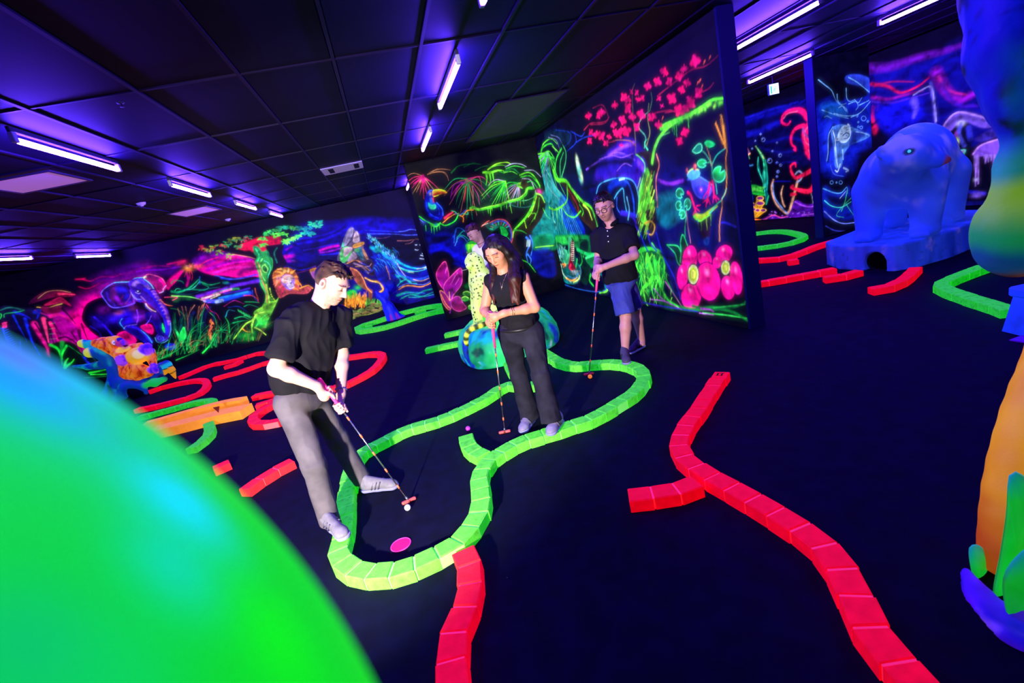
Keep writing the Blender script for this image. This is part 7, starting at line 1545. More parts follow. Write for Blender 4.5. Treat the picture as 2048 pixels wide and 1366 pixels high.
def grip_hand(ck, wrist, sp, ax, side=1.0, fr=.0088, sr=.013):
    """hand closed around a club handle at point sp with axis ax"""
    a = nrm(ax); w = np.array(wrist, float)-sp; w = w-a*(w@a); w = nrm(w); b = np.cross(a, w)*side
    pt = lambda off, th, R: sp+a*off+(w*math.cos(th)+b*math.sin(th))*R
    pc = pt(0, math.radians(35), .036)
    ck.cap(wrist, pc, .027, .030, .02); ck.ell(pc, (.040, .020, .034), [a, nrm(np.cross(a, w*math.cos(.6)+b*math.sin(.6))), nrm(w*math.cos(.6)+b*math.sin(.6))], k=.015)
    R = sr+fr*.95
    for i, (off, L) in enumerate(((-.030, .94), (-.010, 1.0), (.010, .97), (.029, .88))):
        ths = [math.radians(55), math.radians(95), math.radians(95+75*L), math.radians(95+145*L), math.radians(95+195*L)]
        rs = [.034, .027, R, R, R]
        pts = [pt(off, t, r_) for t, r_ in zip(ths, rs)]
        for q in range(4): ck.cap(pts[q], pts[q+1], fr*(1.08-.06*q), fr*(1.02-.06*q), .0035)
    th = [pt(-.030, math.radians(5), .034), pt(.000, math.radians(-40), .030), pt(.026, math.radians(-62), R+.001), pt(.048, math.radians(-66), R)]
    for q in range(3): ck.cap(th[q], th[q+1], (.0125, .0108, .0098)[q], (.0108, .0098, .0086)[q], .006)
def arm(ck, sh, el, wr, r=(.052, .042, .036, .026)):
    sh, el, wr = map(lambda v: np.array(v, float), (sh, el, wr))
    ck.cap(sh, el, r[0], r[1], .03); m = el+(wr-el)*.3; ck.cap(el, m, r[1], r[1]*.98, .02); ck.cap(m, wr, r[1]*.98, r[3], .02)
def leg(ck, hip, kn, an, r=(.085, .056, .052, .036)):
    hip, kn, an = map(lambda v: np.array(v, float), (hip, kn, an)); ck.cap(hip, kn, r[0], r[1], .03)
    m = kn+(an-kn)*.32; bk = m; ck.cap(kn, bk, r[1], r[2]*1.06, .02); ck.cap(bk, an, r[2]*1.06, r[3], .02)
M_white_shoe = mat('white_sneaker', (0.20, 0.18, 0.20), (.35, .3, .6), .05, rough=.55, noise=(30, .2), bump=(160, .3, .002))
M_lilac_shoe = mat('pale_lilac_sneaker', (0.26, 0.22, 0.33), (.2, .15, .5), .10, rough=.55, noise=(30, .25), bump=(160, .3, .002))
M_dark_shoe = mat('dark_grey_sneaker', (0.075, 0.06, 0.095), rough=.6, noise=(30, .2))
M_sole = mat('pale_rubber_sole', (0.26, 0.25, 0.42), (.1, .1, .9), .16, rough=.5)
M_lace = mat('pale_laces', (0.75, 0.72, 0.80), (.4, .35, .8), .12, rough=.7)
M_stripe = mat('black_shoe_stripe', (0.01, 0.01, 0.015), rough=.5)
M_gstripe = mat('grey_shoe_overlay', (0.10, 0.09, 0.12), rough=.5)
def shoe(parent, heel, toe, up, upper, stripes=None, L=None, roll=0.0):
    """sneaker from heel point to toe point (both at the underside of the sole)"""
    heel = np.array(heel, float); toe = np.array(toe, float); f = nrm(toe-heel); u = nrm(np.array(up)-f*(f@np.array(up))); s = np.cross(f, u); L = np.linalg.norm(toe-heel)
    P = lambda a, b, c: heel+f*a*L+s*b+u*c
    lo = np.minimum(heel, toe)-.10; hi = np.maximum(heel, toe)+.14
    ck = Clay(lo, hi, .005); A = [f, s, u]
    ck.ell(P(.26, 0, .055), (.085, .036, .052), A, k=.02); ck.cap(P(.18, 0, .075), P(.22, 0, .105), .037, .034, .02); ck.cap(P(.30, 0, .060), P(.78, 0, .040), .042, .036, .03); ck.ell(P(.80, 0, .034), (.058, .044, .030), A, k=.02); ck.cap(P(.36, 0, .092), P(.62, 0, .066), .022, .018, .02)
    ck.cut(P(0, 0, .012), -u)
    x = clay_obj('shoe_upper', ck, upper, parent, None, 2)
    ck = Clay(lo, hi, .005)
    ck.cap(P(.16, 0, .024), P(.50, 0, .022), .041, .036, .02); ck.cap(P(.50, 0, .022), P(.84, 0, .022), .036, .046, .02); ck.cut(P(0, 0, .026), u); ck.cut(P(0, 0, .001), -u)
    clay_obj('shoe_sole', ck, M_sole, parent, None, 1)
    bm = bmesh.new()
    vs, fs = [], []
    for q in range(5):
        t = .40+q*.07; pts = [P(t+.03*((q % 2)-.5), -.026, .090-q*.008), P(t, 0, .106-q*.0095), P(t-.03*((q % 2)-.5), .026, .090-q*.008)]
        tm = tube_mesh('lace', spline(np.array(pts), n=7), .0035, 6); o = len(vs)
        vs += [tuple(v.co) for v in tm.vertices]; fs += [tuple(i+o for i in p.vertices) for p in tm.polygons]; bpy.data.meshes.remove(tm)
    link('laces', mesh('laces', vs, fs, True), M_lace, parent)
    if True:
        for q in range(3):
            for sd in (-1, 1):
                t = .42+q*.085
                link('shoe_stripe', tube_mesh('shoe_stripe', [P(t-.05, sd*.045, .030), P(t-.01, sd*.0435, .055), P(t+.03, sd*.031, .080)], .005, 6), M_stripe if stripes else M_gstripe, parent)
def putter(name, label, top, head, face, grip_col, grip_len=.26, toe=None):
    """club: pink grip, thin steel shaft with coloured bands, red two-sided head"""
    top = np.array(top, float); head = np.array(head, float); d = nrm(head-top); L = np.linalg.norm(head-top)
    r = empty(name, head); tag(r, label, 'putter')
    link('grip', tube_mesh('grip', [top+d*t for t in (0, .008, .03, grip_len*.6, grip_len)], [.009, .0135, .0135, .012, .0095], 14), grip_col, r)
    link('shaft', tube_mesh('shaft', [top+d*grip_len*.95, top+d*(L-.025)], [.0052, .0046], 10), M_shaft, r)
    for k in range(5):
        t = grip_len+.05+(L-grip_len-.12)*k/4.6
        link('shaft_band', tube_mesh('shaft_band', [top+d*t, top+d*(t+.028)], [.0062, .0062], 10), M_band, r)
    f = nrm(np.array(face)-d*0); f = nrm(V3(f[0], f[1], 0)); w = V3(-f[1], f[0], 0)
    link('hosel', tube_mesh('hosel', [top+d*(L-.05), head+V3(0, 0, .012)], [.008, .0085], 12), M_shaft, r)
    ck = Clay(head-.12, head+.12, .004); c = head+V3(0, 0, .0125)
    ck.box(c, (.052, .014, .0115), [w, f, V3(0, 0, 1)], r=.010, k=.004)
    clay_obj('putter_head', ck, M_phead, r, None, 1)
    for sd in (-1, 1): link('face_insert', tube_mesh('face_insert', [c+f*sd*.0135, c+f*sd*.0155], [.0095, .0095], 14), M_pins, r)
    return r
M_grip = mat('pink_rubber_grip', (0.75, 0.06, 0.22), (.8, .0, .15), .38, rough=.55)
M_shaft = mat('steel_shaft', (0.35, 0.36, 0.42), rough=.25, metal=.9)
M_band = mat('red_orange_band', (0.9, 0.18, 0.06), (.9, .06, .01), .45, rough=.5)
M_phead = mat('red_putter_head', (0.65, 0.09, 0.08), (.5, .0, .01), .18, rough=.4)
M_pins = mat('dark_red_insert', (0.22, 0.02, 0.03), rough=.5)
def cloth_mat(name, col, rough=.85, amt=.3):
    m = mat(name, col, rough=rough, spec=.15, noise=(8, amt), bump=(260, .25, .0015)); return m
def folds(seed, amp, axis=(1, 1, .35), sc=9):
    def fn(V, N):
        W = V+.05*np.stack([vnoise(V, 5, seed+1, 1), vnoise(V, 5, seed+2, 1), vnoise(V, 5, seed+3, 1)], 1)
        a = 1-np.abs(vnoise(W*np.array(axis), sc, seed, 1))*2.6; b = 1-np.abs(vnoise(W*np.array(axis)*[1.6, 1.6, 1.3], sc*1.5, seed+5, 1))*2.6
        return amp*(.75*np.clip(a, -.4, 1)+.45*np.clip(b, -.4, 1)-.25)
    return fn
def skin_paint(base, alt, head=None, **kw):
    def fn(V, N):
        c = mixc(base, alt, .5+.6*vnoise(V, 14, 4))
        return head.paint(V, c, **kw) if head is not None else c
    return fn
UP = V3(0, 0, 1)

# ---------- the man about to putt: black shirt, grey trousers
def man_putting():
    r = empty('person', (-.75, 3.25, 0)); tag(r, 'person in black t-shirt and grey trousers bending over a putt', 'person')
    pel = V3(-.80, 3.27, .93); che = V3(-.60, 3.25, 1.28); nek = V3(-.495, 3.24, 1.455)
    shR, shL = V3(-.665, 3.09, 1.415), V3(-.405, 3.40, 1.375); elR, elL = V3(-.80, 2.985, 1.185), V3(-.485, 3.40, 1.085); wrR, wrL = V3(-.640, 3.075, .995), V3(-.548, 3.235, .855)
    hiR, hiL = V3(-.85, 3.18, .92), V3(-.76, 3.38, .90); knR, knL = V3(-.815, 3.06, .50), V3(-.71, 3.45, .49); anR, anL = V3(-.845, 3.06, .10), V3(-.655, 3.52, .10)
    S = nrm(shL-shR); F = nrm(np.cross(UP, S))*-1; F = nrm(F) if F[0] > 0 else -nrm(F); up = nrm(nek-pel); A = [S, nrm(np.cross(up, S)), up]
    top, hd = V3(-.622, 3.115, 1.03), V3(-.335, 3.12, .0); ax = nrm(hd-top)
    gR = top+ax*.11; gL = top+ax*.235
    H = Head((-.380, 3.205, 1.572), (.64, -.40, -.66), (.55, -.16, .82), 1.05)
    ck = Clay((-1.1, 2.85, .04), (-.15, 3.75, 1.76), .0058)
    H.sculpt(ck); ck.cap(nek-up*.03, H.p(-.025, 0, -.05), .060, .056, .03)
    ck.ell(che, (.12, .065, .13), A, k=.03); ck.cap(pel, che, .075, .07, .03); ck.cap(shR, shL, .042, .042, .02); ck.cap(che, nek, .06, .05, .03)
    arm(ck, shR-up*.015, elR, wrR, (.043, .047, .040, .030)); arm(ck, shL-up*.015, elL, wrL, (.043, .046, .040, .030))
    grip_hand(ck, wrR, gR, ax, 1.0); grip_hand(ck, wrL, gL, ax, -1.0)
    leg(ck, hiR, knR, anR, (.075, .05, .045, .034)); leg(ck, hiL, knL, anL, (.075, .05, .045, .034))
    clay_obj('body', ck, skin_mat('man_putting'), r, skin_paint('#e0aa94', '#d89c88', H, brow='#5a3a2a', lip='#a84a48', stubble='#7a4a3a'), 2)
    # shirt
    ck = Clay((-1.15, 2.85, .80), (-.2, 3.72, 1.56), .0075)
    ck.ell(che+V3(.0, 0, .02), (.205, .125, .205), A, k=.05); ck.ell(pel+V3(.02, 0, .10), (.195, .135, .17), A, k=.10); ck.ell((pel+che)/2, (.195, .125, .2), A, k=.08)
    ck.cap(shR+V3(.02, .02, -.01), shL-V3(.02, .02, .0)+V3(0, 0, -.01), .073, .073, .05); ck.ell(nek-up*.035, (.085, .075, .045), A, k=.03)
    for sh, el in ((shR, elR), (shL, elL)): ck.cyl(sh, sh+(el-sh)*.80, .074, .080, .045)
    hem = pel+V3(-.02, 0, -.035); ck.cut(hem, -nrm(V3(-.10, .0, 1)), .008)
    ck.ell(nek+up*.045, (.066, .062, .055), A, k=.012, sub=True)
    shirt = clay_obj('t_shirt', ck, cloth_mat('black_cotton', (0.010, 0.0085, 0.0115)), r, None, 2, folds(3, .013, (1, 1, .40), 7))
    shirt['label'] = 'loose black short-sleeved t-shirt'
    cp = [nek-up*.012+(S*math.cos(t)*.072+A[1]*math.sin(t)*.068) for t in np.linspace(0, 2*math.pi, 25)]
    link('collar_rib', tube_mesh('collar_rib', cp, .0075, 8, cap=False), shirt.data.materials[0], r)
    ck = Clay((-1.1, 2.85, .03), (-.35, 3.75, 1.02), .0075)
    ck.ell(pel+V3(0, 0, -.03), (.165, .125, .11), A, k=.05)
    for hi, kn, an in ((hiR, knR, anR), (hiL, knL, anL)):
        ck.cap(hi+V3(0, 0, -.02), kn, .098, .074, .05); ck.cyl(kn+(hi-kn)*.05, an+V3(0, 0, -.02), .074, .066, .03)
    clay_obj('trousers', ck, cloth_mat('grey_trousers_cloth', (0.115, 0.097, 0.105), .7), r, None, 2, folds(9, .0045, (1, 1, .45), 8))['label'] = 'grey straight trousers'
    # hair: short sides, longer swept top
    ck = Clay(H.c-.17, H.c+.17, .0045); k = H.k
    ck.ell(H.p(-.016, 0, .032), np.array((.100, .0825, .095))*k, H.A, k=.01); ck.ell(H.p(-.015, 0, .100), np.array((.075, .058, .030))*k, H.A, k=.025)
    ck.ell(H.p(.092, 0, .012), np.array((.105, .2, .090))*k, H.A, k=.012, sub=True); ck.ell(H.p(.085, 0, .05), np.array((.05, .075, .055))*k, H.A, k=.01, sub=True); tufts(ck, H, 190, 4, .034, .015); ck.cut(H.p(.0, 0, -.045), -H.u); ck.ell(H.p(-.004, .085, .0), np.array((.026, .03, .042))*k, H.A, k=.006, sub=True); ck.ell(H.p(-.004, -.085, .0), np.array((.026, .03, .042))*k, H.A, k=.006, sub=True)
    def hp(V, N):
        f, s, u = H.loc(V); n = vnoise(np.stack([s*70, u*18+f*10, f*0], 1), 1.0, 3, 2)
        return mixc(mixc('#160c09', '#6a4636', .4+n*1.1), '#8a6a5a', sst(-u, -.04, .02)*.6)
    def hdsp(V, N):
        f, s, u = H.loc(V); return .006*vnoise(np.stack([s*60, f*14+u*6, u*0], 1), 1.0, 8, 2)*sst(u, .03, .08)
    clay_obj('hair', ck, attr_mat('brown_hair', 0, .55, rough=.6, spec=.2), r, hp, 1, hdsp)
    # beaded bracelet on the far wrist
    d = nrm(wrL-elL); b1 = nrm(np.cross(d, UP)); b2 = np.cross(d, b1); c = wrL-d*.035
    br = None; vs, fs = [], []
    for q in range(18):
        t = q/18*2*math.pi; m_ = ball_mesh('bead', c+(b1*math.cos(t)+b2*math.sin(t))*.0345, .0062, 8, 6); o = len(vs); vs += [tuple(v.co) for v in m_.vertices]; fs += [tuple(i+o for i in p.vertices) for p in m_.polygons]; bpy.data.meshes.remove(m_)
    link('bead_bracelet', mesh('bead_bracelet', vs, fs, True), mat('dark_beads', (.05, .03, .12), (.1, .05, .5), .2, rough=.3), r)
    shoe(r, on_z(646, 1040, .079), on_z(697, 1083, .079), UP, M_white_shoe); shoe(r, V3(*on_z(722, 985, 0.0)[:2], .004), V3(*on_z(800, 975, 0)[:2], .004), UP, M_white_shoe)
    putter('putter', 'putter with pink grip held by the man in grey trousers', top, hd, (.2, -1, 0), M_grip)
    return r
man_putting()

# ---------- the woman: sleeveless black top, dark jeans
def woman():
    r = empty('person', (.80, 3.5, 0)); tag(r, 'person with long brown hair in sleeveless black top leaning on a putter', 'person')
    pel = V3(.81, 3.54, .87); che = V3(.80, 3.54, 1.18); nek = V3(.792, 3.52, 1.335)
    shR, shL = V3(.690, 3.62, 1.275), V3(.905, 3.44, 1.265); elL, elR = V3(.925, 3.37, 1.035), V3(.60, 3.66, 1.06); wrL, wrR = V3(.69, 3.375, 1.055), V3(.605, 3.47, 1.035)
    hiR, hiL = V3(.735, 3.60, .85), V3(.885, 3.47, .83); knR, knL = V3(.74, 3.63, .47), V3(.86, 3.40, .50); anR, anL = V3(.765, 3.70, .09), V3(.835, 3.31, .165)
    S = nrm(shL-shR); up = nrm(nek-pel); A = [S, nrm(np.cross(up, S)), up]
    top = V3(.602, 3.415, 1.085); hd = V3(*on_z(1010, 866, 0)[:2], 0.0); ax = nrm(hd-top); gL = top+ax*.035; gR = top+ax*.095
    H = Head((.768, 3.485, 1.492), (-.60, -.60, -.46), (-.22, -.24, .95), .95)
    ck = Clay((.45, 3.1, .04), (1.12, 3.9, 1.68), .0055)
    H.sculpt(ck, True); ck.cap(nek-up*.03, H.p(-.025, 0, -.05), .047, .044, .03)
    ck.ell(che, (.10, .06, .11), A, k=.03); ck.cap(pel, che, .07, .07, .03); ck.cap(shR, shL, .040, .040, .02); ck.cap(che, nek, .05, .042, .03)
    arm(ck, shL, elL, wrL, (.046, .038, .034, .0235)); arm(ck, shR, elR, wrR, (.046, .038, .034, .0235))
    grip_hand(ck, wrL, gL, ax, 1.0, .0078, .012); grip_hand(ck, wrR, gR, ax, -1.0, .0078, .012)
    leg(ck, hiR, knR, anR, (.07, .05, .04, .03)); leg(ck, hiL, knL, anL, (.07, .05, .04, .03))
    clay_obj('body', ck, skin_mat('woman'), r, skin_paint('#d8926c', '#cc8460', H, brow='#3a2018', lip='#c03a44', blush='#d87a68'), 2)
    ck = Clay((.5, 3.15, .85), (1.1, 3.9, 1.42), .0065)
    ck.ell(che, (.150, .112, .165), A, k=.05); ck.ell(pel+V3(0, 0, .09), (.142, .112, .14), A, k=.09); ck.cap(shR-S*.0, shL+S*.0, .056, .056, .04); ck.ell(che-A[1]*np.sign(A[1]@V3(-.6, -.6, 0))*-.045+up*.02, (.12, .08, .075), A, k=.05)
    ck.ell(pel+V3(.03, -.03, .06), (.155, .125, .06), A, k=.05); ck.cut(pel+V3(0, 0, .025), -UP, .006); ck.ell(nek+up*.035, (.062, .056, .055), A, k=.012, sub=True)
    for sh, sg in ((shL, 1), (shR, -1)): ck.cut(sh+S*sg*.035, S*sg, .012)
    clay_obj('sleeveless_top', ck, cloth_mat('black_top_cloth', (0.010, 0.0085, 0.0115)), r, None, 2, folds(12, .007, (1, 1, .4), 10))['label'] = 'sleeveless black top'
    ck = Clay((.5, 3.05, .03), (1.15, 3.95, .97), .007)
    ck.ell(pel+V3(0, 0, -.01), (.150, .115, .12), A, k=.05); ck.cyl(pel+V3(0, 0, .0), pel+V3(0, 0, .075), .118, .112, .03, flat=1.15, fdir=S)
    for hi, kn, an in ((hiR, knR, anR), (hiL, knL, anL)): ck.cap(hi, kn, .092, .070, .05); ck.cyl(kn+(hi-kn)*.05, an+V3(0, 0, -.025), .070, .085, .03)
    clay_obj('jeans', ck, cloth_mat('dark_denim', (0.017, 0.015, 0.026), .8, .5), r, None, 2, folds(22, .006, (1, 1, .5), 9))['label'] = 'dark wide-leg jeans'
    fw = nrm(V3(-.6, -.6, 0)); wc_ = pel+V3(0, 0, .02)
    pts = [wc_+(S*math.cos(t)*.150+nrm(np.cross(S, UP))*math.sin(t)*.118) for t in np.linspace(0, 2*math.pi, 33)]
    link('belt', tube_mesh('belt', pts, .017, 8, cap=False), mat('black_belt', (.012, .010, .012), rough=.4), r)
    # long hair, parted, falling forward on both sides
    ck = Clay((.50, 3.15, 1.0), (1.05, 3.8, 1.68), .0052); k = H.k
    ck.ell(H.p(-.018, 0, .034), np.array((.103, .088, .098))*k, H.A, k=.01)
    ck.ell(H.p(.075, 0, -.022), np.array((.085, .062, .085))*k, H.A, k=.012, sub=True)
    for sg, e in ((-1, V3(.765, 3.35, 1.12)), (1, V3(.655, 3.49, 1.12))):
        a0 = H.p(.02, sg*.078, .055); a1 = H.p(.010, sg*.094, -.02); a2 = H.p(-.005, sg*.092, -.11); 
        ck.chain([a0, a1, a2, (a2*.45+e*.55)+V3(0, 0, .02), e], (.022, .027, .032, .030, .010), .02)
        ck.chain([H.p(-.05, sg*.06, .03), H.p(-.055, sg*.07, -.10), H.p(-.05, sg*.075, -.20)], (.045, .045, .022), .03)
    ck.chain([H.p(-.02, -.085, -.02), H.p(-.02, -.098, -.16), H.p(-.03, -.09, -.30)], (.035, .04, .014), .03)
    ck.chain([H.p(-.02, -.10, -.10), V3(.82, 3.36, 1.28), V3(.80, 3.345, 1.10)], (.04, .042, .012), .03)
    hs = [vnoise]
    def hp(V, N):
        f, s, u = H.loc(V); n = vnoise(np.stack([s*80, f*60, u*7], 1), 1.0, 3, 2)
        c = mixc('#0c0606', '#241210', .5+n*1.2); c = mixc(c, '#7a3018', sst(-V[:, 2], -1.38, -1.10)*.6*(.6+.5*n)); return mixc(c, '#060304', sst(-np.abs(s), -.004, -.001)*(u > .08)*.6)
    def hds(V, N):
        f, s, u = H.loc(V); return .0028*vnoise(np.stack([s*110, f*90, u*3], 1), 1.0, 8, 2)
    clay_obj('long_hair', ck, attr_mat('dark_brown_hair', 0, 1, rough=.5, spec=.3), r, hp, 1, hds)['label'] = 'long dark brown hair with reddish ends'
    M_gold = mat('gold', (.8, .55, .25), rough=.25, metal=.9)
    d = nrm(wrL-elL); b1 = nrm(np.cross(d, UP)); b2 = np.cross(d, b1)
    for q, rr_ in ((.055, .0305), (.068, .031)): link('bangle', tube_mesh('bangle', [wrL-d*q+(b1*math.cos(t)+b2*math.sin(t))*rr_ for t in np.linspace(0, 2*math.pi, 25)], .0022, 6, cap=False), M_gold, r)
    fr_ = A[1]*np.sign(A[1]@V3(-.6, -.6, 0))
    link('necklace', tube_mesh('necklace', spline(np.array([nek+S*-.045+fr_*.03+up*.0, nek+fr_*.102-up*.075, nek+fr_*.118-up*.115, nek+fr_*.108-up*.07+S*.02, nek+S*.045+fr_*.03]), n=24), .0018, 6), M_gold, r)
    shoe(r, V3(.795, 3.75, .004), V3(.635, 3.56, .004), UP, M_lilac_shoe)
    h0, t0 = on_z(1118, 850, .082), on_z(1100, 873, .082); dd = nrm(t0-h0); shoe(r, t0-dd*.235, t0, UP, M_lilac_shoe)
    putter('putter', 'putter with pink grip held upright by the woman', top, hd, (-.3, -1, 0), M_grip, .30)
woman()

# ---------- the man in shorts with glasses
def man_shorts():
    r = empty('person', (2.15, 4.42, 0)); tag(r, 'person with glasses in black polo shirt and blue shorts', 'person')
    pel = V3(2.15, 4.42, .86); che = V3(2.165, 4.42, 1.20); nek = V3(2.155, 4.41, 1.42)
    shR, shL = V3(2.055, 4.56, 1.345), V3(2.265, 4.30, 1.315); elR, elL = V3(2.02, 4.56, 1.09), V3(2.195, 4.13, 1.10); wrR, wrL = V3(1.895, 4.36, 1.045), V3(1.915, 4.19, 1.06)
    hiR, hiL = V3(2.105, 4.375, .80), V3(2.215, 4.465, .80); knR, knL = V3(2.08, 4.30, .50), V3(2.335, 4.57, .48); anR, anL = V3(2.005, 4.29, .165), V3(2.375, 4.62, .09)
    S = nrm(shL-shR); up = nrm(nek-pel); A = [S, nrm(np.cross(up, S)), up]
    top = V3(1.868, 4.235, 1.095); hd = V3(*on_z(1178, 750, 0)[:2], 0); ax = nrm(hd-top); gL = top+ax*.04; gR = top+ax*.115
    H = Head((2.095, 4.375, 1.59), (-.70, -.62, -.34), (-.2, -.18, .96), 1.03)
    ck = Clay((1.75, 3.95, .04), (2.6, 4.85, 1.76), .006)
    H.sculpt(ck); ck.cap(nek-up*.04, H.p(-.025, 0, -.05), .060, .056, .03)
    ck.ell(che, (.12, .065, .13), A, k=.03); ck.cap(pel, che, .075, .07, .03); ck.cap(shR, shL, .042, .042, .02); ck.cap(che, nek, .06, .05, .03)
    arm(ck, shL-up*.015, elL, wrL, (.042, .042, .040, .029)); arm(ck, shR-up*.02, elR, wrR, (.040, .042, .040, .029))
    grip_hand(ck, wrL, gL, ax, 1.0); grip_hand(ck, wrR, gR, ax, -1.0)
    leg(ck, hiR, knR, anR, (.07, .056, .054, .037)); leg(ck, hiL, knL, anL, (.07, .056, .054, .037))
    ck.ell(anR+V3(-.02, -.02, -.03), (.04, .04, .04), k=.02); ck.ell(anL+V3(-.02, -.02, -.03), (.04, .04, .04), k=.02)
    clay_obj('body', ck, skin_mat('man_shorts'), r, skin_paint('#cf9088', '#c0807a', H, brow='#2a1812', lip='#a8504e', stubble='#2a1612'), 2)
    ck = Clay((1.8, 4.0, .78), (2.55, 4.85, 1.5), .0075)
    ck.ell(che, (.185, .125, .21), A, k=.05); ck.ell(pel+V3(0, 0, .09), (.168, .135, .18), A, k=.10); ck.cap(shR+S*.02, shL-S*.02, .068, .068, .05)
    for sh, el in ((shR, elR), (shL, elL)): ck.cyl(sh, sh+(el-sh)*.72, .068, .071, .04)
    ck.ell(pel+V3(0, 0, .02), (.175, .142, .10), A, k=.05); ck.cut(pel+V3(0, 0, -.035), -UP, .008); ck.ell(nek+up*.04, (.064, .060, .052), A, k=.012, sub=True)
    po = clay_obj('polo_shirt', ck, cloth_mat('black_polo_cloth', (0.006, 0.005, 0.009)), r, None, 2, folds(33, .007, (1, 1, .4), 9)); po['label'] = 'black polo shirt'
    fr_ = A[1]*np.sign(A[1]@V3(-.6, -.6, 0))
    for sg in (-1, 1):
        pts = [nek+up*.02+S*sg*.062-fr_*.02, nek+up*.012+S*sg*.066+fr_*.03, nek-up*.012+S*sg*.028+fr_*.082]
        link('collar', tube_mesh('collar', spline(np.array(pts), n=9), [.012]*7+[.010, .006], 8, flat=2.0), po.data.materials[0], r)
    Mb = mat('white_button', (.75, .72, .8), (.5, .5, .9), .2, rough=.3)
    for q in range(3):
        b0 = nek+fr_*(.112+.008*q)-up*(.055+q*.05)
        link('button', ball_mesh('button', b0, .0062, 10, 6), Mb, r)
    ck = Clay((1.8, 4.0, .40), (2.6, 4.85, .95), .0075)
    ck.ell(pel+V3(0, 0, -.02), (.165, .13, .11), A, k=.05)
    for hi, kn in ((hiR, knR), (hiL, knL)): ck.cyl(hi+V3(0, 0, .02), kn+(hi-kn)*.08, .098, .096, .05)
    clay_obj('shorts', ck, cloth_mat('blue_shorts_cloth', (0.045, 0.055, 0.30), .75), r, None, 2, folds(41, .007, (1, 1, .4), 10))['label'] = 'royal blue knee-length shorts'
    ck = Clay(H.c-.17, H.c+.17, .005); k = H.k
    ck.ell(H.p(-.020, 0, .036), np.array((.100, .0835, .096))*k, H.A, k=.01); ck.ell(H.p(-.005, 0, .100), np.array((.080, .064, .030))*k, H.A, k=.03)
    ck.ell(H.p(.078, 0, -.004), np.array((.105, .2, .078))*k, H.A, k=.015, sub=True); ck.cut(H.p(0, 0, -.045), -H.u)
    for sg in (-1, 1): ck.ell(H.p(-.004, sg*.085, .0), np.array((.026, .03, .042))*k, H.A, k=.006, sub=True)
    tufts(ck, H, 150, 9, .038, .008)
    clay_obj('hair', ck, attr_mat('black_hair', 0, 1, rough=.4, spec=.45), r, lambda V, N: mixc('#0c0708', '#2a1818', .4+vnoise(V, 60, 3)*.7), 1, lambda V, N: .005*vnoise(V, 45, 8, 2))
    Mg = mat('black_glasses_frame', (.01, .01, .012), rough=.25)
    gl = empty('glasses', H.p(.1, 0, .01)); gl.parent = r; gl.matrix_parent_inverse = parent_matrix(r).inverted()
    for sg in (-1, 1):
        link('rim', tube_mesh('rim', [H.p(.108, sg*.033+.025*math.cos(t), .008+.022*math.sin(t)) for t in np.linspace(0, 2*math.pi, 25)], .0026, 6, cap=False), Mg, gl)
        link('temple', tube_mesh('temple', [H.p(.106, sg*.056, .015), H.p(.05, sg*.079, .016), H.p(-.01, sg*.083, .014)], .002, 6), Mg, gl)
    link('bridge', tube_mesh('bridge', [H.p(.108, -.010, .014), H.p(.116, 0, .017), H.p(.108, .010, .014)], .002, 6), Mg, gl)
    t0, h0 = on_z(1236, 738, .079), on_z(1250, 722, .079); dd = nrm(V3(-.35, -.93, 0)); shoe(r, V3(2.02, 4.34, .080), V3(2.02, 4.34, .080)+nrm(V3(-.42, -.9, 0))*.275, UP, M_dark_shoe, True)
    shoe(r, V3(2.42, 4.66, .004), V3(2.42, 4.66, .004)+nrm(V3(-.93, -.35, 0))*.275, UP, M_dark_shoe, True)
    putter('putter', 'putter with pink grip held by the man in blue shorts', top, hd, (-.5, -1, 0), M_grip, .27)
man_shorts()

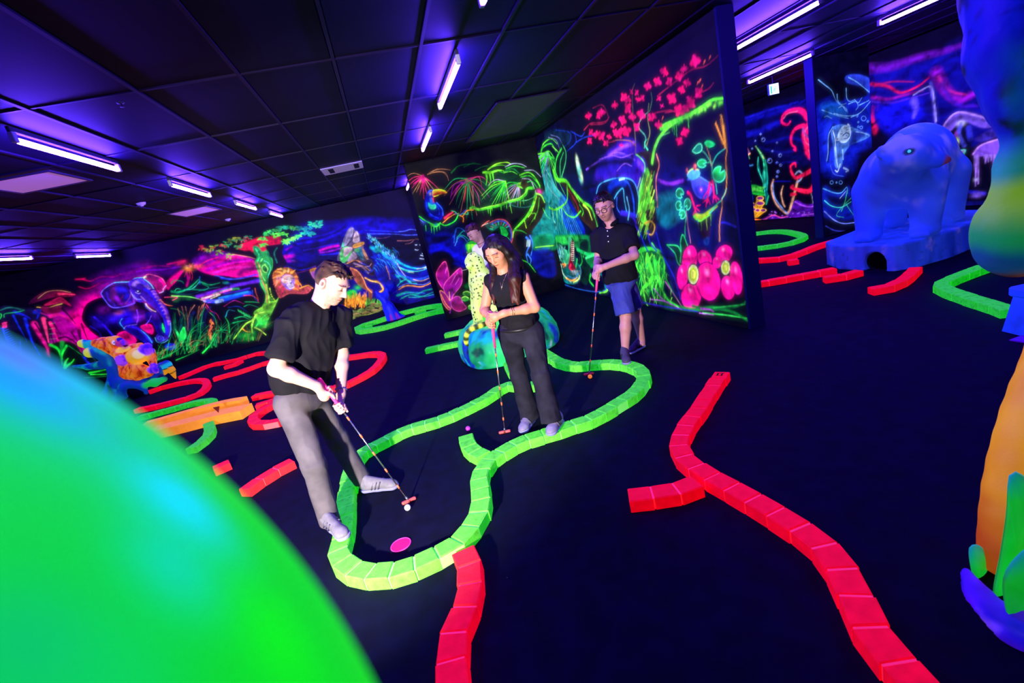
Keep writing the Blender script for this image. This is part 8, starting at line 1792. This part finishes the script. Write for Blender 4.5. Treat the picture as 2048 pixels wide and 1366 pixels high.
# ---------- the man in white behind the spotted cat
def man_white():
    r = empty('person', (1.42, 7.28, 0)); tag(r, 'person in white t-shirt looking down behind the spotted cat', 'person')
    pel = V3(1.44, 7.30, .90); che = V3(1.41, 7.22, 1.20); nek = V3(1.345, 7.14, 1.44)
    shR, shL = V3(1.30, 7.33, 1.36), V3(1.46, 7.00, 1.355); elR, elL = V3(1.22, 7.34, 1.10), V3(1.36, 6.90, 1.10); wrR, wrL = V3(1.16, 7.18, .98), V3(1.17, 7.02, .98)
    hiR, hiL = V3(1.40, 7.40, .86), V3(1.48, 7.20, .86)
    S = nrm(shL-shR); up = nrm(nek-pel); A = [S, nrm(np.cross(up, S)), up]
    H = Head((1.275, 7.08, 1.60), (-.82, -.22, -.53), (-.42, -.1, .9), 1.06)
    ck = Clay((.95, 6.75, .04), (1.75, 7.65, 1.8), .009)
    H.sculpt(ck); ck.cap(nek-up*.04, H.p(-.025, 0, -.05), .058, .055, .03); ck.ell(che, (.12, .065, .13), A, k=.03); ck.cap(pel, che, .075, .07, .03); ck.cap(shR, shL, .042, .042, .02); ck.cap(che, nek, .06, .05, .03)
    arm(ck, shL, elL, wrL, (.052, .044, .04, .029)); arm(ck, shR, elR, wrR, (.052, .044, .04, .029))
    top = V3(1.145, 7.09, 1.06); hd = V3(.98, 7.42, 0); ax = nrm(hd-top); grip_hand(ck, wrR, top+ax*.12, ax, -1.0); grip_hand(ck, wrL, top+ax*.05, ax, 1.0)
    for hi, x, y in ((hiR, 1.42, 7.42), (hiL, 1.48, 7.18)): leg(ck, hi, V3(x, y, .48), V3(x, y+.01, .09), (.08, .055, .05, .036))
    clay_obj('body', ck, skin_mat('man_white'), r, skin_paint('#d09890', '#c08880', H, brow='#2a1414', lip='#a05058', stubble='#7a5050'), 2)
    ck = Clay((1.0, 6.75, .80), (1.75, 7.65, 1.55), .010)
    ck.ell(che, (.185, .125, .21), A, k=.05); ck.ell(pel+V3(0, 0, .09), (.165, .13, .17), A, k=.10); ck.cap(shR+S*.02, shL-S*.02, .068, .068, .05)
    for sh, el in ((shR, elR), (shL, elL)): ck.cyl(sh, sh+(el-sh)*.72, .068, .072, .04)
    ck.cut(pel+V3(0, 0, .0), -UP, .008); ck.ell(nek+up*.04, (.064, .060, .052), A, k=.012, sub=True)
    clay_obj('t_shirt', ck, mat('white_cotton', (.72, .72, .80), (.6, .6, 1.0), .7, rough=.85, noise=(6, .15)), r, None, 2, folds(5, .007))['label'] = 'white t-shirt'  # shirt glow stands in for flash light on the cloth
    ck = Clay((1.2, 6.95, .05), (1.75, 7.6, .98), .012); ck.ell(pel+V3(0, 0, -.03), (.16, .12, .11), A, k=.05)
    for hi, x, y in ((hiR, 1.42, 7.42), (hiL, 1.48, 7.18)): ck.cap(hi, V3(x, y, .48), .095, .075, .05); ck.cyl(V3(x, y, .5), V3(x, y+.01, .08), .075, .066, .03)
    clay_obj('trousers', ck, cloth_mat('dark_trousers_cloth', (.03, .03, .05)), r, None, 2)
    ck = Clay(H.c-.18, H.c+.18, .006); k = H.k
    ck.ell(H.p(-.020, 0, .038), np.array((.100, .082, .094))*k, H.A, k=.01)
    q = random.Random(6)
    for _ in range(60):
        an, el_ = q.uniform(-1.5, 1.5), q.uniform(.25, 1.2); f, s, u = .085*math.cos(el_)*math.cos(an*1.2)-.005, .080*math.cos(el_)*math.sin(an), .05+.085*math.sin(el_)
        ck.ell(H.p(f, s, u), (.018, .018, .018), k=.008)
    ck.ell(H.p(.08, 0, -.006), np.array((.105, .2, .080))*k, H.A, k=.015, sub=True); ck.cut(H.p(0, 0, -.04), -H.u)
    for sg in (-1, 1): ck.ell(H.p(-.004, sg*.085, .0), np.array((.026, .03, .042))*k, H.A, k=.006, sub=True)
    clay_obj('curly_hair', ck, attr_mat('dark_curly_hair', 0, 1, rough=.5), r, lambda V, N: mixc('#1c0a10', '#5a2838', .4+vnoise(V, 50, 3)*.9), 1)
    ws = [nek+up*.0+(S*math.cos(t)*.062+A[1]*math.sin(t)*.060) for t in np.linspace(0, 2*math.pi, 25)]
    link('neck_cord', tube_mesh('neck_cord', ws, .004, 6, cap=False), mat('dark_cord', (.02, .02, .03)), r)
    for x, y in ((1.42, 7.43), (1.48, 7.19)): shoe(r, V3(x+.06, y+.02, .004), V3(x-.21, y-.05, .004), UP, M_white_shoe)
    p = putter('putter', 'putter held by the man in the white t-shirt', top, hd, (-1, -.3, 0), M_grip)
    r.location.x += .02; p.location.x += .02
man_white()
